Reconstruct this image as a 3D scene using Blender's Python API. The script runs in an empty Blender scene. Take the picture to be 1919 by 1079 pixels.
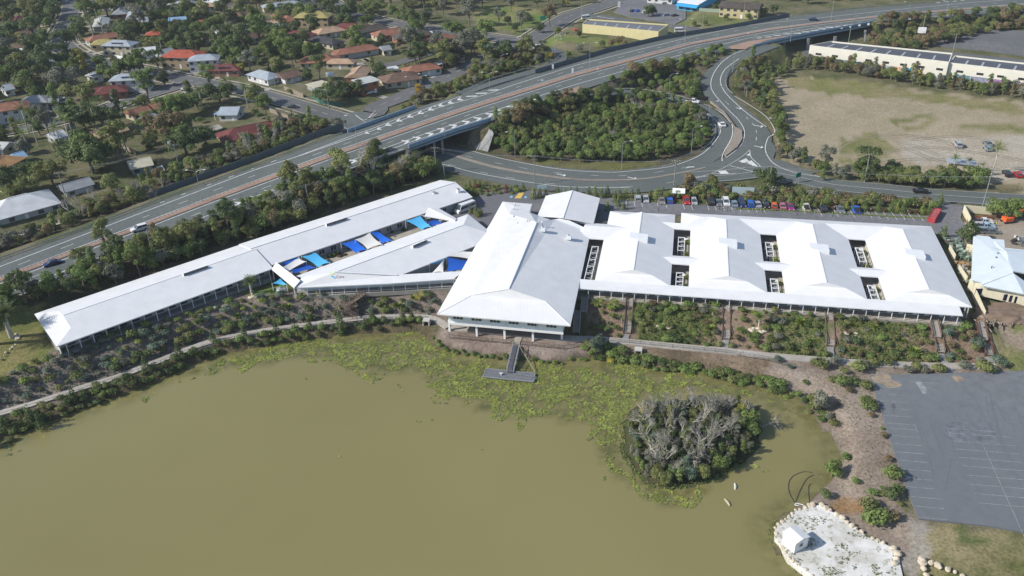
import bpy,math,random
import numpy as np
from mathutils import Vector,Matrix
SC=bpy.context.scene
COL=SC.collection
# camera, sky, sun, exposure
F,CX,CY,HC=1600.0,959.5,539.5,116.0
d=np.array([1055-CX,3280-CY,F]);d/=np.linalg.norm(d)
_up=-d
_y=np.array([0,0,1.0])-_up[2]*_up;_y/=np.linalg.norm(_y)
_x=np.cross(_y,_up)
R=np.array([_x,_y,_up])
cam=bpy.data.cameras.new('camera');co=bpy.data.objects.new('camera',cam);COL.objects.link(co)
cam.sensor_width=36;cam.lens=36*F/1919;cam.clip_start=1;cam.clip_end=9000
co.matrix_world=Matrix(((R[0][0],-R[0][1],-R[0][2],0),(R[1][0],-R[1][1],-R[1][2],0),(R[2][0],-R[2][1],-R[2][2],HC),(0,0,0,1)))
SC.camera=co
SUN_AZ,SUN_EL=12.0,35.0
wd=bpy.data.worlds.new('World');SC.world=wd;wd.use_nodes=True
nt=wd.node_tree;bg=nt.nodes['Background']
sky=nt.nodes.new('ShaderNodeTexSky');sky.sky_type='NISHITA';sky.sun_disc=False
sky.sun_elevation=math.radians(SUN_EL)
_a=math.radians(SUN_AZ)
sx,sy=-math.cos(_a),-math.sin(_a)
sky.sun_rotation=math.atan2(sx,sy)
sky.air_density=1.0;sky.dust_density=0.6;sky.ozone_density=1.2
nt.links.new(sky.outputs[0],bg.inputs[0]);bg.inputs[1].default_value=0.11
sl=bpy.data.lights.new('sun','SUN');so=bpy.data.objects.new('sun',sl);COL.objects.link(so)
sl.energy=4.0;sl.angle=math.radians(0.53);sl.color=(1.0,0.955,0.88)
ld=Vector((-sx*math.cos(math.radians(SUN_EL)),-sy*math.cos(math.radians(SUN_EL)),-math.sin(math.radians(SUN_EL))))
so.rotation_euler=ld.to_track_quat('-Z','Y').to_euler()
SC.view_settings.view_transform='Standard';SC.view_settings.look='None'
SC.view_settings.gamma=1;SC.view_settings.exposure=0.38
SC.view_settings.use_curve_mapping=False
SC.cycles.max_bounces=5;SC.cycles.diffuse_bounces=2;SC.cycles.glossy_bounces=2
SC.cycles.transparent_max_bounces=6;SC.cycles.use_denoising=True
SC.cycles.caustics_reflective=False;SC.cycles.caustics_refractive=False
FL=5.6
# survey helpers
def W(x,y,z=FL):
 """the point of the place at height z that the survey photograph shows at pixel x, y (1919x1079)"""
 r=R@np.array([(x-CX),(y-CY),F]);t=(z-HC)/r[2]
 return(r[0]*t,r[1]*t,z)
def PX(X,Y,Z):
 c=R.T@np.array([X,Y,Z-HC]);return CX+F*c[0]/c[2],CY+F*c[1]/c[2]
ORG=dict(A=(0,0),B=(480,0),C=(960,0),D=(1440,0),E=(0,270),F=(480,270),G=(960,270),H=(1440,270),I=(0,540),J=(480,540),K=(960,540),L=(1440,540),O=(1080,700),Q=(1440,810))
def T(t,*c):
 o=ORG[t];r=[(o[0]+c[i]/3.997,o[1]+c[i+1]/3.997)for i in range(0,len(c),2)]
 return r
def height_between(base,z0,top):
 """height of a vertical thing whose foot and head are seen at two pixels"""
 p=W(base[0],base[1],z0);lo,hi=0.3,40
 for _ in range(30):
  m=(lo+hi)/2
  if PX(p[0],p[1],z0+m)[1]>top[1]:lo=m
  else:hi=m
 return lo
def dens(poly,step):
 out=[]
 for a,b in zip(poly[:-1],poly[1:]):
  a=np.array(a,float);b=np.array(b,float);n=max(1,int(np.linalg.norm(b-a)/step))
  out+=[a+(b-a)*k/n for k in range(n)]
 return out+[np.array(poly[-1],float)]
def smooth(poly,step=3.0):
 """Catmull-Rom through world points, resampled"""
 P=[np.array(p,float)for p in poly];P=[2*P[0]-P[1]]+P+[2*P[-1]-P[-2]]
 out=[]
 for i in range(1,len(P)-2):
  a,b,c,e=P[i-1:i+3];n=max(2,int(np.linalg.norm(c-b)/step))
  for k in range(n):
   t=k/n
   out.append(.5*((2*b)+(-a+c)*t+(2*a-5*b+4*c-e)*t*t+(-a+3*b-3*c+e)*t**3))
 out.append(P[-2]);return out
def inpoly(X,Y,poly):
 X=np.asarray(X);Y=np.asarray(Y);r=np.zeros(X.shape,bool);n=len(poly)
 for i in range(n):
  x1,y1=poly[i][0],poly[i][1];x2,y2=poly[(i+1)%n][0],poly[(i+1)%n][1]
  if y1==y2:continue
  c=((y1>Y)!=(y2>Y))&(X<(x2-x1)*(Y-y1)/(y2-y1)+x1);r^=c
 return r
def wp(pts,z=FL):return[W(x,y,z)[:2]for x,y in pts]
# mesh helpers
class MB:
 def __init__(s):s.v=[];s.f=[];s.m=[]
 def poly(s,pts,mi=0):
  n=len(s.v);s.v+=[tuple(map(float,p))for p in pts];s.f.append(tuple(range(n,n+len(pts))));s.m.append(mi)
 def box(s,c,size,rz=0,mi=0,taper=1.0):
  cx,cy,cz=c;a,b,h=size[0]/2,size[1]/2,size[2]/2;ca,sa=math.cos(rz),math.sin(rz);n=len(s.v)
  for z,k in((-h,1.0),(h,taper)):
   for x,y in((-a,-b),(a,-b),(a,b),(-a,b)):
    x*=k;y*=k
    s.v.append((cx+x*ca-y*sa,cy+x*sa+y*ca,cz+z))
  for q in((0,3,2,1),(4,5,6,7),(0,1,5,4),(1,2,6,5),(2,3,7,6),(3,0,4,7)):
   s.f.append(tuple(n+i for i in q));s.m.append(mi)
 def bar(s,p,q,w,h=None,mi=0):
  p=Vector(p);q=Vector(q);t=(q-p).normalized();h=h or w
  u=t.cross(Vector((0,0,1)))
  if u.length<1e-3:u=Vector((1,0,0))
  u.normalize();v=u.cross(t);n=len(s.v)
  for e in(p,q):
   for a,b in((-1,-1),(1,-1),(1,1),(-1,1)):
    s.v.append(tuple(e+u*a*w/2+v*b*h/2))
  for qd in((0,3,2,1),(4,5,6,7),(0,1,5,4),(1,2,6,5),(2,3,7,6),(3,0,4,7)):
   s.f.append(tuple(n+i for i in qd));s.m.append(mi)
 def tube(s,pts,rad,k=6,mi=0,cap=True):
  rings=[]
  for i,p in enumerate(pts):
   a=Vector(pts[max(0,i-1)]);b=Vector(pts[min(len(pts)-1,i+1)]);t=(b-a).normalized()
   u=t.cross(Vector((0.1,0.2,1)));
   if u.length<1e-3:u=Vector((1,0,0))
   u.normalize();v=t.cross(u);r=rad[i]if hasattr(rad,'__len__')else rad;n=len(s.v);rings.append(n)
   for j in range(k):
    w=2*math.pi*j/k;s.v.append(tuple(Vector(p)+u*math.cos(w)*r+v*math.sin(w)*r))
  for a,b in zip(rings[:-1],rings[1:]):
   for j in range(k):
    s.f.append((a+j,a+(j+1)%k,b+(j+1)%k,b+j));s.m.append(mi)
  if cap:
   s.f.append(tuple(rings[-1]+j for j in range(k)));s.m.append(mi)
 def prism(s,poly,z0,z1,mi=0,top=None):
  n=len(poly);a=sum(poly[i][0]*poly[(i+1)%n][1]-poly[(i+1)%n][0]*poly[i][1]for i in range(n))
  if a<0:poly=poly[::-1]
  s.poly([(p[0],p[1],z1)for p in poly],mi if top is None else top)
  for i in range(n):
   p,q=poly[i],poly[(i+1)%n];s.poly([(p[0],p[1],z0),(q[0],q[1],z0),(q[0],q[1],z1),(p[0],p[1],z1)],mi)
 def mesh(s,name,mats,smooth=False):
  me=bpy.data.meshes.new(name);me.from_pydata(s.v,[],s.f)
  if not isinstance(mats,(list,tuple)):mats=[mats]
  for m in mats:me.materials.append(m)
  if len(mats)>1:me.polygons.foreach_set('material_index',s.m)
  if smooth:me.polygons.foreach_set('use_smooth',[True]*len(s.f))
  me.update();return me
 def build(s,name,mats,parent=None,loc=(0,0,0),rz=0,smooth=False,**tags):
  return link(name,s.mesh(name,mats,smooth),parent,loc,rz,**tags)
def link(name,data,parent=None,loc=(0,0,0),rz=0,**tags):
 o=bpy.data.objects.new(name,data);COL.objects.link(o)
 o.location=loc;o.rotation_euler=(0,0,rz)
 if parent:o.parent=parent
 for k,v in tags.items():
  if v is not None:o[k]=v
 return o
def thing(name,label,cat,loc=(0,0,0),rz=0,group=None):
 return link(name,None,None,loc,rz,label=label,category=cat,group=group)
def copy_thing(root,loc,rz=0,label=None,scale=None,swap=None):
 """copy of a thing with its parts and sub-parts; mesh data is shared"""
 r=root.copy();COL.objects.link(r);r.location=loc;r.rotation_euler=(0,0,rz)
 if label:r['label']=label
 if scale is not None:r.scale=scale if hasattr(scale,'__len__')else(scale,)*3
 for ch in root.children:
  c=ch.copy();COL.objects.link(c);c.parent=r
  for g in ch.children:
   e=g.copy();COL.objects.link(e);e.parent=c
 return r
# materials
_mc={}
def mat(name,col,rough=.7,var=0.0,scale=1.0,spec=.3,metal=0.0,bump=0.0,col2=None,objvar=0.0,detail=4,trans=0.0):
 if name in _mc:return _mc[name]
 m=bpy.data.materials.new(name);_mc[name]=m;m.use_nodes=True;n=m.node_tree;b=n.nodes['Principled BSDF']
 b.inputs['Roughness'].default_value=rough;b.inputs['Specular IOR Level'].default_value=spec;b.inputs['Metallic'].default_value=metal
 c=(*col,1);b.inputs['Base Color'].default_value=c
 src=None
 if var or col2 or bump:
  tc=n.nodes.new('ShaderNodeTexCoord');no=n.nodes.new('ShaderNodeTexNoise');no.inputs['Scale'].default_value=scale
  no.inputs['Detail'].default_value=detail;n.links.new(tc.outputs['Object'],no.inputs['Vector'])
  rp=n.nodes.new('ShaderNodeValToRGB');e=rp.color_ramp.elements
  k1,k2=max(0,1-var),1+var;c2=col2 or col
  e[0].position=.32;e[1].position=.68
  e[0].color=(col[0]*k1,col[1]*k1,col[2]*k1,1);e[1].color=(c2[0]*k2,c2[1]*k2,c2[2]*k2,1)
  n.links.new(no.outputs['Fac'],rp.inputs['Fac']);src=rp.outputs['Color']
  n.links.new(src,b.inputs['Base Color'])
  if bump:
   bp=n.nodes.new('ShaderNodeBump');bp.inputs['Strength'].default_value=bump;bp.inputs['Distance'].default_value=.1
   n.links.new(no.outputs['Fac'],bp.inputs['Height']);n.links.new(bp.outputs[0],b.inputs['Normal'])
 if objvar:
  oi=n.nodes.new('ShaderNodeObjectInfo');hs=n.nodes.new('ShaderNodeHueSaturation')
  mr=n.nodes.new('ShaderNodeMapRange');mr.inputs['To Min'].default_value=1-objvar;mr.inputs['To Max'].default_value=1+objvar
  mh=n.nodes.new('ShaderNodeMapRange');mh.inputs['To Min'].default_value=.5-objvar*.03;mh.inputs['To Max'].default_value=.5+objvar*.06
  ml=n.nodes.new('ShaderNodeMath');ml.operation='FRACT';mm=n.nodes.new('ShaderNodeMath');mm.operation='MULTIPLY';mm.inputs[1].default_value=7.31
  n.links.new(oi.outputs['Random'],mr.inputs['Value']);n.links.new(oi.outputs['Random'],mm.inputs[0]);n.links.new(mm.outputs[0],ml.inputs[0])
  n.links.new(ml.outputs[0],mh.inputs['Value']);n.links.new(mr.outputs[0],hs.inputs['Value']);n.links.new(mh.outputs[0],hs.inputs['Hue'])
  if src:n.links.new(src,hs.inputs['Color'])
  else:hs.inputs['Color'].default_value=c
  n.links.new(hs.outputs[0],b.inputs['Base Color'])
 if trans:
  lo=n.nodes['Material Output'];tr=n.nodes.new('ShaderNodeBsdfTranslucent');ms=n.nodes.new('ShaderNodeMixShader');ms.inputs[0].default_value=trans
  l0=b.inputs['Base Color'].links;n.links.new(l0[0].from_socket,tr.inputs['Color']);n.links.new(b.outputs[0],ms.inputs[1]);n.links.new(tr.outputs[0],ms.inputs[2]);n.links.new(ms.outputs[0],lo.inputs['Surface'])
 return m
def two_scale(name,c1,c2,c3,s1,s2,rough=.9,spec=.2,bump=.0):
 """surface with a broad patchy noise and a fine grain"""
 if name in _mc:return _mc[name]
 m=bpy.data.materials.new(name);_mc[name]=m;m.use_nodes=True;n=m.node_tree;b=n.nodes['Principled BSDF']
 b.inputs['Roughness'].default_value=rough;b.inputs['Specular IOR Level'].default_value=spec
 tc=n.nodes.new('ShaderNodeTexCoord')
 def noise(s,det=5):
  q=n.nodes.new('ShaderNodeTexNoise');q.inputs['Scale'].default_value=s;q.inputs['Detail'].default_value=det
  q.inputs['Roughness'].default_value=.62
  n.links.new(tc.outputs['Object'],q.inputs['Vector']);return q
 n1,n2=noise(s1),noise(s2,3)
 rp=n.nodes.new('ShaderNodeValToRGB');e=rp.color_ramp.elements;e[0].position=.38;e[1].position=.62
 e[0].color=(*c1,1);e[1].color=(*c2,1)
 mx=n.nodes.new('ShaderNodeMixRGB');mx.inputs['Color2'].default_value=(*c3,1)
 r2=n.nodes.new('ShaderNodeMapRange');r2.inputs['From Min'].default_value=.42;r2.inputs['From Max'].default_value=.7
 n.links.new(n1.outputs['Fac'],rp.inputs['Fac']);n.links.new(n2.outputs['Fac'],r2.inputs['Value'])
 n.links.new(r2.outputs[0],mx.inputs['Fac']);n.links.new(rp.outputs[0],mx.inputs['Color1']);n.links.new(mx.outputs[0],b.inputs['Base Color'])
 if bump:
  bp=n.nodes.new('ShaderNodeBump');bp.inputs['Strength'].default_value=bump;bp.inputs['Distance'].default_value=.15
  n.links.new(n2.outputs['Fac'],bp.inputs['Height']);n.links.new(bp.outputs[0],b.inputs['Normal'])
 return m
def roof_mat(name,col,period=.8,rough=.45,amp=.25,var=.06,axis='X'):
 """sheet metal or tiles: ribs as fine relief, a little weathering"""
 if name in _mc:return _mc[name]
 m=bpy.data.materials.new(name);_mc[name]=m;m.use_nodes=True;n=m.node_tree;b=n.nodes['Principled BSDF']
 b.inputs['Roughness'].default_value=rough;b.inputs['Specular IOR Level'].default_value=.3
 tc=n.nodes.new('ShaderNodeTexCoord');wv=n.nodes.new('ShaderNodeTexWave');wv.bands_direction=axis
 wv.inputs['Scale'].default_value=1/period/3.14;wv.inputs['Distortion'].default_value=.0
 no=n.nodes.new('ShaderNodeTexNoise');no.inputs['Scale'].default_value=.35;no.inputs['Detail'].default_value=6
 n.links.new(tc.outputs['Object'],wv.inputs['Vector']);n.links.new(tc.outputs['Object'],no.inputs['Vector'])
 rp=n.nodes.new('ShaderNodeValToRGB');e=rp.color_ramp.elements;e[0].position=.3;e[1].position=.7
 e[0].color=tuple(c*(1-var)for c in col)+(1,);e[1].color=tuple(min(1,c*(1+var))for c in col)+(1,)
 n.links.new(no.outputs['Fac'],rp.inputs['Fac'])
 mx=n.nodes.new('ShaderNodeMixRGB');mx.blend_type='MULTIPLY';mx.inputs['Color2'].default_value=(.965,.965,.965,1)
 n.links.new(wv.outputs['Fac'],mx.inputs['Fac']);n.links.new(rp.outputs[0],mx.inputs['Color1']);n.links.new(mx.outputs[0],b.inputs['Base Color'])
 bp=n.nodes.new('ShaderNodeBump');bp.inputs['Strength'].default_value=amp;bp.inputs['Distance'].default_value=.03
 n.links.new(wv.outputs['Fac'],bp.inputs['Height']);n.links.new(bp.outputs[0],b.inputs['Normal'])
 return m
M_white=mat('white_paint',(.78,.79,.8),.5,.04,.6)
M_roof=roof_mat('white_roof_sheet',(.70,.70,.705),.76,.62,.07,.045)
M_asph=two_scale('road_asphalt',(.112,.127,.120),(.136,.149,.141),(.100,.112,.108),.03,.9,.85)
M_asph2=two_scale('old_street_asphalt',(.12,.125,.125),(.15,.153,.152),(.108,.112,.113),.05,.8,.88)
M_lot=two_scale('car_park_asphalt',(.152,.162,.173),(.176,.185,.195),(.138,.147,.158),.03,.7,.85)
M_drive=two_scale('driveway_asphalt',(.15,.152,.158),(.20,.20,.205),(.13,.13,.14),.06,.9,.85)
M_brick=two_scale('red_brick_median',(.32,.215,.165),(.39,.27,.21),(.26,.175,.135),.2,2.5,.9)
M_tanbrick=two_scale('tan_paved_island',(.27,.23,.185),(.33,.285,.235),(.22,.185,.15),.2,2.0,.9)
M_line=mat('road_paint',(.62,.62,.60),.7,.15,1.5)
M_fline=mat('faded_paint',(.20,.21,.22),.8,.05,1.6,col2=(.36,.37,.37))
M_conc=two_scale('pale_concrete',(.36,.33,.285),(.45,.42,.37),(.31,.28,.25),.15,1.5,.9)
M_concd=two_scale('grey_concrete',(.24,.24,.235),(.32,.32,.31),(.2,.2,.2),.15,1.0,.9)
M_metal=mat('galvanised_steel',(.38,.40,.41),.45,.1,2,metal=.4)
M_dark=mat('dark_metal',(.03,.03,.035),.5)
M_glass=mat('window_glass',(.05,.065,.08),.08,spec=.6)
M_timber=mat('weathered_timber',(.16,.12,.095),.85,.25,3)
M_trunk=mat('bark',(.17,.14,.115),.9,.25,2)
M_paleb=mat('pale_bark',(.42,.39,.34),.9,.2,2)
M_rub=mat('tyre_rubber',(.02,.02,.02),.8)
# surveyed lines (pixels of the photograph)
def YX(pts):
 xs,ys=zip(*pts);return lambda x:float(np.interp(x,xs,ys))
def ext(pts):
 a,b,c,e=pts[0],pts[1],pts[-2],pts[-1]
 s1=(b[1]-a[1])/(b[0]-a[0]);s2=(e[1]-c[1])/(e[0]-c[0])
 return[(a[0]-400,a[1]-400*s1)]+pts+[(e[0]+300,e[1]+300*s2)]
FE=ext([(-60,508),(0,487),(155,431),(318,369),(480,311),(612,260),(650,249),(789,199),(862,178),(900,170),(966,149),(1036,128),(1140,97),(1235,75),(1300,64),(1374,52),(1475,32),(1600,17),(1728,7),(1829,-2),(1960,-12)])
NE=ext([(-60,592),(0,568),(74,541),(240,477),(400,413),(467,386),(597,336),(660,316),(721,293),(765,278),(860,244),(922,226),(975,203),(1032,180),(1100,165),(1172,142),(1285,108),(1360,92),(1411,88),(1481,71),(1540,60),(1647,41),(1760,35),(1900,24),(1960,19)])
FWL=ext([(-60,522),(0,500),(184,430),(480,317.5),(553,295),(650,261.6),(709,241),(746,227.5),(790,212),(840,196),(884,185),(917,175),(966,158),(1080,122),(1300,68),(1404,47),(1540,33),(1680,18),(1829,4),(1960,-5)])
MF=ext([(-60,541),(0,519),(236,430),(400,367.5),(640,279),(860,204),(1080,135),(1282,82),(1440,53),(1540,41),(1680,25.5),(1906,7.5),(1960,3)])
MB1=ext([(-60,543),(0,521),(240,431.5),(400,369),(640,281.5),(860,206),(1080,137),(1300,79.5),(1440,54),(1540,41.5),(1680,26.5),(1906,8.5),(1960,4)])
MB2=ext([(-60,550),(0,528),(240,437.5),(400,376),(640,288),(860,212),(1080,142),(1300,83),(1440,57),(1540,44),(1680,29),(1906,10.5),(1960,6)])
NW=ext([(-60,554),(0,532),(240,441),(400,379),(640,291),(860,215),(1080,145),(1300,86),(1440,59.5),(1540,46),(1680,31),(1906,12.5),(1960,8)])
NL1=ext([(-60,577),(0,555),(240,462),(400,400),(519,352),(563,335.6),(622,314),(650,304),(709,282),(775,258.6),(813,245),(860,230),(884,219.5),(935,204.6),(1007,181),(1080,158),(1300,96),(1404,71),(1481,60),(1540,51),(1740,32),(1790,27.5),(1903,15),(1960,11)])
NL2=[(400,402),(519,355),(570,337),(622,319),(660,306),(709,289),(775,264),(813,252.7),(860,237),(884,229),(923,218),(979,198)]
CU=[(553,295),(650,258),(709,237),(746,222),(804,202),(860,181.5),(868,179)]
SH=[(-60,588),(0,566),(74,538.5),(240,474),(400,410.5),(467,383),(597,333.5),(660,314),(721,291),(765,276)]
ZF=lambda x:float(np.interp(x,[-500,300,500,650,1500,1960,2300],[8.0,8.4,10.0,12.0,12.0,10.0,9.0]))
LAKE=[(-260,905),(-120,865),(0,832),(25,818),(55,805),(100,785),(155,765),(200,747),(250,732),(325,695),(410,660),(480,648),(555,638),(655,623),(730,619),(780,618),(805,634),(830,650),(890,662),(947,668),(990,672),(1052,676),(1095,667),(1135,668),(1195,672),(1235,688),(1310,690),(1360,700),(1385,712),(1440,725),(1490,742),(1515,765),(1540,800),(1557,815),(1575,835),(1575,860),(1557,902),(1540,925),(1517,942),(1487,957),(1455,982),(1450,1000),(1465,1030),(1520,1079),(1560,1115),(1590,1300)]
ISL=[(1165,792),(1167,850),(1187,885),(1215,907),(1260,915),(1300,910),(1335,897),(1392,865),(1422,840),(1425,795),(1420,765),(1375,750),(1305,748),(1220,750),(1185,765)]
PATH=[(-300,868),(-120,808),(0,774),(75,752),(150,727),(225,704),(300,675),(387,642),(480,622),(555,611),(642,600),(705,594),(790,593),(820,600),(841,613)]
PATH2=[(841,613),(870,615),(983,626),(1055,633),(1140,637),(1260,648),(1360,657),(1440,666),(1565,676),(1640,681),(1715,684),(1870,687)]
ART_F=[(560,175),(640,205),(720,240),(800,262),(885,283),(920,292.5),(987,307),(1037,315),(1140,323),(1210,319),(1260,308),(1294,292),(1324,277),(1338,262),(1342,245)]
ART_N=[(560,215),(640,240),(740,283),(826,309),(903,330),(1028,351),(1100,355),(1200,355),(1262,350),(1310,345),(1400,342),(1440,345),(1490,347),(1565,360),(1672,366),(1750,375),(1919,383),(2100,392)]
lake_w=wp(LAKE,0)+[(60,-300),(-300,-300),(-300,60)]
isl_w=wp(ISL,0)
CTRL=[]
def ctl(pts,z,off=0):
 for p in dens(pts,28):CTRL.append((*W(p[0],p[1],z)[:2],z+off))
ctl(LAKE,0.0)
for x,y in[(-200,1000),(200,900),(500,800),(800,800),(1000,900),(600,1000),(1100,750),(900,720),(700,680),(1300,1000),(1480,830),(500,700),(1100,860)]:CTRL.append((*W(x,y,0)[:2],-1.6))
for x,y in[(1295,830),(1240,800),(1350,790),(1250,870),(1330,860),(1300,780),(1380,820),(1200,830)]:CTRL.append((*W(x,y,0)[:2],0.9))
ctl(ISL,0.0);ctl([ISL[-1],ISL[0]],0)
ctl(PATH,1.8);ctl(PATH2,1.8)
ctl([(830,640),(870,645),(960,655),(1040,658),(1090,648)],1.5)
ctl([(-150,745),(-20,702),(60,670),(110,658)],4.6)
ctl([(120,668),(250,622),(430,560),(520,552),(700,556),(820,548)],5.3)
ctl([(1110,565),(1300,578),(1500,598),(1700,618),(1850,628)],5.2)
def slope(top,bot,zt,zb):
 n_=34;f=lambda L_,z:np.array([W(np.interp(k,range(len(L_)),[q[0]for q in L_]),np.interp(k,range(len(L_)),[q[1]for q in L_]),z)[:2]for k in np.linspace(0,len(L_)-1,n_)])
 A_,B_=f(top,zt),f(bot,zb)
 for t in(.12,.3,.5,.7,.88):
  for a,b_ in zip(A_,B_):q=a*(1-t)+b_*t;CTRL.append((q[0],q[1],zt*(1-t)+zb*t))
slope([(1090,560),(1300,576),(1500,594),(1700,612),(1850,622)],[(1090,636),(1260,646),(1440,664),(1640,679),(1860,684)],5.3,1.85)
slope([(110,662),(250,622),(430,562),(560,554),(700,556),(815,548)],[(190,712),(300,672),(440,628),(600,604),(705,591),(810,592)],5.2,1.85)
CTRL+=[(0,180,1.8),(-8,182,1.8),(8,178,1.8),(-13,180,1.9),(-3,193,5.0),(8,190,4.9),(15,190,5.0),(17,177,3.0),(-12,192,4.8),(15,171,1.9)]
ctl([(1640,710),(1780,705),(1919,700),(2200,690)],2.2);ctl([(1720,960),(1800,820),(1919,850),(1919,1000),(2300,900),(1800,900),(2300,1100)],2.2)
ctl([(1620,800),(1640,900),(1660,960),(1600,740)],1.9);ctl([(1500,980),(1560,1000),(1620,1050),(1540,1060)],1.3);ctl([(1700,1040),(1850,1060),(1800,1200)],2.0)
ctl([(1880,600),(1919,610),(2100,620)],5.0);ctl([(1890,660),(1919,665),(2100,670)],2.6)
for X in range(-900,901,60):
 for Y in range(280,1200,60):
  px,py=PX(X,Y,FL)
  if py<520:CTRL.append((X,Y,FL))
for x,y in[(60,610),(250,545),(420,480),(600,420),(760,360),(600,480),(800,420),(1000,400),(1300,500),(1600,520),(1150,470),(1800,520),(1830,470),(1300,390),(1700,395),(-100,660)]:CTRL.append((*W(x,y,FL)[:2],FL))
BR=lambda x:648<x<925 or 1425<x<1645
yFE,yNE=YX(FE),YX(NE)
for x in range(-400,2240,30):
 z=ZF(x)
 for y,s in((yFE(x),1),(yNE(x),-1)):
  p=np.array(W(x,y,z));q=np.array(W(x,y-10*s,z));dr=(q-p);dr/=np.linalg.norm(dr)
  if not BR(x)and not(x>925 and x<1430 and s<0):
   CTRL.append((p[0],p[1],z-.3));p2=p+dr*3;CTRL.append((p2[0],p2[1],z-.5))
  far=p+dr*(10+(z-FL)*.8);CTRL.append((far[0],far[1],FL+.2))
for x,y,z in[(1040,184,11.5),(1130,160,11.5),(1220,135,11),(1330,105,11.5),(1200,172,9.8),(1260,180,9),(1300,150,9.5),(1330,190,7.8),(1250,155,9.6),(1310,120,10.5),(1350,100,11.5),(1000,240,7.5),(1100,230,7.0),(1200,225,6.8),(1280,230,6.6),(960,260,7.5),(1100,290,5.8),(1000,290,5.8),(1200,295,5.8),(950,235,9),(1040,210,8.5),(1430,150,6),(1400,160,6.5),(1440,200,5.8),(1470,160,FL),(1470,260,FL)]:
 CTRL.append((*W(x,y,z)[:2],z))
CT=np.array(CTRL,np.float32)
FLAT=[]
def h_raw(X,Y):
 X=np.asarray(X,np.float32).ravel();Y=np.asarray(Y,np.float32).ravel();out=np.empty(X.size,np.float32)
 for i in range(0,X.size,4000):
  d2=(X[i:i+4000,None]-CT[None,:,0])**2+(Y[i:i+4000,None]-CT[None,:,1])**2+1.5
  w=1/(d2*d2);out[i:i+4000]=(w*CT[None,:,2]).sum(1)/w.sum(1)
 return out
def h_full(X,Y):
 X=np.asarray(X,np.float32).ravel();Y=np.asarray(Y,np.float32).ravel();z=h_raw(X,Y)
 if FLAT:
  S=np.concatenate([np.c_[f[0],np.full(len(f[0]),f[1])]for f in FLAT]).astype(np.float32)
  for i in range(0,X.size,4000):
   dd=np.sqrt((X[i:i+4000,None]-S[None,:,0])**2+(Y[i:i+4000,None]-S[None,:,1])**2)-S[None,:,3]
   k=dd.argmin(1);dm=dd[np.arange(len(k)),k];t=np.clip((dm-1.6)/5.0,0,1)
   z[i:i+4000]=(S[k,2]-.28)*(1-t)+z[i:i+4000]*t
 return z
def hz(x,y):return float(h_full([x],[y])[0])
def G(px,py,z=FL):
 """ground point seen at a pixel"""
 for _ in range(9):
  p=W(px,py,z);z+=.7*(hz(p[0],p[1])-z)
 return(p[0],p[1],z)
def GM(P):
 """many at once"""
 P=np.array(P,float);r=(R@np.stack([P[:,0]-CX,P[:,1]-CY,np.full(len(P),F)]));z=np.full(len(P),FL)
 for _ in range(9):
  t=(z-HC)/r[2];X,Y=r[0]*t,r[1]*t;z=z+.7*(h_full(X,Y)-z)
 return np.c_[X,Y,z]
# roads: ribbons with a small skirt
def strip(name,L,Rr,m,skirt=.5,**tags):
 mb=MB();n=len(L)
 for i in range(n-1):
  mb.poly([Rr[i],Rr[i+1],L[i+1],L[i]])
 if skirt:
  for E_ in(L,Rr):
   for i in range(n-1):
    a,b=E_[i],E_[i+1];mb.poly([a,b,(b[0],b[1],b[2]-skirt),(a[0],a[1],a[2]-skirt)])
 return mb.build(name,m,**tags)
def offset(C,w):
 C=np.array(C);t=np.gradient(C[:,:2],axis=0);t/=np.linalg.norm(t,axis=1)[:,None]+1e-9;nrm=np.c_[-t[:,1],t[:,0],np.zeros(len(C))]
 w=np.asarray(w);w=w[:,None]if w.ndim else w
 return C+nrm*w
RIB=[]
def ribbon(name,cpx,width,m,z=FL,dz=.05,flat=True,zs=None,skirt=.5,kind='structure',step=3,**tags):
 if zs is None:zs=[z]*len(cpx)
 C=np.array(smooth([W(x,y,zz)for(x,y),zz in zip(cpx,zs)],step));C[:,2]+=dz;RIB.append((C.copy(),width/2))
 if flat:FLAT.append((C-[0,0,dz],width/2))
 strip(name,offset(C,width/2),offset(C,-width/2),m,skirt,kind=kind,**tags);return C
def paint(name,C,off,w,m,dash=None,dz=.03,mb=None):
 """painted line parallel to a centre line"""
 C=np.array(C);A,B=offset(C,off+w/2),offset(C,off-w/2);A[:,2]+=dz;B[:,2]+=dz
 own=mb is None;mb=mb or MB();s=0
 for i in range(len(C)-1):
  s+=np.linalg.norm(C[i+1]-C[i])
  if dash and(s%dash[1])>dash[0]:continue
  mb.poly([B[i],B[i+1],A[i+1],A[i]])
 return mb
def line_px(mb,pts,w,zf,dz=.09,dash=None,step=1.0):
 C=np.array(smooth([W(x,y,zf(x)if callable(zf)else zf)for x,y in pts],step));C[:,2]+=dz
 paint('',C,0,w,None,dash,0,mb)
ST={}
ST['curve']=ribbon('street',T('A',520,-60,530,60,500,160,462,240,470,320,540,385,640,430,850,485,1080,530,1300,580,1600,635,1918,700)+T('B',250,770,450,830,620,880),10,M_asph2,label='asphalt street curving round the suburb to the freeway bridge')
ST['side']=ribbon('street',T('A',1450,610,1300,655,1100,715,900,775,700,840,450,900,200,960,-200,1020),8,M_asph2,dz=.035,label='side street with dashed median leaving the curved street')
ST['slip']=ribbon('street',[(630,222),(700,212)]+T('B',900,800,1080,730,1250,650,1400,590,1560,510,1750,410,1900,350),10,M_asph2,dz=.065,label='street running between the corner houses and the freeway')
ST['top']=ribbon('street',T('B',430,-60,560,20,700,80,860,140,1100,185,1500,245,1918,300)+T('C',60,310),10,M_asph2,label='street running along the trees behind the suburb')
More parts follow.
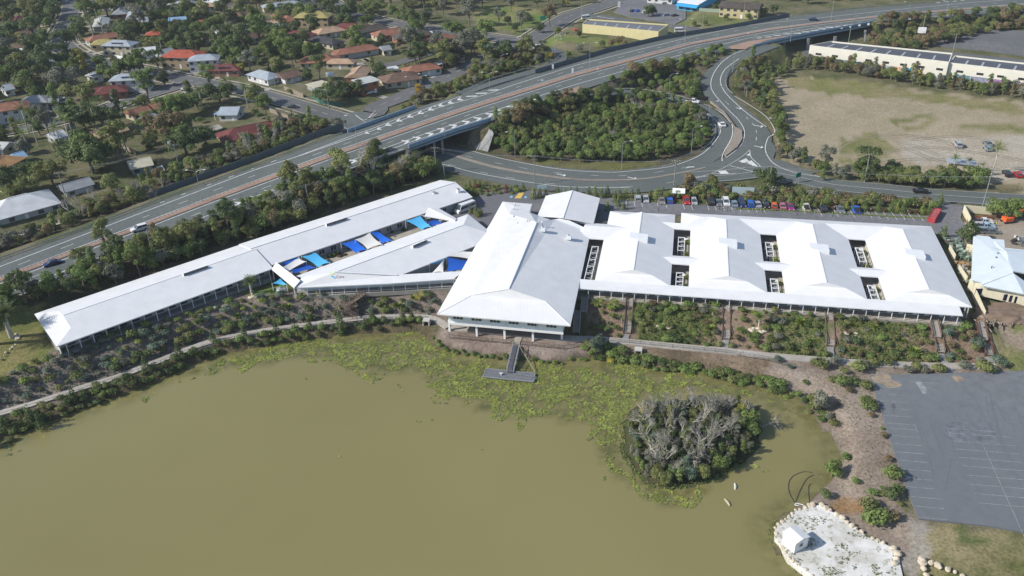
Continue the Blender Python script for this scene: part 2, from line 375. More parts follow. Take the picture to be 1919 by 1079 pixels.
ST['cross']=ribbon('street',T('C',-40,330,130,300,280,210,430,120,620,60,850,-20),12,M_asph2,dz=.035,label='avenue crossing behind the yellow warehouse')
ST['shops']=ribbon('street',T('C',430,105,700,130,1000,180,1280,205,1420,235),8,M_asph2,dz=.065,label='street between the yellow warehouse and the shops')
ST['cul']=ribbon('street',T('B',880,470,960,490,1100,460,1220,420,1290,400),7,M_asph2,dz=.03,label='short cul de sac among the brick houses')
ST['left']=ribbon('street',T('E',-100,760,60,700,250,640,420,590,520,560),3.2,M_conc,dz=.05,label='narrow concrete lane beside the left verge shrubs')
n_=90
af=np.array(smooth([W(x,y,FL)for x,y in ART_F],2));an=np.array(smooth([W(x,y,FL)for x,y in ART_N],2))
art=[(632,220),(660,232),(690,245),(735,262),(828,292),(900,311),(1010,331),(1120,340),(1200,338),(1290,325),(1350,312)]
C=np.array(smooth([W(x,y,FL)for x,y in art],3));FLAT.append((C,9.5))
CA=C+[0,0,.12];RIB.append((CA,9.3))
strip('arterial_road',offset(CA,9.3),offset(CA,-9.3),M_asph,kind='structure',label='two way arterial road curving beneath the freeway bridge')
rr=[(1290,333),(1370,328),(1430,322),(1490,331),(1560,346),(1672,357),(1760,366),(1919,376),(2200,392)]
CR=ribbon('side_road',rr,9.2,M_asph,dz=.07,label='two lane road leading right past the dry field')
rampL=[(1110,173),(1150,172),(1190,175),(1240,181),(1290,194),(1325,211),(1352,236),(1357,254),(1346,276),(1318,299),(1270,315),(1200,326)]
CL=ribbon('loop_ramp',rampL,7.6,M_asph,zs=[11.6,11.2,10.6,9.8,8.8,7.9,7.0,6.4,5.9,5.65,FL,FL],dz=.09,label='loop ramp curving round the thicket to the junction')
CL0=ribbon('loop_ramp',[(900,226),(950,209),(1000,195),(1055,183),(1110,173),(1150,172)],6.5,M_asph,zs=[12,12,12,11.8,11.6,11.2],dz=.02,label='start of the loop ramp leaving the freeway edge')
rampR=[(1440,84),(1404,98),(1372,114),(1350,132),(1338,152),(1342,172),(1360,193),(1388,218),(1412,242),(1418,262),(1405,285),(1378,306),(1350,320)]
CRp=ribbon('entry_ramp',rampR,10.4,M_asph,zs=[12,11.6,10.9,10,9.1,8.2,7.4,6.6,6.1,5.8,FL,FL,FL],dz=.11,label='entry ramp sweeping up from the junction to the freeway')
ribbon('junction',[(1250,333),(1330,318),(1400,306),(1440,312),(1500,334)],15,M_asph,dz=.03,label='asphalt of the road junction')
ribbon('road_corner',[(1405,250),(1428,275),(1424,300),(1450,325)],9,M_asph,dz=.045,zs=[6.2,5.8,FL,FL],label='turning lane at the junction corner')
rampU=[(862,176),(905,161),(960,145),(1000,133),(1035,121),(1052,108),(1045,96),(1015,88),(985,80)]
CU_=ribbon('exit_ramp',rampU,5.5,M_asph,zs=[12,12,11.6,10.6,9.4,8,7,6,FL],dz=.06,label='exit ramp hooking back from the freeway to the avenue')
xs=list(range(-420,2241,12))
L=[W(x,yFE(x),ZF(x)+.05)for x in xs];Rr=[W(x,yNE(x),ZF(x)+.05)for x in xs]
mid=(np.array(L)+np.array(Rr))/2;hw=np.linalg.norm(np.array(L)-np.array(Rr),axis=1).mean()/2
k=[i for i,x in enumerate(xs)if not BR(x)]
FLAT.append((mid[k]-[0,0,.05],9.0))
for s in(-.62,.62):
 q=mid+(np.array(L)-np.array(Rr))/2*s;FLAT.append((q[k]-[0,0,.05],4.5))
strip('freeway',L,Rr,M_asph,.6,kind='structure',label='four lane freeway running diagonally across the scene')
def sheet(name,poly_px,z,m,dz=.05,**tags):
 mb=MB();mb.prism(wp(poly_px,z),z-.5,z+dz);return mb.build(name,m,kind='structure',**tags)
def flat_poly(poly_px,z,hwid=3.0):
 P=wp(poly_px,z);xs_=[p[0]for p in P];ys_=[p[1]for p in P]
 gx,gy=np.meshgrid(np.arange(min(xs_),max(xs_),3.0),np.arange(min(ys_),max(ys_),3.0));gx=gx.ravel();gy=gy.ravel()
 k=inpoly(gx,gy,P);pts=np.c_[gx[k],gy[k],np.full(k.sum(),z)]
 edge=np.array([(*p,z)for p in[tuple(q)for q in dens([*P,P[0]],3.0)]])
 FLAT.append((np.r_[pts,edge]if len(pts)else edge,.6))
PARK=[(890,372),(905,362),(960,352),(1040,362),(1130,366),(1158,374),(1250,381),(1440,388),(1590,396),(1740,405),(1757,378),(1805,386),(1800,408),(1815,430),(1800,452),(1770,450),(1745,426),(1690,422),(1270,402),(1150,400),(1100,440),(930,440),(900,425),(870,425),(845,405),(870,385)]
sheet('parking_area',PARK,FL,M_drive,label='grey asphalt parking strip behind the white pavilion roofs');flat_poly(PARK,FL)
LOT=[(1629,703),(1740,700),(1919,695),(2240,680),(2400,1110),(1919,997),(1850,985),(1722,972),(1700,920),(1665,815)]
sheet('car_park',LOT,2.2,M_lot,label='large empty asphalt car park with faint white bays');flat_poly(LOT,2.2)
YARD=[(1800,420),(1830,408),(1960,412),(2120,420),(2120,520),(1919,500),(1850,470),(1815,470)]
sheet('builders_yard',YARD,FL,two_scale('yard_dirt',(.30,.25,.19),(.36,.31,.25),(.26,.22,.17),.1,1.2),dz=.03,label='bare dirt yard at the right edge');flat_poly(YARD,FL)
LOT2=[(1735,85),(1775,60),(1850,55),(2060,62),(2300,70),(2300,120),(1919,104),(1830,93)]
sheet('vacant_lot',LOT2,FL,two_scale('cracked_asphalt',(.13,.135,.14),(.18,.18,.175),(.11,.11,.11),.08,.7),dz=.03,label='cracked vacant asphalt lot near the top right corner');flat_poly(LOT2,FL)
SHOPS=T('C',760,90,830,20,900,-60,1300,-60,1300,140,1220,180,900,130)
sheet('shop_parking',SHOPS,FL,M_drive,dz=.03,label='asphalt parking in front of the blue shop');flat_poly(SHOPS,FL)
LOT3=[(1519,112),(1500,95),(1560,80),(1650,86),(1760,95),(1919,112),(2200,140),(2200,150),(1919,122),(1760,105)]
sheet('service_lane',LOT3,FL,M_asph2,dz=.04,label='service lane behind the long white warehouse');flat_poly(LOT3,FL)
PAD=T('Q',330,545,400,545,470,590,550,640,620,700,700,750,770,790,860,830,940,870,975,910,985,985,1010,1090,1000,1300,500,1300,330,1075,230,1000,150,940,110,870,50,790,50,720,100,670,200,590)
flat_poly(PAD,1.4)
PC=np.array(smooth([W(x,y,1.8)for x,y in PATH],1.2));PC2=np.array(smooth([W(x,y,1.8)for x,y in PATH2],1.2))
for nm,Cc,w,lb in(('footpath',PC,2.0,'concrete footpath following the shore on the left'),('footpath',PC2,2.3,'concrete footpath running below the right garden slope')):
 FLAT.append((Cc[::2].copy(),w/2))
 a=Cc+[0,0,.06]
 strip(nm,offset(a,w/2),offset(a,-w/2),M_conc,.4,kind='structure',label=lb)
# the ground, one sheet out to the horizon
def axis(segs):
 out=[]
 for a,b,s in segs:out+=list(np.arange(a,b,s))
 return np.array(out+[segs[-1][1]])
gx=axis([(-3200,-1200,250),(-1200,-560,40),(-560,-175,4),(-175,150,1.5),(150,520,4),(520,1200,40),(1200,3200,250)])
gy=axis([(-1500,-100,200),(-100,84,12),(84,262,1.5),(262,700,4),(700,1200,40),(1200,4000,250)])
GX,GY=np.meshgrid(gx,gy);nx,ny=len(gx),len(gy)
gxf,gyf=GX.ravel(),GY.ravel()
near=(np.abs(gxf)<700)&(gyf<900)&(gyf>60)
gz=np.where(gyf<60,-1.6,FL).astype(np.float32);gz[near]=h_full(gxf[near],gyf[near])
il=inpoly(gxf,gyf,lake_w)&~inpoly(gxf,gyf,isl_w)
gz[il]=np.minimum(gz[il],-.12);out=near&~il&(gz<.12)&(gyf>84);gz[out]=.12
rs=np.random.RandomState(5)
def vnoise(X,Y,s,seed=0):
 r=np.random.RandomState(seed);g=r.rand(257,257);x=(X/s)%256;y=(Y/s)%256
 i,j=x.astype(int),y.astype(int);fx,fy=x-i,y-j;fx=fx*fx*(3-2*fx);fy=fy*fy*(3-2*fy)
 return(g[i,j]*(1-fx)+g[i+1,j]*fx)*(1-fy)+(g[i,j+1]*(1-fx)+g[i+1,j+1]*fx)*fy
jx=gxf+(vnoise(gxf,gyf,3.5,1)-.5)*4;jy=gyf+(vnoise(gxf,gyf,3.5,2)-.5)*4
CA_=np.tile(np.array([.085,.10,.04]),(gxf.size,1));CB_=np.tile(np.array([.175,.155,.095]),(gxf.size,1))
def zone(poly_px,z,a,b,soft=True,mask=None):
 P=wp(poly_px,z);k=inpoly(jx if soft else gxf,jy if soft else gyf,P)
 if mask is not None:k&=mask
 CA_[k]=a;CB_[k]=b
DRYG=(.30,.245,.165);MUL=(.175,.14,.115);MUL2=(.235,.195,.165)
zone([(-500,640),(0,560),(480,372),(760,285),(820,330),(600,400),(300,500),(0,640),(-500,800)],FL,(.045,.055,.025),(.10,.085,.05))
zone([(0,487),(480,311),(650,249),(630,235),(450,290),(300,340),(0,455)],FL,(.05,.06,.03),(.12,.10,.07))
zone([(915,232),(1020,190),(1120,175),(1250,186),(1330,230),(1330,270),(1250,303),(1160,320),(1040,312),(900,285)],6.5,(.06,.065,.032),(.15,.12,.08))
zone([(960,312),(1000,310),(1160,321),(1235,308),(1240,298),(1100,306),(1010,300)],FL,(.11,.125,.04),(.16,.15,.07))
zone([(1100,170),(1170,145),(1300,105),(1370,92),(1345,130),(1325,160),(1330,195),(1260,178)],9.5,(.07,.07,.04),(.16,.13,.10))
zone([(1430,150),(1500,142),(1700,165),(1940,195),(2300,240),(2300,380),(1919,365),(1790,350),(1540,325),(1470,300),(1450,250),(1470,215)],FL,(.30,.255,.165),(.36,.30,.215))
zone([(1470,143),(1560,148),(1760,178),(1919,195),(1919,215),(1780,195),(1620,182),(1480,165)],FL,(.17,.175,.06),(.25,.215,.115))
for q in([(1540,165),(1600,160),(1630,185),(1560,190)],[(1665,220),(1730,214),(1760,232),(1720,246),(1675,240)],[(1580,255),(1640,246),(1690,290),(1640,315),(1560,300)],[(1750,190),(1800,188),(1850,205),(1790,208)],[(1790,222),(1919,232),(1919,250),(1800,238)]):
 zone(q,FL,(.15,.16,.06),(.25,.22,.11),mask=vnoise(gxf,gyf,4.5,9)*.6+vnoise(gxf,gyf,11,8)*.4>.42)
zone([(1690,262),(1919,250),(2200,260),(2200,360),(1919,330),(1840,325),(1700,300)],FL,(.36,.31,.24),(.42,.38,.31))
zone([(1480,318),(1600,335),(1790,352),(1919,362),(1919,340),(1780,335),(1600,318),(1500,300)],FL,(.10,.105,.05),(.20,.17,.10))
zone([(880,12),(960,10),(1060,30),(1030,62),(960,62),(890,40)],FL,(.09,.16,.03),(.24,.215,.10));zone([(990,62),(1060,70),(1180,85),(1160,95),(1010,85)],FL,(.12,.17,.04),(.2,.2,.08))
zone([(1300,25),(1440,30),(1440,42),(1240,70),(1200,60)],FL,(.12,.15,.05),(.22,.2,.1))
zone([(-300,880),(0,770),(300,672),(480,615),(640,595),(800,588),(840,600),(850,560),(820,545),(560,550),(430,555),(110,660),(-50,705),(-300,780)],3.5,MUL,MUL2)
zone([(1090,560),(1850,620),(1880,690),(1640,690),(1440,668),(1100,638)],3.5,(.185,.13,.09),(.25,.185,.135))
zone([(1190,570),(1300,575),(1330,600),(1260,640),(1190,630)],3.5,(.075,.10,.03),(.15,.14,.07))
zone([(1440,600),(1550,600),(1560,660),(1440,655)],3.5,(.09,.13,.035),(.2,.17,.1));zone([(1590,600),(1700,610),(1690,640),(1600,650)],3.5,(.10,.12,.045),(.22,.18,.11))
zone([(-300,740),(-300,600),(0,580),(66,590),(108,660),(40,690),(0,712)],5,(.14,.155,.05),(.25,.21,.09))
zone([(425,548),(480,540),(520,520),(545,545),(490,556)],5,(.12,.19,.04),(.18,.2,.07))
zone([(-300,900),(0,785),(150,740),(390,652),(560,620),(700,600),(800,598),(830,640),(780,622),(480,650),(200,750),(0,835)],1,(.06,.06,.03),(.14,.11,.07))
zone([(805,600),(850,615),(1060,635),(1140,640),(1090,672),(950,668),(840,655)],1.2,(.20,.155,.13),(.29,.235,.20))
zone([(1100,640),(1300,653),(1440,672),(1640,690),(1640,715),(1520,700),(1440,725),(1235,690),(1100,672)],1.2,(.13,.10,.065),(.24,.18,.13))
zone([(1440,668),(1640,688),(1880,690),(1640,712),(1670,820),(1710,965),(1735,1030),(1700,1079),(1640,1040),(1560,950),(1500,950),(1575,860),(1520,760),(1440,715)],1.8,(.205,.16,.125),(.29,.24,.195))
zone([(1555,935),(1605,925),(1620,955),(1560,960)],1.8,(.26,.15,.07),(.3,.2,.12))
zone([(1712,968),(1745,975),(1740,1079),(1690,1079),(1670,1060)],2.0,(.26,.235,.195),(.31,.28,.235),mask=None)
zone([(1740,975),(1919,1000),(2400,1100),(2400,1400),(1720,1300),(1735,1050)],2.0,(.12,.125,.045),(.28,.235,.13))
zone([(1800,985),(1850,1000),(1850,1030),(1790,1020)],2.0,(.06,.10,.03),(.14,.15,.06))
zone([(1850,600),(1960,600),(2100,640),(2100,690),(1885,690),(1870,640)],4,(.25,.2,.15),(.33,.27,.205))
zone([(1870,600),(1950,610),(1940,625),(1880,620)],4,(.13,.15,.05),(.22,.2,.1));zone([(1885,660),(1960,655),(1960,690),(1890,690)],3,(.14,.16,.06),(.24,.22,.11))
zone([(1920,660),(1880,640),(1850,640),(1870,690)],3,(.13,.15,.05),(.25,.21,.12))
k=inpoly(gxf,gyf,isl_w);CA_[k]=(.05,.07,.025);CB_[k]=(.10,.09,.05)
CA_[il]=(.08,.07,.04);CB_[il]=(.12,.1,.06)
V=np.c_[gxf,gyf,gz];I=np.arange(nx*ny).reshape(ny,nx)
Fq=np.c_[I[:-1,:-1].ravel(),I[:-1,1:].ravel(),I[1:,1:].ravel(),I[1:,:-1].ravel()]
me=bpy.data.meshes.new('ground');me.vertices.add(len(V));me.vertices.foreach_set('co',V.ravel())
me.loops.add(Fq.size);me.loops.foreach_set('vertex_index',Fq.ravel().astype(np.int32));me.polygons.add(len(Fq))
me.polygons.foreach_set('loop_start',np.arange(0,Fq.size,4,dtype=np.int32));me.polygons.foreach_set('loop_total',np.full(len(Fq),4,np.int32))
me.update();me.validate();me.polygons.foreach_set('use_smooth',[True]*len(Fq))
for nm,c in(('ca',CA_),('cb',CB_)):
 at=me.attributes.new(nm,'FLOAT_COLOR','POINT');at.data.foreach_set('color',np.c_[c,np.ones(len(c))].astype(np.float32).ravel())
gm=bpy.data.materials.new('ground');gm.use_nodes=True;n=gm.node_tree;b=n.nodes['Principled BSDF'];b.inputs['Roughness'].default_value=.95;b.inputs['Specular IOR Level'].default_value=.1
A1=n.nodes.new('ShaderNodeAttribute');A1.attribute_name='ca';A2=n.nodes.new('ShaderNodeAttribute');A2.attribute_name='cb'
tc=n.nodes.new('ShaderNodeTexCoord')
def gn(s,d,r=.6):
 q=n.nodes.new('ShaderNodeTexNoise');q.inputs['Scale'].default_value=s;q.inputs['Detail'].default_value=d;q.inputs['Roughness'].default_value=r
 n.links.new(tc.outputs['Object'],q.inputs['Vector']);return q
q1=gn(.09,8,.68);mr=n.nodes.new('ShaderNodeMapRange');mr.inputs['From Min'].default_value=.4;mr.inputs['From Max'].default_value=.6
n.links.new(q1.outputs['Fac'],mr.inputs['Value'])
mx=n.nodes.new('ShaderNodeMixRGB');n.links.new(mr.outputs[0],mx.inputs['Fac']);n.links.new(A1.outputs['Color'],mx.inputs['Color1']);n.links.new(A2.outputs['Color'],mx.inputs['Color2'])
q2=gn(1.6,5,.7);m2=n.nodes.new('ShaderNodeMapRange');m2.inputs['From Min'].default_value=.3;m2.inputs['From Max'].default_value=.7;m2.inputs['To Min'].default_value=.62;m2.inputs['To Max'].default_value=1.35
n.links.new(q2.outputs['Fac'],m2.inputs['Value'])
hs=n.nodes.new('ShaderNodeHueSaturation');n.links.new(m2.outputs[0],hs.inputs['Value']);n.links.new(mx.outputs[0],hs.inputs['Color']);n.links.new(hs.outputs[0],b.inputs['Base Color'])
bp=n.nodes.new('ShaderNodeBump');bp.inputs['Strength'].default_value=.6;bp.inputs['Distance'].default_value=.35;n.links.new(q2.outputs['Fac'],bp.inputs['Height']);n.links.new(bp.outputs[0],b.inputs['Normal'])
me.materials.append(gm);link('ground',me,kind='structure',label='mulch, dry grass and soil around the lake, roads and houses')
_GZ=gz.reshape(ny,nx)
def gh(x,y):
 i=int(np.clip(np.searchsorted(gx,x)-1,0,nx-2));j=int(np.clip(np.searchsorted(gy,y)-1,0,ny-2))
 fx=(x-gx[i])/(gx[i+1]-gx[i]);fy=(y-gy[j])/(gy[j+1]-gy[j])
 return float((_GZ[j,i]*(1-fx)+_GZ[j,i+1]*fx)*(1-fy)+(_GZ[j+1,i]*(1-fx)+_GZ[j+1,i+1]*fx)*fy)
def GP(px,py,z=FL):
 for _ in range(10):
  p=W(px,py,z);z+=.7*(gh(p[0],p[1])-z)
 return(p[0],p[1],z)
# the lake
wm=bpy.data.materials.new('lake_water');wm.use_nodes=True;n=wm.node_tree;b=n.nodes['Principled BSDF']
b.inputs['Roughness'].default_value=.16;b.inputs['IOR'].default_value=1.33;b.inputs['Specular IOR Level'].default_value=.5
tc=n.nodes.new('ShaderNodeTexCoord');no=n.nodes.new('ShaderNodeTexNoise');no.inputs['Scale'].default_value=.014;no.inputs['Detail'].default_value=3
n.links.new(tc.outputs['Object'],no.inputs['Vector']);rp=n.nodes.new('ShaderNodeValToRGB');e=rp.color_ramp.elements
e[0].position=.3;e[1].position=.7;e[0].color=(.205,.183,.076,1);e[1].color=(.236,.211,.090,1)
aw=n.nodes.new('ShaderNodeAttribute');aw.attribute_name='weed';n4=n.nodes.new('ShaderNodeTexNoise');n4.inputs['Scale'].default_value=.35;n4.inputs['Detail'].default_value=6;n4.inputs['Roughness'].default_value=.7
n.links.new(tc.outputs['Object'],n4.inputs['Vector']);mm=n.nodes.new('ShaderNodeMath');mm.operation='MULTIPLY'
m4=n.nodes.new('ShaderNodeMapRange');m4.inputs['From Min'].default_value=.35;m4.inputs['From Max'].default_value=.6;n.links.new(n4.outputs['Fac'],m4.inputs['Value'])
n.links.new(aw.outputs['Fac'],mm.inputs[0]);n.links.new(m4.outputs[0],mm.inputs[1])
mw=n.nodes.new('ShaderNodeMixRGB');mw.inputs['Color2'].default_value=(.095,.097,.034,1);n.links.new(mm.outputs[0],mw.inputs['Fac']);n.links.new(rp.outputs[0],mw.inputs['Color1'])
n.links.new(no.outputs['Fac'],rp.inputs['Fac']);n.links.new(mw.outputs[0],b.inputs['Base Color'])
n3=n.nodes.new('ShaderNodeTexNoise');n3.inputs['Scale'].default_value=1.2;n3.inputs['Detail'].default_value=3;n.links.new(tc.outputs['Object'],n3.inputs['Vector'])
bp=n.nodes.new('ShaderNodeBump');bp.inputs['Strength'].default_value=.05;bp.inputs['Distance'].default_value=.1;n.links.new(n3.outputs['Fac'],bp.inputs['Height']);n.links.new(bp.outputs[0],b.inputs['Normal'])
PADS=[[(330,705),(400,672),(480,655),(560,645),(655,630),(780,624),(850,668),(950,682),(1060,690),(1130,680),(1230,697),(1330,712),(1400,728),(1380,752),(1300,735),(1210,742),(1175,770),(1150,805),(1090,790),(1000,785),(900,765),(830,735),(790,700),(700,700),(640,680),(560,668),(470,690),(400,695)],[(1130,745),(1190,760),(1165,800),(1168,850),(1190,890),(1260,915),(1335,900),(1310,935),(1240,943),(1170,905),(1130,860),(1115,800)],[(1330,700),(1400,715),(1440,740),(1500,765),(1490,800),(1440,760),(1380,745)]]
wx=np.arange(-330,130,2.5);wy=np.arange(-1200,215,2.5);wy=wy[wy>70];wy=np.r_[-1200,-400,0,60,wy];WX,WY=np.meshgrid(np.r_[-1500,-600,wx],wy);wf=WX.ravel(),WY.ravel()
weed=np.zeros(wf[0].size,np.float32)
for P in PADS:weed[inpoly(wf[0],wf[1],wp(P,0))]=.9
dsh=np.full(wf[0].size,99.0)
for a,b_ in zip(lake_w[:-4],lake_w[1:-3]):
 a=np.array(a);b_=np.array(b_);t=np.clip(((wf[0]-a[0])*(b_-a)[0]+(wf[1]-a[1])*(b_-a)[1])/((b_-a)@(b_-a)),0,1)
 dsh=np.minimum(dsh,np.hypot(wf[0]-a[0]-t*(b_-a)[0],wf[1]-a[1]-t*(b_-a)[1]))
weed=np.maximum(weed,np.clip(1-dsh/6,0,.7))
wi=np.arange(WX.size).reshape(WX.shape);q=np.c_[wi[:-1,:-1].ravel(),wi[:-1,1:].ravel(),wi[1:,1:].ravel(),wi[1:,:-1].ravel()]
cx_=(WX[:-1,:-1]+WX[1:,1:]).ravel()/2;cy_=(WY[:-1,:-1]+WY[1:,1:]).ravel()/2
keep=np.ones(len(q),bool)
me=bpy.data.meshes.new('lake');me.from_pydata(np.c_[wf[0],wf[1],np.zeros(wf[0].size)].tolist(),[],q[keep].tolist())
at=me.attributes.new('weed','FLOAT','POINT');at.data.foreach_set('value',weed);me.materials.append(wm);me.update()
link('lake',me,kind='structure',label='still murky olive brown lake water')
rs=np.random.RandomState(3);pv,pf,pm=[],[],[]
def pads(poly,n_,thr,seed,rad=(.11,.27),fade=0):
 P=wp(poly,0);x0,x1=min(p[0]for p in P),max(p[0]for p in P);y0,y1=min(p[1]for p in P),max(p[1]for p in P)
 X=rs.uniform(x0-3,x1+3,n_);Y=rs.uniform(y0-3,y1+3,n_)
 jx_=X+(vnoise(X,Y,4,11)-.5)*9;jy_=Y+(vnoise(X,Y,4,12)-.5)*9
 v=vnoise(X,Y,1.5,seed)*.45+vnoise(X,Y,12,seed+1)*.13+vnoise(X,Y,.7,seed+2)*.42
 k=inpoly(jx_,jy_,P)&(v>thr)&inpoly(X,Y,lake_w)&~inpoly(X,Y,isl_w)
 for x,y in zip(X[k],Y[k]):
  r=rs.uniform(*rad);a0=rs.rand()*6.28;z=.012+rs.rand()*.05;n0=len(pv);tl=rs.normal(0,.22,2)
  for j in range(6):
   a=a0+j*1.047;dx,dy=math.cos(a)*r,math.sin(a)*r;pv.append((x+dx,y+dy,z+abs(dx*tl[0]+dy*tl[1])))
  pf.append((n0,n0+1,n0+2,n0+3,n0+4,n0+5));pm.append(int(rs.rand()>.62))
pads(PADS[0],120000,.47,21);pads(PADS[1],13000,.40,31,(.13,.28));pads(PADS[2],4500,.56,41)
pads([(480,655),(560,645),(640,640),(700,660),(600,660),(500,680)],6000,.4,51);pads([(1140,760),(1165,760),(1150,800),(1130,790)],900,.3,61)
for cx_,cy_,r in[(265,745,14),(290,725,10),(258,743,8),(170,778,7),(395,712,10),(90,808,8),(10,856,9),(28,864,6),(35,838,7),(12,835,8),(108,820,7),(558,713,6),(730,735,5),(757,678,7),(768,704,10),(818,752,10),(830,742,8),(935,822,5),(990,868,4),(1400,880,12),(1345,915,12),(1350,905,7),(1210,940,7),(1430,815,5),(1455,828,6),(1290,935,16),(705,712,9),(865,770,12),(790,782,4),(950,818,4),(1040,815,5),(615,845,3),(770,783,4)]:
 pads([(cx_-r,cy_),(cx_,cy_-r*.5),(cx_+r,cy_),(cx_,cy_+r*.5)],60+r*18,.35,int(cx_),(.15,.32))
me=bpy.data.meshes.new('lily_pads');me.from_pydata(pv,[],pf)
me.materials.append(mat('lily_pad',(.225,.25,.05),.6,.4,.4));me.materials.append(mat('lily_pad_olive',(.13,.155,.055),.6,.3,.7));me.polygons.foreach_set('material_index',pm)
link('lily_pads',me,kind='stuff',label='yellow green water lily pads floating near the far shore and round the island',category='water plants')
# freeway: median, barriers, painted lines
def fstrip(name,y1,y2,x0,x1,dz,m,**tags):
 X=list(range(x0,x1,12));a=YX(y1);c=YX(y2)
 L=[tuple(np.array(W(x,a(x),ZF(x)))+[0,0,dz])for x in X];Q=[tuple(np.array(W(x,c(x),ZF(x)))+[0,0,dz])for x in X]
 return strip(name,L,Q,m,.12,**tags)
fstrip('median_strip',MB1,MB2,-350,2200,.2,M_brick,kind='structure',label='red brick paved median between the freeway carriageways')
mb=MB()
def fl(y,x0,x1,w,dash=None):
 f=YX(y);line_px(mb,[(x,f(x))for x in range(x0,x1,24)],w,ZF,dash=dash)
fl(FWL,-350,2200,.32);fl(MF,-350,2200,.28);fl(NW,-350,2200,.28);fl(NL1,-350,2200,.32);fl(CU,553,868,.3);fl(NL2,400,979,.3);fl(SH,-60,760,.3)
f1,f2,f3,f4=YX(FWL),YX(MF),YX(NW),YX(NL1)
line_px(mb,[(x,f1(x)*.5+f2(x)*.5)for x in range(-350,2200,24)],.2,ZF,dash=(3,12))
line_px(mb,[(x,f3(x)*.52+f4(x)*.48)for x in range(-350,2200,24)],.2,ZF,dash=(3,12))
fe=YX(FE);line_px(mb,[(x,fe(x)+(f1(x)-fe(x))*.45)for x in range(300,545,16)],.3,ZF,dash=(1.6,8))
def vee(ax,ay,s,w=1.0,k=1):
 z=ZF(ax);P=[(0,-1.2),(-13*s,-1.4),(-10*s,.6),(-3*s,.9),(-8*s,4.6*s),(-4*s,5.2*s),(3.0*s,0)]
 mb.poly([tuple(np.array(W(ax+k*x,ay+k*y+(0 if k==1 else 2),z))+[0,0,.1])for x,y in P])
for p in[(663,301),(688,292),(762,264.5),(783,258),(807,250.5),(829,242),(851,235),(875,228),(897,221.6),(919,214),(941,207)]:vee(p[0]+3,p[1],1.05)
for p in[(450,380),(478.6,369),(505,358),(585,328),(612,318.6)]:vee(*p,.8)
for p in[(727,232.7),(747.5,224.5),(768,217),(787.6,210.4),(807,203.7),(826,196.3),(844,191),(861.5,185)]:vee(p[0]-3,p[1],.8,k=-1)
for p in[(685,247.5),(707.5,240)]:vee(*p,.6,k=-1)
def hbar(x0,x1,y,t=1.6):
 z=ZF(x0);mb.poly([tuple(np.array(W(*p,z))+[0,0,.1])for p in((x0,y+t),(x1-3,y+t-.6),(x1,y-.8),(x0+4,y))])
for a in[(872,896,180),(890,914,174.5),(913,935,168.5),(947,968,199.5),(967,988,192.5),(985,1006,186.5)]:hbar(*a)
for a in[(1415,1429,71),(1431,1447,69),(1447,1465,66.3),(1465,1483,63.5)]:hbar(*a,1.1)
for x,y in[(1499,62),(1515,59.5),(1532,57),(1545,54),(1560,51.5),(1578,50),(1594,47.5),(1611,45.5),(1628,43.5),(1646,41)]:hbar(x-15,x+2,y,1.2);mb.poly([tuple(np.array(W(*p,12))+[0,0,.1])for p in((x-3,y+4),(x+1,y+3.6),(x+2,y),(x-2,y))])
for x,y in[(1699,36),(1720,34),(1759,31),(1770,28)]:hbar(x,x+12,y,1)
for x,y in[(1752,5),(1768,3),(1784,2),(1798,0.5)]:hbar(x,x+11,y,1)
mb.build('lane_markings',M_line,kind='structure',label='white lane lines and chevrons painted on the freeway')
for q,z in(([(1032,181),(1085,162),(1101,166),(1080,175),(1045,184)],11.9),([(1364,88),(1401,78),(1455,70),(1492,66),(1440,75),(1405,88),(1397,93),(1371,92)],12)):
 m_=MB();m_.poly([tuple(np.array(W(*p,z))+[0,0,.16])for p in q][::-1]);m_.build('gore_paving',M_brick,kind='structure',label='red brick wedge where a ramp meets the freeway')
mb=MB()
zr=lambda p:0
def lz(pts,w,dz=.16,dash=None):
 C_=np.array(smooth([W(x,y,z)for x,y,z in pts],1.0))
 for q in C_:
  zz=[r_[0][np.hypot(r_[0][:,0]-q[0],r_[0][:,1]-q[1]).argmin()][2]for r_ in RIB if np.hypot(r_[0][:,0]-q[0],r_[0][:,1]-q[1]).min()<r_[1]+.6];q[2]=max(zz)+.1 if zz else q[2]+dz
 paint('',C_,0,w,None,dash,0,mb)
lz([(x,y,float(np.interp(x,[979,1055,1120,1190,1250,1290,1325,1352,1400],[12,12,11.4,10.6,9.6,8.8,7.9,6.8,6.0])))for x,y in[(979,198),(1032,183),(1080,175),(1120,169),(1185,166),(1250,175),(1287,184),(1331,200),(1354,214),(1368,230),(1373,245),(1370,260),(1359,277),(1354,288),(1354,297)]],.28)
lz([(1398,93,11.7),(1371,105,11),(1349,122,10.3),(1336,142,9.4),(1332,161,8.6),(1339,178,7.8),(1361,203,7.0),(1383,225,6.4),(1394,243,6.1),(1394,260,5.9),(1385,277,FL),(1361,296,FL)],.28)
lz([(1385,109,11.4),(1359,130,10.2),(1350,150.5,9.2),(1356,170,8.2),(1372,188,7.5),(1400,212,6.9),(1436,238,6.2)],.28)
lz([(1376,180,8),(1398,193,7.4),(1432,216,6.8),(1448,236,6.4),(1451,250,6.2),(1440,258,6),(1434,279,5.7),(1441,297,FL),(1455,310,FL),(1489,324,FL),(1545,333,FL)],.28)
lz([(1323,212,7.9),(1339,225,7.2),(1349,240,6.7),(1348,253,6.4),(1333,275,FL),(1315,290,FL),(1287,303,FL),(1250,314,FL),(1185,321,FL),(1140,323.5,FL),(1060,319,FL),(987,307.5,FL),(920,293,FL),(886,284,FL)],.28)
lz([(828,308,FL),(903,327,FL),(1028,347.5,FL),(1100,352,FL),(1180,352,FL)],.28)
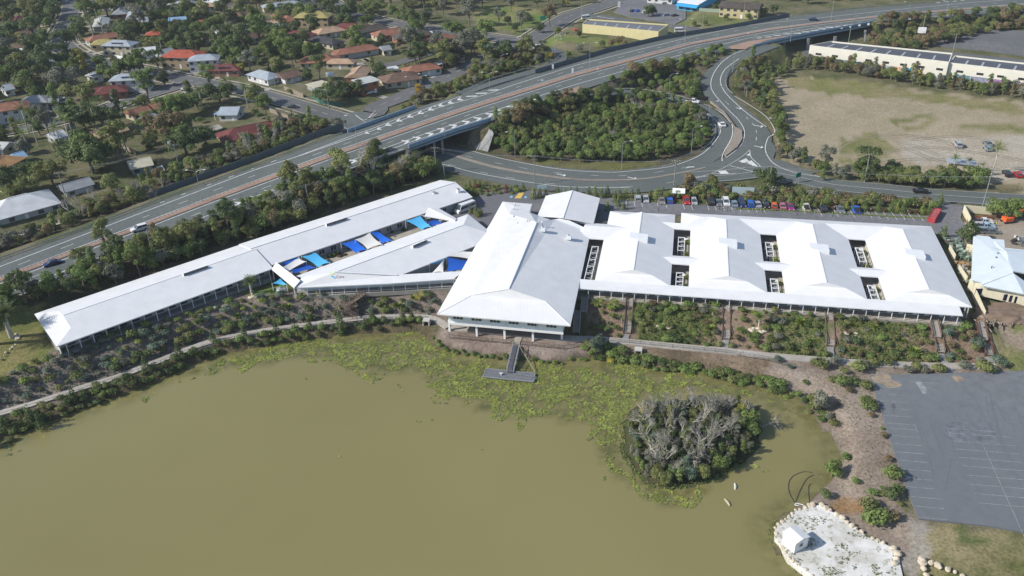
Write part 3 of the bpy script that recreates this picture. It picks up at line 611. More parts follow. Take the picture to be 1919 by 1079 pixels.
lz([(1350,180,7.7),(1356,188,7.4),(1367,199,7)],.25,dash=(.6,2.4));lz([(1399,220,6.6),(1416,241,6.2),(1417,268,5.9)],.2,dash=(2.5,7))
lz([(1240,313,FL),(1276,301,FL)],.1);lz([(1367,311,FL),(1416,324,FL)],.28);lz([(1300,335,FL),(1340,323,FL),(1382,300,FL),(1405,282,FL)],.18)
lz([(1405,283,FL),(1408,296,FL),(1424,313,FL),(1383,302,FL)],.25);lz([(1330,327,FL),(1380,326,FL)],.25)
for q in([(1385,303),(1398,297),(1404,303),(1392,306)],[(1400,305),(1408,301),(1420,312),(1410,311)],[(1398,291),(1405,288),(1405,293)],[(1345,321),(1360,320),(1366,326),(1350,326)]):
 mb.poly([tuple(np.array(W(*p,FL))+[0,0,.17])for p in q][::-1])
for a,s in(((1382,202,7),1),((1422,236,6.3),1),((1422,275,5.9),1),((1292,314,FL),-1),((1052,327.5,FL),1),((1185,333.5,FL),1)):
 x,y,z=a;mb.poly([tuple(np.array(W(x+u*s,y+v,z))+[0,0,.17])for u,v in((-9,-1.6),(4,1.2),(5,-1),(9,2),(3,4),(3.5,2.2),(-9,-.6))][::-1]if s>0 else[tuple(np.array(W(x+u,y+v,z))+[0,0,.17])for u,v in((-9,2.5),(0,.4),(9,0),(9,-1.4),(-1,-1.2))])
c_=CR;paint('',c_+[0,0,.08],.2,.15,None,None,0,mb);paint('',c_+[0,0,.08],-4.3,.12,None,None,0,mb);paint('',c_+[0,0,.08],4.3,.12,None,None,0,mb)
for off in(4.6,-4.6):paint('',CA+[0,0,.04],off,.15,None,(3,12),0,mb)
mb.build('lane_markings',M_line,kind='structure',label='white lines and arrows painted on the junction and ramps')
def kerbed3(poly3,m,label):
 P_=[np.array(W(*q))+[0,0,.55]for q in poly3];a=MB();a.poly(P_);[a.poly([u_-[0,0,.9],v_-[0,0,.9],v_,u_])for u_,v_ in zip(P_,P_[1:]+P_[:1])];return a.build('traffic_island',m,label=label,kind='structure')
def kerbed(poly,z,m,label,h=.14):
 a=MB();a.prism(wp(poly,z),z-.2,z+h+.1);return a.build('traffic_island',m,label=label,kind='structure')
kerbed3([(1331,191,8.0),(1345,200,7.5),(1365,222,6.9),(1378,240,6.45),(1390,246,6.25),(1391,262,6.0),(1381,278,5.75),(1360,294,FL),(1357,291,FL),(1362,278,5.8),(1372,262,6.05),(1376,245,6.4),(1371,229,6.7),(1357,211,7.3)][::-1],M_tanbrick,'long tan paved island between the loop ramp and the entry ramp')
m_=MB();CM=np.array(smooth([W(x,y,FL)for x,y in[(700,243),(790,270),(853,292),(937,315.5),(1053,334),(1135,338),(1210,335),(1285,322.5),(1322,314)]],3));wv_=np.interp(np.arange(len(CM)),[0,len(CM)*.5,len(CM)*.8,len(CM)],[1.7,1.5,.9,.9])
strip('median_strip',offset(CM+[0,0,.2],wv_/2),offset(CM+[0,0,.2],-wv_/2),M_tanbrick,.3,kind='structure',label='narrow tan paved median along the arterial road')
mb=MB()
for k_,d_ in(('curve',(3,9)),('side',(3,6)),('slip',(3,9)),('top',(3,9)),('cross',(3,9)),('shops',(3,9))):paint('',ST[k_]+[0,0,.05],0,.16,None,d_,0,mb)
for a,b_ in(((470/4+0,0),(0,0)),):pass
lz([(1119,31,FL),(1150,36,FL)],.5,dz=.2);lz([(666,216,FL),(683,226,FL),(700,212,FL)],.35,dz=.2);lz([(683,226,FL),(707,213,FL)],.3,dz=.2)
for k_ in('curve','side','top','cross'):
 kb=MB();hw_=dict(curve=5.15,side=4.15,top=5.15,cross=6.15)[k_]
 for sgn in(-1,1):paint('',ST[k_]+[0,0,.04],sgn*hw_,.45,None,None,0,kb);paint('',ST[k_]+[0,0,-.02],sgn*(hw_+2.6),1.2,None,None,0,kb)
 kb.build('kerb',M_conc,kind='structure',label='pale kerbs and footpaths beside a suburban street')
mb.build('street_markings',M_line,kind='structure',label='worn white lines on the suburban streets')
mb=MB();u=np.array([math.cos(math.radians(-10.2)),math.sin(math.radians(-10.2))])
def bay(x,y,L_,z=2.2,a=None,w=.11):
 p=np.array(W(x,y,z)[:2]);v_=u if a is None else np.array([math.cos(a),math.sin(a)]);q_=p+v_*L_;nn=np.array([-v_[1],v_[0]])*w/2
 mb.poly([(*(p-nn),z+.08),(*(q_-nn),z+.08),(*(q_+nn),z+.08),(*(p+nn),z+.08)])
for x,y in T('L',805,688,815,738,815,790,833,845,848,897,865,953,885,1010,890,1047)+T('Q',918,25,932,85,948,147,970,210,990,275,1010,343,1030,408,1065,482,1075,552,1095,635):bay(x,y,5.5)
for x,y in T('Q',1355,5,1380,66,1405,127,1428,190,1455,253,1482,322,1512,390,1540,460,1567,530):bay(x,y,11.5)
a_=math.radians(-101);bay(*T('L',1095,1022)[0],2.5,a=a_);bay(*T('Q',1600,80)[0],26,a=math.radians(-101));bay(*T('L',1340,1050)[0],9.0);bay(*T('L',1340,1048)[0],2.5,a=a_);bay(*T('L',1060,700)[0],6)
mb.build('parking_lines',M_fline,kind='structure',label='faint white bay lines on the large empty car park')
mb=MB()
P0=[(735,500),(797,505),(857,508),(920,510),(983,512),(1048,517),(1115,520)]
for x,y in T('H',245,470,370,485,490,490,612,495,*sum(map(list,P0),[]))+T('G',850,412,910,416,965,420,1085,424,1145,428,1275,434,1335,438,1455,440,1510,444,1570,446,1630,449,1690,452,1750,456,1810,458,1870,461):bay(x,y,5.2,FL,math.radians(-78-16),.13)
mb.build('parking_lines',M_line,kind='structure',label='white bay lines in the parking strip behind the pavilions')
m_=MB();m_.poly([tuple(np.array(W(*p,FL))+[0,0,.09])for p in((964,372),(974,360),(983,360),(976,372))]);m_.build('painted_crossing',mat('yellow_paint',(.62,.45,.12),.7,.2,3),kind='structure',label='yellow hatched crossing painted between two disabled bays')
m_=MB();[m_.poly([tuple(np.array(W(x+a,y+b,FL))+[0,0,.09])for a,b in((-3,2),(2,2),(3,-1.5),(-1.5,-1.5))])for x,y in((958,369),(985,369.5))];m_.build('painted_symbols',mat('blue_paint',(.25,.45,.62),.7,.3,5),kind='structure',label='pale blue disabled bay symbols on the asphalt')
for nm_,pts,c in(('dirt_stain',[(1632,707),(1640,704),(1665,702),(1672,712),(1690,722),(1668,728),(1655,720),(1638,716)],(.30,.24,.17)),('sand_spill',[(1715,716),(1722,714),(1727,718),(1738,733),(1730,738),(1722,726)],(.26,.27,.28)),('dirt_stain',[(1782,705),(1796,704),(1806,712),(1793,716)],(.29,.23,.17)),('oil_stain',[(1670,758),(1676,757),(1678,766),(1672,768)],(.10,.105,.115)),('asphalt_patch',[(1770,790),(1850,796),(1862,830),(1778,822)],(.135,.15,.165))):
 m_=MB();m_.poly([tuple(np.array(W(*q,2.2))+[0,0,.066])for q in smooth([np.array([*a,0.])for a in pts+pts[:1]],3)][:-1]if False else[(*W(q[0],q[1],2.2)[:2],2.266)for q in smooth([np.array([*a,0.])for a in pts+pts[:1]],3)[:-1]][::-1]);m_.build(nm_,mat(nm_+str(c[0]),c,.9,.25,.8),kind='structure',label='faint %s on the empty car park'%nm_.replace('_',' '))
tr_=MB()
gt=np.random.RandomState(6)
for k_ in range(26):
 x0_,y0_=gt.uniform(1700,1900),gt.uniform(715,860);a0_=math.radians(-101+gt.normal(0,9));q0_=np.array(W(x0_,y0_,2.2)[:2]);C_=[(*(q0_+np.array([math.cos(a0_+t*.004*(k_%3-1)),math.sin(a0_+t*.004*(k_%3-1))])*t),2.2)for t in range(0,int(gt.uniform(6,15)),2)]
 if len(C_)>2:paint('',np.array(C_)+[0,0,.072+k_*.0006],0,.22,None,None,0,tr_)
tr_.build('tyre_marks',mat('tyre_mark',(.146,.158,.174),.9,.04,1),kind='structure',label='faint dark tyre marks across the empty car park')
wt=MB()
for pts in([(1600,300),(1660,285),(1740,275),(1830,285),(1919,300)],[(1640,305),(1720,296),(1800,300),(1880,318)],[(1700,262),(1780,255),(1860,262),(1930,280)],[(1560,285),(1600,262),(1680,252),(1760,262),(1800,280)],[(1500,225),(1580,235),(1680,262),(1760,290)],[(1690,275),(1760,300),(1840,312),(1919,312)]):
 C_=np.array(smooth([W(x,y,FL)for x,y in pts],2));C_[:,2]+=.03+.004*len(wt.v)%.02
 for o_ in(-.8,.8):paint('',C_,o_,.22,None,None,0,wt)
wt.build('wheel_tracks',mat('dusty_track',(.335,.29,.215),.95,.05,.5),kind='structure',label='pale curved wheel tracks across the dry dirt field')
# roofs
def roof_solid(L,Wd,rise,endA='gable',endB='gable',run=None,g=.5,fas=.26):
 """closed roof: x along the ridge, y across, z=0 at the eaves"""
 run=run or Wd/2*.5;m=MB();c=Wd/2
 def prof(end,x0,s):
  if end=='gable':return[(x0,c,rise)],[(x0,c,rise)],x0
  if end=='hip':return[(x0+s*run,c,rise)],[(x0+s*run,c,rise)],x0+s*run
  return[(x0+s*run,c*(1-g),rise*(1-g)),(x0+s*run,c,rise)],[(x0+s*run,c+c*g,rise*(1-g)),(x0+s*run,c,rise)],x0+s*run
 a1,a2,xa=prof(endA,0,1);b1,b2,xb=prof(endB,L,-1)
 m.poly([(0,0,0),(L,0,0)]+b1+a1[::-1]);m.poly([(L,Wd,0),(0,Wd,0)]+a2+b2[::-1])
 for end,x0,s,p1,p2 in((endA,0,1,a1,a2),(endB,L,-1,b1,b2)):
  if end=='gable':q=[[(x0,Wd,0),(x0,0,0),(x0,c,rise)]]
  elif end=='hip':q=[[(x0,Wd,0),(x0,0,0),p1[0]]]
  else:
   q=[[(x0,Wd,0),(x0,0,0),p1[0],p2[0]],[p2[0],p1[0],p1[1]]]
  for k in q:m.poly(k if s>0 else k[::-1])
 for p,q in(((0,0),(L,0)),((L,0),(L,Wd)),((L,Wd),(0,Wd)),((0,Wd),(0,0))):
  m.poly([(*p,-fas),(*q,-fas),(*q,0),(*p,0)])
 m.poly([(0,0,-fas),(0,Wd,-fas),(L,Wd,-fas),(L,0,-fas)]);return m
def place_roof(parent,org,ang,z,*a,mat_=None,name='roof',**k):
 m=roof_solid(*a,**k);o=m.build(name,mat_ or M_roof,parent,(org[0],org[1],z),ang);return o
def frame(org,ang):
 ca,sa=math.cos(ang),math.sin(ang);return lambda u,v:(org[0]+u*ca-v*sa,org[1]+u*sa+v*ca)
M_wall=mat('cream_render',(.50,.485,.44),.85,.06,.8)
M_wallg=mat('grey_render',(.36,.37,.38),.85,.06,.8)
M_wallw=mat('white_cladding',(.68,.74,.80),.7,.04,.8)
M_frame=mat('white_frame',(.80,.80,.80),.5)
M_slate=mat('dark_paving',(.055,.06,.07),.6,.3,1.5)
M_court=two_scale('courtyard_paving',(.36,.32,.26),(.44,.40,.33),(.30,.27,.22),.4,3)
def window(parent,p,ang,w,h,z,panes=1,fm=None,sub=True):
 """glass panes in a frame on a wall face: p centre, ang the direction along the wall"""
 m=MB();ca,sa=math.cos(ang),math.sin(ang);nx_,ny_=sa,-ca
 m.box((p[0]+nx_*.04,p[1]+ny_*.04,z),(w+.12,.06,h+.12),ang)
 f=m.build('window',fm or M_frame,parent)
 for i in range(panes):
  g=MB();pw=w/panes;c=-w/2+pw*(i+.5)
  g.box((p[0]+ca*c+nx_*.085,p[1]+sa*c+ny_*.085,z),(pw-.09,.03,h),ang);g.build('pane',M_glass,f)
 return f
D2R=math.radians
# right wing: four pavilions
RO=W(1090,540,8.5)[:2];RA=D2R(-12.0);r_=frame(RO,RA)
tw=thing('care_home_wing','four linked white gabled pavilions with a long colonnade above the garden slope','building',(RO[0],RO[1],0),0,None)
inv=Vector((-RO[0],-RO[1],0))
class Kid:
 def __init__(s,root):s.o=root;s.off=Vector(root.location)
def kid(o,root):o.location=Vector(o.location)-Vector(root.location);return o
CEN=[12.2,35.45,58.5,81.65];HWD=9.4
for i,c in enumerate(CEN):
 v0,v1=4.1,(45.6 if i==0 else 47.0)
 org=r_(c+HWD,v0)
 m=MB();run1,run2=2.7,(4.7 if i==0 else 7.9);L_,Wd,rise=v1-v0,2*HWD,2.5;cc=HWD;g=.5
 rb=(L_-run2);
 left=[(0,Wd,0),(run1,cc+cc*g,rise*.5),(run1,cc,rise),(rb,cc,rise),(L_,Wd,0)]if i else[(0,Wd,0),(run1,cc+cc*g,rise*.5),(run1,cc,rise),(rb,cc,rise),(rb,cc+cc*g,rise*.5),(L_,Wd,0)]
 right=[(p[0],Wd-p[1],p[2])for p in left]
 m.poly(left);m.poly(right[::-1])
 m.poly([(0,Wd,0),(0,0,0),(run1,cc*(1-g),rise*.5),(run1,cc*(1+g),rise*.5)]);m.poly([(run1,cc*(1+g),rise*.5),(run1,cc*(1-g),rise*.5),(run1,cc,rise)])
 if i:m.poly([(L_,0,0),(L_,Wd,0),(rb,cc,rise)])
 else:
  m.poly([(L_,0,0),(L_,Wd,0),(rb,cc*(1+g),rise*.5),(rb,cc*(1-g),rise*.5)]);m.poly([(rb,cc*(1-g),rise*.5),(rb,cc*(1+g),rise*.5),(rb,cc,rise)])
 for p,q in(((0,0),(L_,0)),((L_,0),(L_,Wd)),((L_,Wd),(0,Wd)),((0,Wd),(0,0))):m.poly([(*p,-.26),(*q,-.26),(*q,0),(*p,0)])
 ro=kid(m.build('roof',M_roof,tw,(org[0],org[1],8.5),RA+math.pi/2),tw)
 b=MB();b.box((rb/2+run1/2,cc,rise+.02),(rb-run1,.32,.07));b.build('ridge_cap',M_white,ro)
 b=MB();vx=20.5
 b.poly([(vx-1.7,cc-2.6,rise+.35),(vx-1.7,cc+2.2,rise+.75),(vx+1.7,cc+2.2,rise+.75),(vx+1.7,cc-2.6,rise+.35)][::-1])
 b.poly([(vx-1.7,cc-2.6,rise-.8),(vx-1.7,cc-2.6,rise+.35),(vx+1.7,cc-2.6,rise+.35),(vx+1.7,cc-2.6,rise-.8)][::-1])
 for s in(-1.7,1.7):b.poly([(vx+s,cc-2.6,rise-.8),(vx+s,cc+2.2,rise-.8),(vx+s,cc+2.2,rise+.75),(vx+s,cc-2.6,rise+.35)])
 b.poly([(vx-1.7,cc+2.2,rise-.8),(vx+1.7,cc+2.2,rise-.8),(vx+1.7,cc+2.2,rise+.75),(vx-1.7,cc+2.2,rise+.75)])
 b.build('dormer',M_white,ro)
m=MB();a,b_,c_,e_=r_(-2.2,.35),r_(88.2,.35),r_(88.2,4.45),r_(-2.2,4.45)
m.poly([(*a,8.2),(*b_,8.2),(*c_,8.56),(*e_,8.56)]);m.poly([(*a,7.98),(*b_,7.98),(*b_,8.2),(*a,8.2)]);m.poly([(*b_,7.98),(*c_,8.2),(*c_,8.56),(*b_,8.2)]);m.poly([(*a,7.98),(*e_,8.2),(*c_,8.2),(*b_,7.98)])
kid(m.build('verandah_roof',M_roof,tw),tw)
def wroof(parent,u0,v0,L_,Wd,z,rise,A,B,name='roof',**k):
 p=r_(u0,v0);return kid(place_roof(parent,p,RA,z,L_,Wd,rise,A,B,name=name,**k),parent)
m=MB();uL,uR=23.3,90.9;zr_,vr=10.03,42.0
P=lambda u,v,z:(*r_(u,v),z)
m.poly([P(uL,36.3,8.52),P(uR,36.3,8.52),P(uR-5.5,vr,zr_),P(uL+5.5,vr,zr_)])
m.poly([P(uR,47.02,8.52),P(uL,47.02,8.52),P(uL+5.5,vr,zr_),P(uR-5.5,vr,zr_)])
m.poly([P(uL,47.02,8.52),P(uL,36.3,8.52),P(uL+5.5,vr,zr_)]);m.poly([P(uR,36.3,8.52),P(uR,47.02,8.52),P(uR-5.5,vr,zr_)])
for q,s in(((uL,36.3),(uR,36.3)),((uL,47.02),(uL,36.3))):m.poly([P(*q,8.26),P(*s,8.26),P(*s,8.52),P(*q,8.52)])
kid(m.build('rear_roof',M_roof,tw),tw)
wroof(tw,14.5,36.25,16.5,3.9,8.53,.95,'hip','hip','link_roof',run=1.9)
for a,b_ in((20.0,27.6),(43.2,50.6),(66.4,73.9)):
 wroof(tw,a-2.2,15.8,b_-a+4.4,4.5,8.53,.62,'gable','gable','link_roof')
wroof(tw,-3.2,27.3,12,9.6,8.5,1.55,'gable','gable','link_roof')
for i,c in enumerate(CEN):
 for u in(c-8.7,c+8.7):
  m=MB();p,q=r_(u,4.0),r_(u,44.5);m.bar((*p,6.9),(*q,6.9),.2,3.0);kid(m.build('wall',M_wall,tw),tw)
 m=MB();p,q=r_(c-8.7,44.6),r_(c+8.7,44.6);m.bar((*p,6.9),(*q,6.9),.2,3.0);kid(m.build('wall',M_wall,tw),tw)
m=MB();p,q=r_(-1.5,3.7),r_(87.6,3.7);m.bar((*p,6.9),(*q,6.9),.2,2.6);kid(m.build('wall',M_wallw,tw),tw)
m=MB();p,q=r_(89.7,4.0),r_(89.7,45);m.bar((*p,6.8),(*q,6.8),.2,3.0);kid(m.build('wall',M_wallg,tw),tw)
m=MB();m.prism([r_(-2,.7),r_(89.0,.7),r_(89.0,45),r_(-2,45)],4.2,FL+.02);kid(m.build('floor_slab',M_conc,tw),tw)
us=[1.6+2.86*i for i in range(31)]
for i,u in enumerate(us):
 m=MB();p=r_(u,.75);m.box((*p,6.85),(.13,.13,2.5),RA);kid(m.build('post',M_frame,tw),tw)
 if i<30:
  p=r_(u+1.43,3.58);m=MB();m.box((*p,6.75),(1.5 if i%2 else 2.0,.06,2.0),RA);kid(m.build('door',M_glass,tw),tw)
m=MB();p,q=r_(-2,.62),r_(88,.62);m.bar((*p,7.95),(*q,7.95),.14,.2);kid(m.build('gutter',M_frame,tw),tw)
m=MB();m.bar((*r_(-2,.65),5.35),(*r_(88,.65),5.35),.15,.5);kid(m.build('slab_edge',M_conc,tw),tw)
M_green=mat('courtyard_plants',(.13,.17,.04),.8,.5,4)
def leafball(mb,c,r,n_,seed,s=.3,flat=1.0,mi=0):
 r2=np.random.RandomState(seed)
 d_=r2.normal(size=(n_,3));d_/=np.linalg.norm(d_,axis=1)[:,None];rad=r*(r2.rand(n_)**.33)
 for k in range(n_):
  p=d_[k]*rad[k]*np.array([1,1,flat])+c;t=r2.normal(size=3);t/=np.linalg.norm(t);b__=np.cross(t,d_[k]+r2.normal(size=3)*.4);b__/=np.linalg.norm(b__)+1e-6
  h=s*(.6+r2.rand()*.8)/2;mb.poly([p-t*h-b__*h*.7,p+t*h-b__*h*.7,p+t*h+b__*h*.7,p-t*h+b__*h*.7],mi)
def pergola(u0,v0,u1,v1,nb,label):
 t=thing('pergola',label,'pergola',(*r_(u0,v0),FL+.04),RA,'white pergola frames in the courtyards');w,l=u1-u0,v1-v0
 for x in(0,w):mb_=MB();mb_.box((x,l/2,2.35),(.16,l+.16,.16));mb_.build('beam',M_frame,t)
 for k in range(nb+1):
  mb_=MB();mb_.box((w/2,l*k/nb,2.345),(w-.16,.14,.14));mb_.build('beam',M_frame,t)
  for x in(0,w):mb_=MB();mb_.box((x,l*k/nb,1.13),(.12,.12,2.26));mb_.build('post',M_frame,t)
 for k in range(nb*2):
  mb_=MB();y=l*(k+.5)/(nb*2);mb_.box((w*(.35 if k%2 else .65),y,2.45),(w*.5,.09,.05));mb_.build('slat',M_frame,t)
CY_=[(21.4,4.6,26.2,15.7),(21.4,20.3,26.2,36.2),(44.6,4.6,49.3,15.7),(44.6,20.3,49.3,36.2),(67.7,4.6,72.5,15.7),(67.7,20.3,72.5,36.2),(-1.6,4.6,3.0,27.2)]
nmc=['front courtyard beside the first pavilion','rear courtyard beside the first pavilion','front middle courtyard','rear middle courtyard','front courtyard beside the last pavilion','rear courtyard beside the last pavilion','narrow courtyard against the main hall']
for i,(a,b_,c_,e_)in enumerate(CY_):
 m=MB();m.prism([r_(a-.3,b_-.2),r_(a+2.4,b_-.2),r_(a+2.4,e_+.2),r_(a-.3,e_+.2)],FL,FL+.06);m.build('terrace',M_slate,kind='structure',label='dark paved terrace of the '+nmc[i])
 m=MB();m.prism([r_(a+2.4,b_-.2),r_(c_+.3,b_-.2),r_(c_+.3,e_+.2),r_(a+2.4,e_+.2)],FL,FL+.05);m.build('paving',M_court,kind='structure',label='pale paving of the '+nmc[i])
 if i==6:pergola(a+1.6,b_+.6,a+3.3,e_-3.5,5,'long white pergola frame in the '+nmc[i])
 else:pergola(a+1.5,b_+(.8 if i%2==0 else 4.2),a+3.2,b_+(7.6 if i%2==0 else 12),3,'white pergola frame in the '+nmc[i])
 if i<6:
  for k in range(2):
   mb_=MB();leafball(mb_,np.array([0,0,.6]),.8,130,i*7+k,.28)
   p=r_(c_-.7-.3*k,b_+(e_-b_)*(.8-.45*k));mb_.build('courtyard_plant',mat('leaf_lime',(.17,.22,.04),.7,.3,2),loc=(*p,FL+.05),label=['tall','low'][k]+' leafy green plant in the '+nmc[i],category='plant')
  mb_=MB();mb_.box((0,0,.35),(1.3,1.3,.7));tn=thing('garden_table','small white table near the wall of the '+nmc[i],'table',(*r_(a+3.6,e_-1.6),FL+.06),RA,'courtyard tables')
  mb_=MB();mb_.box((0,0,.72),(1.1,1.1,.05));mb_.build('table_top',M_frame,tn)
  for sx_ in(-.45,.45):
   for sy_ in(-.45,.45):mb_=MB();mb_.box((sx_,sy_,.345),(.07,.07,.69));mb_.build('leg',M_frame,tn)
# main hall on stilts
HA=D2R(-13.0);HO=W(819,588,8.5)[:2];h_=frame(HO,HA)
th=thing('main_hall','broad white hipped hall raised on white columns at the edge of the lake','building',(HO[0],HO[1],0))
hall_pts=dict(fl=(-18.1,173.2,8.5),fr=(13.2,166.0,8.5),r1=(16.6,187.8,8.5),r2=(22.0,211.2,8.5))
FLc=np.array(W(819,588,8.5));FR=np.array(W(1069,610,8.5));RB=np.array(W(1105,442.5,8.5));r0=np.array(W(953,541.4,12.6));r1p=np.array(W(1005,417,12.6))
gl=np.array(W(884.6,552.6,10.35));gr_=np.array(W(1021,564,10.35));LB=np.array(W(942,377.5,8.7));l1=np.array(W(890,462.5,8.5));l2=np.array(W(920,417,8.5));mE=np.array(W(955,402,11.2));tE=np.array(W(963,383,9.9))
eR=np.array(W(1040,411,10.8));eR2=np.array(W(1088,429,9.2))
m=MB()
for q in([FLc,gl,r0,r1p,mE],[FLc,mE,tE,LB,l2,l1],[FR,RB,eR2,eR,r1p,r0,gr_],[FLc,FR,gr_,gl],[gl,gr_,r0],):m.poly(q if q[0]is not FLc or len(q)!=4 else q)
bd=[FLc,FR,RB]
for a,b_ in zip(bd[:-1],bd[1:]):m.poly([a-[0,0,.3],b_-[0,0,.3],b_,a])
bd=[LB,l2,l1,FLc]
for a,b_ in zip(bd[:-1],bd[1:]):m.poly([a-[0,0,.3],b_-[0,0,.3],b_,a])
m.poly([FLc-[0,0,.3],LB-[0,0,.3],RB-[0,0,.3],FR-[0,0,.3]])
kid(m.build('roof',M_roof,th),th)
m=MB();m.bar(tuple(r0+[0,0,.06]),tuple(r1p+[0,0,.06]),.34,.1);m.bar(tuple(r1p+[0,0,.05]),tuple(mE+[0,0,.05]),.3,.1);kid(m.build('ridge_cap',M_white,th),th)
m=MB();[m.bar(tuple(a+[0,0,.05]),tuple(b_+[0,0,.05]),.2,.08)for a,b_ in((FLc,gl),(gl,r0),(gl,gr_),(FR,gr_),(gr_,r0))];kid(m.build('hip_cap',M_white,th),th)
m=MB();a=np.array(W(955,401,11.15));b_=np.array(W(992,397.5,10.4));c_=np.array(W(997,382,9.6));e_=np.array(W(963,383,9.95))
m.poly([a,b_,c_,e_]);m.poly([b_,r1p,a]);m.poly([c_,b_,b_-[0,0,2],c_-[0,0,2]]);m.poly([e_,c_,LB])
m.poly([r1p,b_,np.array(W(1010,404,9.2)),np.array(W(1032,412,9.6))]);kid(m.build('side_roof',M_roof,th),th)
wz0,wz1=5.3,8.25
cn={k:h_(*v)for k,v in dict(a=(2.3,2.0),b=(30.0,2.0),c=(30.0,40),d=(2.3,40)).items()}
m=MB()
for a,b_ in(('a','b'),('b','c'),('d','a')):m.bar((*cn[a],(wz0+wz1)/2),(*cn[b_],(wz0+wz1)/2),.22,wz1-wz0)
kid(m.build('wall',M_wallw,th),th)
m=MB();m.prism([cn['a'],cn['b'],cn['c'],cn['d']],4.75,5.25);kid(m.build('floor_slab',M_concd,th),th)
m=MB();m.bar((*h_(2.1,1.8),5.02),(*h_(30.2,1.8),5.02),.3,.6);kid(m.build('beam',M_frame,th),th)
for i in range(6):
 p=h_(4.6+i*4.55,1.86);w_=window(th,(p[0]-HO[0],p[1]-HO[1]),HA,2.5,.95,6.85,3)
for i in range(3):
 p=h_(9.0+i*7.4,1.8);m=MB();m.box((*p,6.6),(.1,.1,3),HA);kid(m.build('downpipe',M_frame,th),th)
for x,y in((843,619),(894,628),(946,633),(999,637),(1053,636)):
 q=W(x,y,1.7);m=MB();zg=gh(q[0],q[1])-.1;m.box((q[0],q[1],(zg+4.75)/2),(.5,.5,4.75-zg),HA);kid(m.build('column',M_frame,th),th)
for i in range(5):
 p=h_(3+i*6.6,12.5);zg=gh(*p)-.1;m=MB();m.box((*p,(zg+4.75)/2),(.4,.4,max(.4,4.75-zg)),HA);kid(m.build('column',M_frame,th),th)
ven=[(965,386,10.0,'slim vent pipe near the top corner of the hall roof'),(963,394,10.4,'vent pipe on the hall roof edge by the small gable'),(962,409,10.9,'cross shaped vent on the left slope of the hall'),(950,418,10.2,'tiny vent lowest on the left slope of the hall'),(969,422,11,'vent pipe in the middle of the left hall slope'),(988,416,12,'square vent just left of the hall ridge'),(1016,421,12.2,'tall flue just right of the hall ridge')]
for x,y,z,lb in ven:
 p=W(x,y,z);t=thing('roof_vent',lb,'vent',(p[0],p[1],z-.3),0,'vents on the hall roof')
 a=MB();a.tube([(0,0,0),(0,0,1.1)],.14,8);a.build('pipe',M_metal,t);a=MB();a.tube([(0,0,1.1),(0,0,1.3)],[.3,.12],8);a.build('cowl',M_white,t)
for x,y,z,s,lb in[(1018,431,12,1.2,'white box vent under the tall flue on the hall roof'),(1066,446,10.3,1.3,'white air unit low on the right slope of the hall roof')]:
 p=W(x,y,z);t=thing('air_unit',lb,'air unit',(p[0],p[1],z-.2),HA,'air units on the roofs');a=MB();a.box((0,0,.55),(s,s,1.1));a.build('casing',M_white,t);a=MB();a.tube([(0,0,1.1),(0,0,1.22)],.4,10);a.build('fan',M_metal,t)
tp=thing('entrance_canopy','white gabled roof over the drop off at the main entrance','building',W(1008,407,0)[:2]+(0,))
pr0,pr1=np.array(W(1072.6,356.4,10.6)),np.array(W(1055,408.4,10.6));pl0,pl1=np.array(W(1022.6,366.7,8.9)),np.array(W(1006.8,405.5,8.9));pq0,pq1=np.array(W(1124.3,371,8.9)),np.array(W(1112,420,8.9))
m=MB();m.poly([pl1,pr1,pr0,pl0]);m.poly([pr1,pq1,pq0,pr0]);m.poly([pl1,pq1,pr1]);m.poly([pl0,pr0,pq0])
for a,b_ in((pl0,pl1),(pl1,pq1),(pq1,pq0),(pq0,pl0)):m.poly([a-[0,0,.35],b_-[0,0,.35],b_,a])
m.poly([p-[0,0,.35]for p in(pl0,pl1,pq1,pq0)]);kid(m.build('roof',M_roof,tp),tp)
m=MB();m.bar(tuple(pr0+[0,0,.05]),tuple(pr1+[0,0,.05]),.3,.1);kid(m.build('ridge_cap',M_white,tp),tp)
for p in(pl0,pq0,pl1,pq1):
 c0=(pl0+pq1)/2;q=p+(c0-p)*.08;m=MB();m.box((q[0],q[1],7.05),(.4,.4,2.95));kid(m.build('column',M_frame,tp),tp)
m=MB();q=[np.array(W(1032,412,9.9)),np.array(W(1056,408,9.9)),np.array(W(1104,430,9.1)),np.array(W(1102,440,8.9))];m.poly([q[0],q[3],q[2],q[1]]);kid(m.build('link_roof',M_white,tp),tp)
# left wing (two runs with a slight bend) and middle wing
tl=thing('long_wing','very long white gabled wing running beside the freeway hedge','building',(-88,189,0))
def run(parent,p0,p1,Wd,ze,rise,A,B,name='roof',**k):
 """p0->p1 is the eave on the right hand side looking along; the roof lies to its left"""
 a=math.atan2(p1[1]-p0[1],p1[0]-p0[0]);L_=math.hypot(p1[0]-p0[0],p1[1]-p0[1])
 o=kid(place_roof(parent,p0,a,ze,L_,Wd,rise,A,B,name=name,**k),parent);return a,L_,frame(p0,a),o
pA=W(106,649,8.5)[:2];pB=W(512,502.5,8.5)[:2];pC=W(523,492,8.5)[:2];pD=W(885.5,369,8.5)[:2]
aA,LA,fA,oA=run(tl,pA,pB,19.2,8.5,2.1,'gablet','gable',run=4.6,g=.55)
pC2=(pC[0]-4*math.cos(D2R(37.2)),pC[1]-4*math.sin(D2R(37.2)))
aB,LB_,fB,oB=run(tl,pC2,pD,17.7,8.52,2.06,'gable','gable')
for f_,L_,Wd,o_,x0 in((fA,LA,19.2,oA,4.7),(fB,LB_,17.7,oB,0)):
 b=MB();b.box(((L_+x0)/2,Wd/2,2.13),(L_-x0,.3,.07));b.build('ridge_cap',M_white,o_)
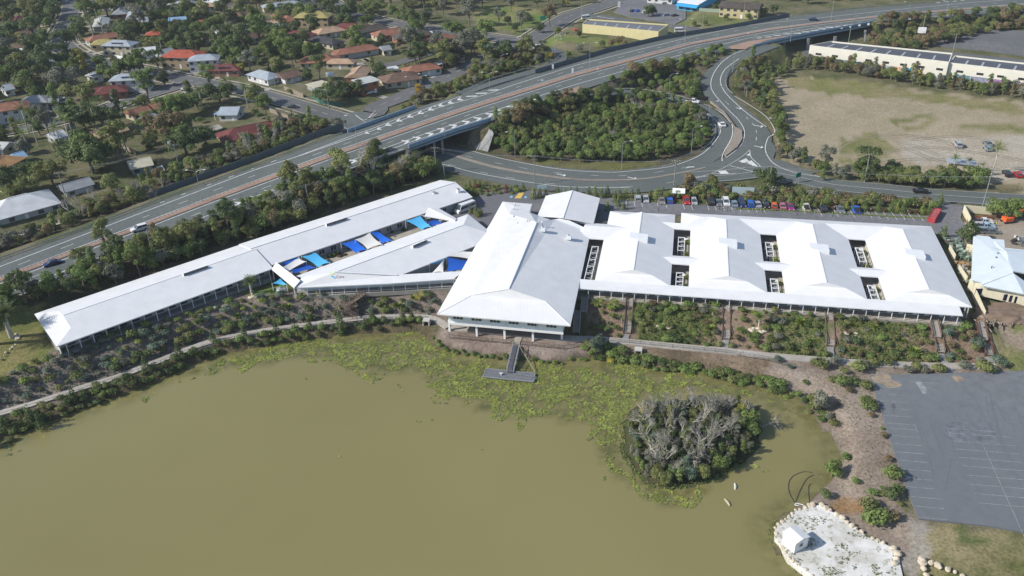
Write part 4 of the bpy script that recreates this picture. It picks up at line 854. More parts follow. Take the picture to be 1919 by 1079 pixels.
def wallrun(parent,f_,u0,v0,u1,v1,z0,z1,m_):
 a=MB();a.bar((*f_(u0,v0),(z0+z1)/2),(*f_(u1,v1),(z0+z1)/2),.2,z1-z0);kid(a.build('wall',m_,parent),parent)
wallrun(tl,fA,.6,3.2,LA,3.2,4.6,8.3,M_wallg);wallrun(tl,fA,.6,18.4,LA,18.4,5,8.3,M_wall);wallrun(tl,fA,.6,.6,.6,18.4,4,8.3,M_wall)
wallrun(tl,fB,4,1.0,LB_-.5,1.0,5.3,8.3,M_wallg);wallrun(tl,fB,0,17,LB_-.5,17,5.3,8.3,M_wall);wallrun(tl,fB,LB_-.6,1,LB_-.6,17,5.3,8.3,M_wall)
a=MB();a.prism([fA(.3,.7),fA(LA,.7),fA(LA,19),fA(.3,19)],3.2,5.5);kid(a.build('floor_slab',M_concd,tl),tl)
n_=17
for i in range(n_+1):
 p=fA(2.0+(LA-3)*i/n_,.7);a=MB();a.box((*p,6.4),(.14,.14,3.9),aA);kid(a.build('post',M_frame,tl),tl)
 if i<n_:p=fA(3.6+(LA-3)*i/n_,3.05);a=MB();a.box((*p,6.9),(1.7,.06,1.9),aA);kid(a.build('window',M_glass,tl),tl)
for i in range(13):
 p=fB(6+3.6*i,.86);w_=window(tl,(p[0]-tl.location.x,p[1]-tl.location.y),aB,1.8,1.3,7.0,2)
for i in range(2):
 p=fB(LB_-10+i*5,.86);window(tl,(p[0]-tl.location.x,p[1]-tl.location.y),aB,1.4,1.2,7.0,2)
def clere(parent,f_,a_,u,Wd,rise,ze):
 """raised glazed slot along the ridge"""
 t=MB();c=Wd/2;sl=rise/c
 P_=lambda x,y,z:(x,y,z)
 t.poly([P_(u,c+.6,rise-.6*sl+.05),P_(u,c-1.0,rise+.55),P_(u+6.5,c-1.0,rise+.55),P_(u+6.5,c+.6,rise-.6*sl+.05)])
 for x in(u,u+6.5):t.poly([P_(x,c+.6,rise-.5*sl),P_(x,c-1.0,rise+.55),P_(x,c-1.0,rise-1.1*sl),P_(x,c,rise-.1)])
 o=t.build('clerestory',M_white,parent)
 for k in range(4):
  g=MB();g.box((u+.85+1.6*k,c-1.0,rise+.12),(1.45,.05,.55));g.build('pane',M_glass,o)
ub=[(335,515),(607,420)]
q=W(340,512,10.6);dx,dy=q[0]-pA[0],q[1]-pA[1];clere(oA,fA,aA,dx*math.cos(aA)+dy*math.sin(aA),19.2,2.1,8.5)
q=W(610,421,10.6);dx,dy=q[0]-pC2[0],q[1]-pC2[1];clere(oB,fB,aB,dx*math.cos(aB)+dy*math.sin(aB),17.7,2.06,8.5)
for x,y,lb in((813.5,365,'white box vent on the long wing roof, left of two'),(859,359,'white box vent on the long wing roof near its right gable')):
 p=W(x,y,9.6);t=thing('air_unit',lb,'air unit',(p[0],p[1],9.3),aB,'air units on the roofs');a=MB();a.box((0,0,.6),(.9,.9,1.2));a.build('casing',M_white,t);a=MB();a.box((0,0,1.24),(1.1,1.1,.08));a.build('lid',M_metal,t)
tm=thing('middle_wing','white gabled middle wing carrying a painted logo, between the sails and the garden','building',(-30,200,0))
b0=W(555,517,8.5)[:2];b1=W(877,401,8.5)[:2];am=math.atan2(b1[1]-b0[1],b1[0]-b0[0]);Lm=math.hypot(b1[0]-b0[0],b1[1]-b0[1])
cm,sm=math.cos(am),math.sin(am);fM=lambda u,v:(b0[0]+u*cm+v*sm,b0[1]+u*sm-v*cm)
def loc(p):dx,dy=p[0]-b0[0],p[1]-b0[1];return dx*cm+dy*sm,dx*sm-dy*cm
def V3(x,y,z):return np.array(W(x,y,z))
bk0,bk1=np.array([*b0,8.5]),np.array([*b1,8.5])
rg0,rg1=V3(627.5,510,10.3),V3(869,421,10.3);rt=V3(926,440,8.5);fr1=V3(890,460.5,8.5);fr0=V3(752,515,8.5);al0=V3(562,525,8.5);
hp=V3(874,424,10.2)
m=MB();m.poly([bk0,rg0,rg1,bk1][::-1]if False else[bk0,V3(565,520,8.8),rg0,rg1,bk1]);m.poly([rg0,fr0,fr1,rg1]);m.poly([rg1,fr1,rt]);m.poly([bk1,rg1,rt])
m.poly([V3(565,520,8.8),V3(551,539,8.15),V3(730,531,8.15),V3(850,522.5,8.15),V3(870,507.5,8.75),V3(745,514.5,8.75),rg0])
for a,b_ in((bk1,bk0),(V3(551,539,8.15),V3(730,531,8.15)),(V3(730,531,8.15),V3(850,522.5,8.15)),(fr0,fr1),(fr1,rt),(rt,bk1),(bk0,V3(551,539,8.15))):m.poly([a-[0,0,.26],b_-[0,0,.26],b_,a])
MR=m;kid(m.build('roof',M_roof,tm),tm)
m=MB();m.bar(tuple(rg0+[0,0,.06]),tuple(rg1+[0,0,.06]),.3,.1);m.bar(tuple(rg0+[0,0,.1]),tuple(V3(745,515,8.85)),.35,.2);kid(m.build('ridge_cap',M_white,tm),tm)
m=MB()
for a,b_,mm_ in((fr0,fr1,0),(bk0,bk1,0)):
 s=-1 if a is bk0 else 1
 nrm=np.array([sm,-cm,0])*(-.9 if s>0 else .9);m.bar(tuple(a+nrm-[0,0,1.7]),tuple(b_+nrm-[0,0,1.7]),.2,3.0)
kid(m.build('wall',M_wallg,tm),tm)
A_=V3(551,539,8.15);B_=V3(850,522.5,8.15);dv=B_-A_;Lv=np.linalg.norm(dv);av=math.atan2(dv[1],dv[0]);nb_=np.array([-math.sin(av),math.cos(av),0])
m=MB();m.bar(tuple(A_+nb_*2.6+[0,0,-1.3]),tuple(B_+nb_*2.6+[0,0,-1.3]),.2,2.6);kid(m.build('wall',M_wallw,tm),tm)
for i in range(14):
 p=A_+dv*(i/13.0)+nb_*.25;a=MB();a.box((p[0],p[1],6.5),(.15,.15,3.1),av);kid(a.build('post',M_frame,tm),tm)
 if i<13:p=A_+dv*((i+.5)/13)+nb_*2.46;window(tm,(p[0]-tm.location.x,p[1]-tm.location.y),av,1.9,.9,7.0,2)
m=MB();q=[A_,B_,B_+nb_*3,A_+nb_*3];m.prism([tuple(p[:2])for p in q],4.3,5.45);kid(m.build('floor_slab',M_conc,tm),tm)
m=MB();m.bar(tuple(A_+nb_*.2-[0,0,2.2]),tuple(B_+nb_*.2-[0,0,2.2]),.08,.08);kid(m.build('handrail',M_frame,tm),tm)
m=MB();c0,c1=V3(770,461,10.3),V3(796,450,10.3);e=(c1-c0)/np.linalg.norm(c1-c0);nf=np.array([e[1],-e[0],0])
p0_,p1_=c0+nf*1.0,c1+nf*1.0
m.poly([c0-nf*.6-[0,0,.1],c0+nf*1.0+[0,0,.55],c1+nf*1.0+[0,0,.55],c1-nf*.6-[0,0,.1]])
for c_ in(c0,c1):m.poly([c_-nf*.5-[0,0,.2],c_+nf*1.0+[0,0,.55],c_+nf*1.0-[0,0,.35],c_-[0,0,.1]])
cl=kid(m.build('clerestory',M_white,tm),tm)
for k in range(4):
 p=c0+(c1-c0)*(k+.5)/4+nf*1.0;g=MB();g.box((p[0]-tm.location.x,p[1]-tm.location.y,p[2]+.15),(np.linalg.norm(c1-c0)/4-.15,.05,.55),math.atan2(e[1],e[0]));q_=g.build('pane',M_glass,cl);q_.location=-cl.location
lp=thing('roof_logo','yellow dot and blue leaf logo with small lettering painted on the roof','logo',tuple(V3(624,515,9.3)+[0,0,.0]))
from mathutils.bvhtree import BVHTree
_rm=MR.mesh('probe',M_roof);_rm.calc_loop_triangles();_bv=BVHTree.FromPolygons([v.co for v in _rm.vertices],[tuple(t_.vertices)for t_ in _rm.loop_triangles])
def rz_(x,y):
 r=R@np.array([x-CX,y-CY,F]);h_=_bv.ray_cast(Vector((0,0,HC)),Vector(r));return np.array(h_[0])
def patch(pts,col,name):
 m=MB();m.poly([rz_(x,y)+[0,0,.07]-np.array(lp.location)for x,y in pts]);o=m.build(name,col,lp)
patch([(622.5+3.4*math.cos(a),512+3.0*math.sin(a))for a in[k*.5236 for k in range(12)][::-1]],mat('logo_yellow',(.62,.70,.04),.5),'disc')
patch([(620,517),(624,517.2),(629.5,522),(627,522.5),(624,519.5),(620.5,518.6)][::-1],mat('logo_blue',(.02,.42,.70),.5),'leaf')
fc=bpy.data.curves.new('lettering','FONT');fc.body='Care';fc.size=1.05;fc.extrude=.01
q=rz_(629,521);ux=rz_(640,520.6)-q;ux/=np.linalg.norm(ux);uy=rz_(629,515)-q;uy-=(uy@ux)*ux;uy/=np.linalg.norm(uy);uz=np.cross(ux,uy)
fo=bpy.data.objects.new('lettering',fc);COL.objects.link(fo);fc.materials.append(mat('logo_grey',(.42,.30,.36),.6));me_=bpy.data.meshes.new_from_object(fo);bpy.data.objects.remove(fo);me_.materials.clear();me_.materials.append(_mc['logo_grey']);fo=link('lettering',me_,lp)
fo.matrix_local=Matrix.Translation(Vector(q+uz*.1-np.array(lp.location)))@Matrix(((ux[0],uy[0],uz[0],0),(ux[1],uy[1],uz[1],0),(ux[2],uy[2],uz[2],0),(0,0,0,1)))
def linkroof(pts,label,post=True):
 P_=[V3(*p)for p in pts];t=thing('link_roof',label,'roof',tuple([*P_[0][:2],0]));m=MB();m.poly(P_);m.poly([p-[0,0,.22]for p in P_][::-1])
 for a,b_ in zip(P_,P_[1:]+P_[:1]):m.poly([a-[0,0,.22],b_-[0,0,.22],b_,a])
 kid(m.build('roof_sheet',M_roof,t),t)
 for p in P_:
  q=p+(sum(P_)/4-p)*.06;a=MB();a.box((q[0],q[1],(5.3+p[2]-.2)/2),(.14,.14,p[2]-5.5));kid(a.build('post',M_frame,t),t)
linkroof([(509,504,8.4),(551,539,8.4),(562.5,525.5,9.3),(517.5,491,9.3)],'narrow white link roof between the long wing and the logo wing')
linkroof([(802,388.5,9.5),(796,404,8.7),(845,413,8.7),(853,413,9.3)],'small white link roof with parapet at the right end of the sail courtyard')
linkroof([(822,390,9.0),(802,389,9.4),(853,413,9.4),(856,409,9.0)],'grey edged strip of link roof by the minibus')
def court(px,m_,label,z=FL,dz=.05):
 a=MB();a.prism(wp(px,z),z-.3,z+dz);a.build('paving',m_,kind='structure',label=label)
court([(520,500),(800,392),(850,418),(560,525)],M_court,'pale paved courtyard beneath the shade sails')
court([(750,520),(890,462),(905,470),(860,530)],M_court,'small paved courtyard between the middle wing and the hall',dz=.06)
SAILC=dict(b=(.012,.13,.62),l=(.08,.42,.72),w=(.66,.65,.62),d=(.012,.09,.42),g=(.48,.49,.50))
def o4(*c):return[(490+c[i]/5.678,370+c[i+1]/5.678)for i in range(0,len(c),2)]
def o5(*c):return[(720+c[i]/4.904,320+c[i+1]/4.904)for i in range(0,len(c),2)]
SAILS=[(o4(190,712,385,632,395,640,230,735),'b',8.0,'deep blue sail tucked behind the long wing at the left end'),(o4(215,745,400,632,475,680,265,798),'w',8.5,'white sail next to the left link roof'),(o4(295,775,478,690,585,745,330,815),'d',7.9,'dark blue sail in front of the leftmost white sail'),(o4(425,625,572,580,725,692,605,742),'l',8.3,'light blue sail left of the hedge court'),(o4(845,487,1000,440,1118,553,1008,593),'b',8.0,'bright blue sail right of the hedge court'),(o4(995,445,1150,372,1285,497,1130,552),'w',8.6,'large white sail in the middle of the row'),(o4(1160,370,1228,350,1392,460,1290,492),'b',8.0,'bright blue sail right of the large white one'),(o5(195,457,328,406,430,512,348,543),'l',8.4,'light blue sail near the right end of the row'),(o5(328,408,462,402,505,433,395,438),'g',8.2,'small grey sail at the right end of the row'),(o5(385,470,478,440,545,478,430,512),'d',7.7,'dark blue sail under the small grey one'),(o5(412,853,568,783,572,792,492,854),'l',8.2,'light blue sliver of sail in the triangular court'),(o5(568,788,550,842,543,932,440,938),'w',8.0,'narrow white sail in the triangular court'),(o5(572,782,705,736,845,742,800,812),'w',8.6,'wide white sail against the main hall'),(o5(578,790,810,826,760,912,570,930),'d',7.9,'large deep blue sail in the triangular court'),(o4(112,912,200,858,268,925,230,935),'l',7.4,'light blue sail below the left link roof by the lawn')]
for px,c,z,lb in SAILS:
 zz=[z+.5,z-.4,z+.5,z-.4];P_=[np.array(W(*p,z_))for p,z_ in zip(px,zz)];ctr=sum(P_)/4;t=thing('shade_sail',lb,'shade sail',(ctr[0],ctr[1],FL),0,'shade sails over the courtyards');m=MB();N=9;idx={}
 for i in range(N+1):
  for j in range(N+1):
   a,b_=i/N,j/N;aa=a*2-1;bb=b_*2-1;k=.13
   p=(P_[0]*(1-a)+P_[1]*a)*(1-b_)+(P_[3]*(1-a)+P_[2]*a)*b_
   p=p+(ctr-p)*(k*(1-aa*aa)*abs(bb)+k*(1-bb*bb)*abs(aa))*1.15
   idx[i,j]=len(m.v);m.v.append(tuple(p-[ctr[0],ctr[1],FL]))
 for i in range(N):
  for j in range(N):m.f.append((idx[i,j],idx[i+1,j],idx[i+1,j+1],idx[i,j+1]));m.m.append(0)
 m.build('sail_cloth',mat('sail_'+c,SAILC[c],.6,.03,1),t,smooth=True)
 for p in(P_[0],P_[2]):
  a=MB();q=p-[ctr[0],ctr[1],FL];a.tube([(q[0],q[1],0),tuple(q+[0,0,.1])],.07,6);a.build('pole',M_frame,t)
def blob(name,px,size,col,seed,label,cat='shrub',z=FL,flat=.7,n_=260,s=.32,group=None):
 p=GP(*px);m=MB();
 for k in range(max(1,int(size[0]/size[1]))):
  c=np.array([(k-(int(size[0]/size[1])-1)/2)*size[1]*.9,0,size[2]*.45]);leafball(m,c,size[1]*.6,n_,seed+k,s,size[2]/size[1])
 m.build(name,col,loc=p,rz=aB if size[0]>size[1]else 0,label=label,category=cat,group=group)
ML=mat('hedge_leaf',(.075,.10,.03),.8,.4,3);ML2=mat('brown_leaf',(.13,.085,.055),.8,.4,3)
blob('hedge',(626,480),(5,1.3,1.1),ML,1,'long clipped green hedge between two sails','hedge');blob('shrub',(641,482),(3,1.4,1.0),ML2,2,'brown leaved shrub beside the clipped hedge');blob('shrub',(657,469),(2.2,1.4,1),ML,3,'green shrub above the brown one in the sail court')
blob('shrub',(734,438),(1.6,1.5,1),ML,4,'left of two round shrubs on the sail court paving');blob('shrub',(758,433),(1.6,1.5,1),ML,5,'right of two round shrubs on the sail court paving');blob('shrub',(741,448),(2.6,1.4,.9),ML2,6,'brown shrub below the two round ones in the sail court')
# stairs down the garden slope
STAIRS=[]
def stairs(top,bot,w,n_,label,m_=M_timber,zt=5.35,zb=None,rail=True,name='stairs'):
 a=np.array(W(*top,zt));zb=zb if zb is not None else None;b_=np.array(GP(*bot,2)if zb is None else W(*bot,zb));t=thing(name,label,'stairs',tuple(b_),0,'stairs on the garden slopes')
 STAIRS.append((a,b_));t.location.z+=.12;d_=a-b_;hh=np.linalg.norm(d_[:2]);ang=math.atan2(d_[1],d_[0]);side=np.array([-math.sin(ang),math.cos(ang),0])
 st=MB();st.box((0,0,0),(hh/n_*.98,w,.07),0)
 me_=st.mesh('step',M_conc)
 for k in range(n_):q=d_*(k+.6)/n_;link('step',me_,t,(q[0],q[1],q[2]+.3),ang)
 for s in(-1,1):
  o=side*s*(w/2+.05);sb=MB();sb.bar(tuple(o),tuple(d_+o),.08,.3);sb.build('stringer',m_,t)
  if rail:
   rb_=MB();rb_.bar(tuple(o+[0,0,1.0]),tuple(d_+o+[0,0,1.0]),.16,.12);rb_.bar(tuple(o+[0,0,.55]),tuple(d_+o+[0,0,.55]),.1,.35);rb_.build('handrail',m_,t)
   np_=max(2,int(hh/2.2))
   for k in range(np_+1):q=d_*k/np_+o;pb=MB();pb.box((q[0],q[1],q[2]+.35),(.1,.1,1.5));pb.build('post',m_,t)
 return t
stairs((1180,560),(1175,626),1.7,26,'straight timber garden stairs nearest the main hall');stairs((1360,570),(1360,637),1.7,24,'straight timber garden stairs, second to the right of the hall')
stairs((1552,585),(1556,650),1.7,24,'timber garden stairs left of the two dog legged ones');stairs((1748,600),(1755,634),1.7,13,'upper flight of the timber stairs by the rock garden');stairs((1757,636),(1762,663),1.7,10,'lower flight of the timber stairs by the rock garden',zt=None if False else 3.6)
stairs((1836,606),(1843,640),1.7,13,'upper flight of the rightmost dark red timber stairs',mat('red_timber',(.13,.07,.055),.8,.3,3));stairs((1846,642),(1853,668),1.7,10,'lower flight of the rightmost dark red timber stairs',mat('red_timber',(.13,.07,.055)),zt=3.5)
stairs((1097,558),(1094,588),1.5,12,'upper flight of grey stairs in the shade beside the hall',M_conc);stairs((1083,584),(1080,626),1.5,16,'lower flight of grey stairs in the shade beside the hall',M_conc,zt=3.9)
for px in([(1170,627),(1180,627),(1178,636),(1166,636)],[(1354,638),(1366,638),(1365,653),(1353,653)],[(1550,651),(1562,651),(1564,671),(1551,671)],[(1756,664),(1769,664),(1782,688),(1768,688)],[(1845,670),(1858,669),(1868,687),(1855,687)],[(1768,690),(1782,689),(1800,710),(1785,712)],[(966,628),(980,629),(974,646),(962,645)]):
 m=MB();m.poly([tuple(np.array(GP(*p,1.8))+[0,0,.16])for p in px][::-1]);m.poly([tuple(np.array(GP(*p,1.8))+[0,0,-.3])for p in px]);m.build('landing',M_concd if px[0][0]!=966 else M_conc,kind='structure',label='concrete landing where stairs meet the footpath')
tz=thing('timber_lookout','dark zigzag timber stairs and platform left of the main hall','stairs',GP(660,578))
zt_=np.array(tz.location)
pts=[np.array(W(682,549,5.5)),np.array(W(672,557,4.9)),np.array(W(648,573,4.0)),np.array(W(653,581,3.9)),np.array(W(670,590,2.6))]
for i,(a,b_)in enumerate(zip(pts[:-1],pts[1:])):
 m=MB();m.bar(tuple(a-zt_),tuple(b_-zt_),1.5,.14);m.build('deck',M_timber,tz)
 for s in(-1,1):
  dd=(b_-a)[:2]/np.linalg.norm((b_-a)[:2]);o=np.array([-dd[1],dd[0],0])*.75*s;m=MB()
  for h in(.55,1.05):m.bar(tuple(a+o+[0,0,h]-zt_),tuple(b_+o+[0,0,h]-zt_),.09,.08)
  m.build('handrail',M_timber,tz)
  for k in range(3):q=a+(b_-a)*k/2+o-zt_;m=MB();m.box((q[0],q[1],q[2]-.3),(.12,.12,2.7));m.build('post',M_timber,tz)
# pontoon, gangway
tq=thing('floating_pontoon','dark grey rectangular floating pontoon moored among the lily pads','pontoon',W(953,703,0));t0=np.array(tq.location)
dk=[np.array(W(*p,.5))for p in((911,690.5),(1003,699),(1000,715),(905,705.5))]
m=MB();m.poly([p-t0 for p in dk][::-1]);
for a,b_ in zip(dk,dk[1:]+dk[:1]):m.poly([a-t0-[0,0,.5],b_-t0-[0,0,.5],b_-t0,a-t0]);m.poly([b_-t0,b_-t0-[0,0,.5],a-t0-[0,0,.5],a-t0])
m.build('deck',two_scale('rubber_deck',(.10,.11,.125),(.15,.155,.17),(.2,.2,.21),.6,3),tq)
for a,b_ in zip(dk,dk[1:]+dk[:1]):m=MB();m.bar(tuple(a-t0+[0,0,-.05]),tuple(b_-t0+[0,0,-.05]),.16,.22);m.build('edge_beam',M_metal,tq)
tg=thing('gangway','narrow steel truss gangway from the bank down to the pontoon','gangway',W(958,672,0));g0=np.array(tg.location)
A_,B_=np.array(W(967.5,647,2.0)),np.array(W(956,697,.75));dd=B_-A_;sd=np.array([-dd[1],dd[0],0]);sd/=np.linalg.norm(sd)
m=MB();m.bar(tuple(A_-g0),tuple(B_-g0),1.5,.08);m.build('deck',mat('grey_grating',(.11,.11,.13),.6,.3,6),tg)
for s in(-1,1):
 m=MB();o=sd*s*.8
 m.bar(tuple(A_+o-g0),tuple(B_+o-g0),.1,.12);m.bar(tuple(A_+o+[0,0,1.0]-g0),tuple(B_+o+[0,0,1.0]-g0),.09,.09);m.build('handrail',M_metal,tg)
 m=MB()
 for k in range(9):a,b_=A_+dd*k/9+o-g0,A_+dd*(k+1)/9+o-g0;m.bar(tuple(a),tuple(b_+[0,0,1.0])if k%2 else tuple(b_),.05);m.bar(tuple(a),tuple(a+[0,0,1.0]),.06);m.bar(tuple(a+[0,0,1.]),tuple(b_),.05)
 m.build('truss',M_metal,tg)
tn=thing('ladder','pale metal ladder lying along the pontoon deck','ladder',W(985,703,.5));l0=np.array(tn.location);a,b_=np.array(W(964,702,.62))-l0,np.array(W(1006,708,.62))-l0
sv=np.cross(b_-a,[0,0,1]);sv/=np.linalg.norm(sv)
for s in(-.3,.3):m=MB();m.bar(tuple(a+sv*s),tuple(b_+sv*s),.08);m.build('rail',M_metal,tn)
for k in range(12):q=a+(b_-a)*(k+.5)/12;m=MB();m.bar(tuple(q-sv*.3),tuple(q+sv*.3),.06);m.build('rung',M_metal,tn)
mo=MB();mo.bar(W(974,650,1.9),W(1003,697,.45),.12);mo.build('mooring_pole',mat('pale_green_pole',(.30,.32,.18),.7),label='slim pale pole bracing the pontoon from the bank',category='pole')
mo=MB();mo.bar(W(982,652,1.9),W(987,668,.5),.12);mo.build('mooring_pole',M_timber,label='short dark pole beside the pale bracing pole',category='pole')
ml=thing('mooring_cleat','small white cleat standing in the middle of the pontoon','cleat',W(939,702.5,.5));m=MB();m.box((0,0,.25),(.35,.35,.5));m.build('base',M_white,ml);m=MB();m.box((0,0,.55),(.9,.16,.14));m.build('bar',M_white,ml)
# black pool fence along the lake side of the paths
M_fence=mat('black_fence',(.035,.033,.035),.5)
def fence(line,label,h=1.2,sp=2.4,group=None,pickets=True,m_=None):
 P_=dens([np.array(p)for p in line],sp);p0=P_[0];t=thing('fence',label,'fence',tuple(p0));m_=m_ or M_fence
 pm_=MB();pm_.box((0,0,h/2),(.07,.07,h));me_=pm_.mesh('post',m_);rl=MB();pk=MB()
 for i,p in enumerate(P_):
  link('post',me_,t,tuple(p-p0))
  if i:
   a,b_=P_[i-1]-p0,p-p0
   for z in(.15,h-.06):rl.bar(tuple(a+[0,0,z]),tuple(b_+[0,0,z]),.045)
   if pickets:
    for k in range(1,12):q=a+(b_-a)*k/12;pk.bar(tuple(q+[0,0,.15]),tuple(q+[0,0,h-.06]),.022)
 rl.build('rail',m_,t)
 if pickets:pk.build('pickets',m_,t,kind='stuff')
gl_=lambda pts:[np.array(GP(*p,1.8))for p in pts]
fence(gl_([(842,634),(902,640),(964,645)]),'black bar fence on the bank left of the gangway');fence(gl_([(975,646),(1020,651),(1058,655),(1076,652),(1102,641)]),'black bar fence on the bank right of the gangway')
fence(gl_([(1102,641),(1140,641),(1260,653),(1360,663),(1440,676),(1490,690)]),'black bar fence along the footpath below the right garden')
o_=offset(PC,-1.5);fence([np.array([p[0],p[1],gh(p[0],p[1])])for p in o_[::8]],'long black bar fence on the lake side of the left footpath',pickets=False)
fence(gl_([(30,697),(60,682),(108,664)]),'low dark fence on the lawn left of the long wing',pickets=False)
for px,lb in(((800,607),'concrete stormwater outlet left of the hall'),((1196,662),'white concrete stormwater outlet below the right garden')):
 p=GP(*px,.8);t=thing('storm_outlet',lb,'outlet',p,RA);m=MB();m.box((-.75,0,.5),(.25,1.6,1.3));m.box((.75,0,.5),(.25,1.6,1.3));m.box((0,0,1.27),(1.75,1.6,.25));m.build('headwall',mat('bleached_concrete',(.5,.48,.44),.8),t);m=MB();m.box((0,.5,.5),(1.24,.3,1.2));m.build('opening',M_dark,t)
# suburban houses
RC=dict(terra=(.27,.125,.08),maroon=(.15,.045,.04),brown=(.15,.095,.07),char=(.055,.055,.06),red=(.36,.085,.05),grey=(.27,.28,.29),white=(.60,.61,.61),cream=(.52,.48,.36),olive=(.34,.29,.11),blue=(.22,.36,.50),peach=(.40,.27,.18),steel=(.34,.38,.42),dbrown=(.085,.07,.06),green=(.14,.24,.19),pale=(.45,.46,.44),orange=(.5,.28,.12))
WC=dict(cream=(.46,.41,.30),white=(.60,.60,.58),brick=(.28,.14,.09),tan=(.36,.28,.18),grey=(.30,.31,.31),fibro=(.42,.43,.40),obrick=(.34,.13,.07),yellow=(.5,.42,.24))
HOUSES=[]
def tile_mat(c):
 if c in('white','grey','steel','blue','cream','green','pale'):return roof_mat('metal_roof_'+c,RC[c],.76,.45,.2,.12)
 return roof_mat('tile_roof_'+c,RC[c],.35,.8,.35,.22)
def house(t,x1,y1,x2,y2,wd_,kind,roof,wall,label,st=1,hipend=None,z0=FL,extra=None,cat='house'):
 (a,b_)=T(t,x1,y1,x2,y2)if t else((x1,y1),(x2,y2))
 rise=wd_/2*(.42 if kind=='hip' else .36 if kind=='gable' else .06);ze=z0+.3+2.6*st;zr_=ze+rise
 A_=np.array(W(*a,zr_)[:2]);B_=np.array(W(*b_,zr_)[:2]);c_=(A_+B_)/2;d_=B_-A_;L_=np.linalg.norm(d_)+(wd_ if kind=='hip' else 0);ang=math.atan2(d_[1],d_[0])
 root=thing('house' if cat=='house' else cat.replace(' ','_'),label,cat,(c_[0],c_[1],z0),ang)
 rm=roof_solid(L_,wd_,rise,'hip' if kind=='hip' else 'gable','hip' if kind=='hip' else 'gable',run=wd_/2,fas=.2)
 ro=rm.build('roof',tile_mat(roof),root,(-L_/2,-wd_/2,ze-z0))
 if kind!='flat':
  cp=MB();x0=wd_/2 if kind=='hip' else .1;cp.box((L_/2,wd_/2,rise+.02),(L_-2*x0,.3,.1));cp.build('ridge_cap',mat('cap_'+roof,tuple(min(1,v*1.15)for v in RC[roof]),.8),ro)
 if wall:
  m=MB();m.box((0,0,(ze-z0-.18)/2-.3),(L_-1.2,wd_-1.2,ze-z0-.18+.6));m.build('wall',mat('house_wall_'+wall,WC[wall],.85,.06,1),root)
  for s in range(int(st)):
   zc=.3+1.45+2.6*s
   for side,nn in((-1,max(2,int(L_/3.6))),(1,2)):
    for k in range(nn):
     if k==nn//2 and s==0 and side<0:
      m=MB();m.box((-L_/2+(k+.5)*L_/nn,side*(wd_/2-.58),1.15),(1.0,.1,2.1));m.build('door',M_white,root);continue
     m=MB();m.box((-L_/2+(k+.5)*L_/nn,side*(wd_/2-.58),zc),(1.6,.1,1.2));m.build('window',M_glass,root)
   for e_ in(-1,1):
    if kind!='flat':m=MB();m.box((e_*(L_/2-.58),0,zc),(.1,1.5,1.2));m.build('window',M_glass,root)
 else:
  for sx_ in(-1,1):
   for sy_ in(-1,1):m=MB();m.box((sx_*(L_/2-.2),sy_*(wd_/2-.2),(ze-z0)/2-.2),(.14,.14,ze-z0));m.build('post',M_frame,root)
 if extra=='solar':
  for k in range(4):m=MB();s=rise/(wd_/2);y=-wd_/4;m.box((-2.4+k*1.6,y,ze-z0+rise-s*(wd_/4)+.16),(1.45,2.0,.06));o=m.build('solar_panel',mat('solar',(.01,.015,.05),.15,spec=.8),root)
 HOUSES.append((c_[0],c_[1],math.hypot(L_,wd_)/2,ang,L_,wd_));return root
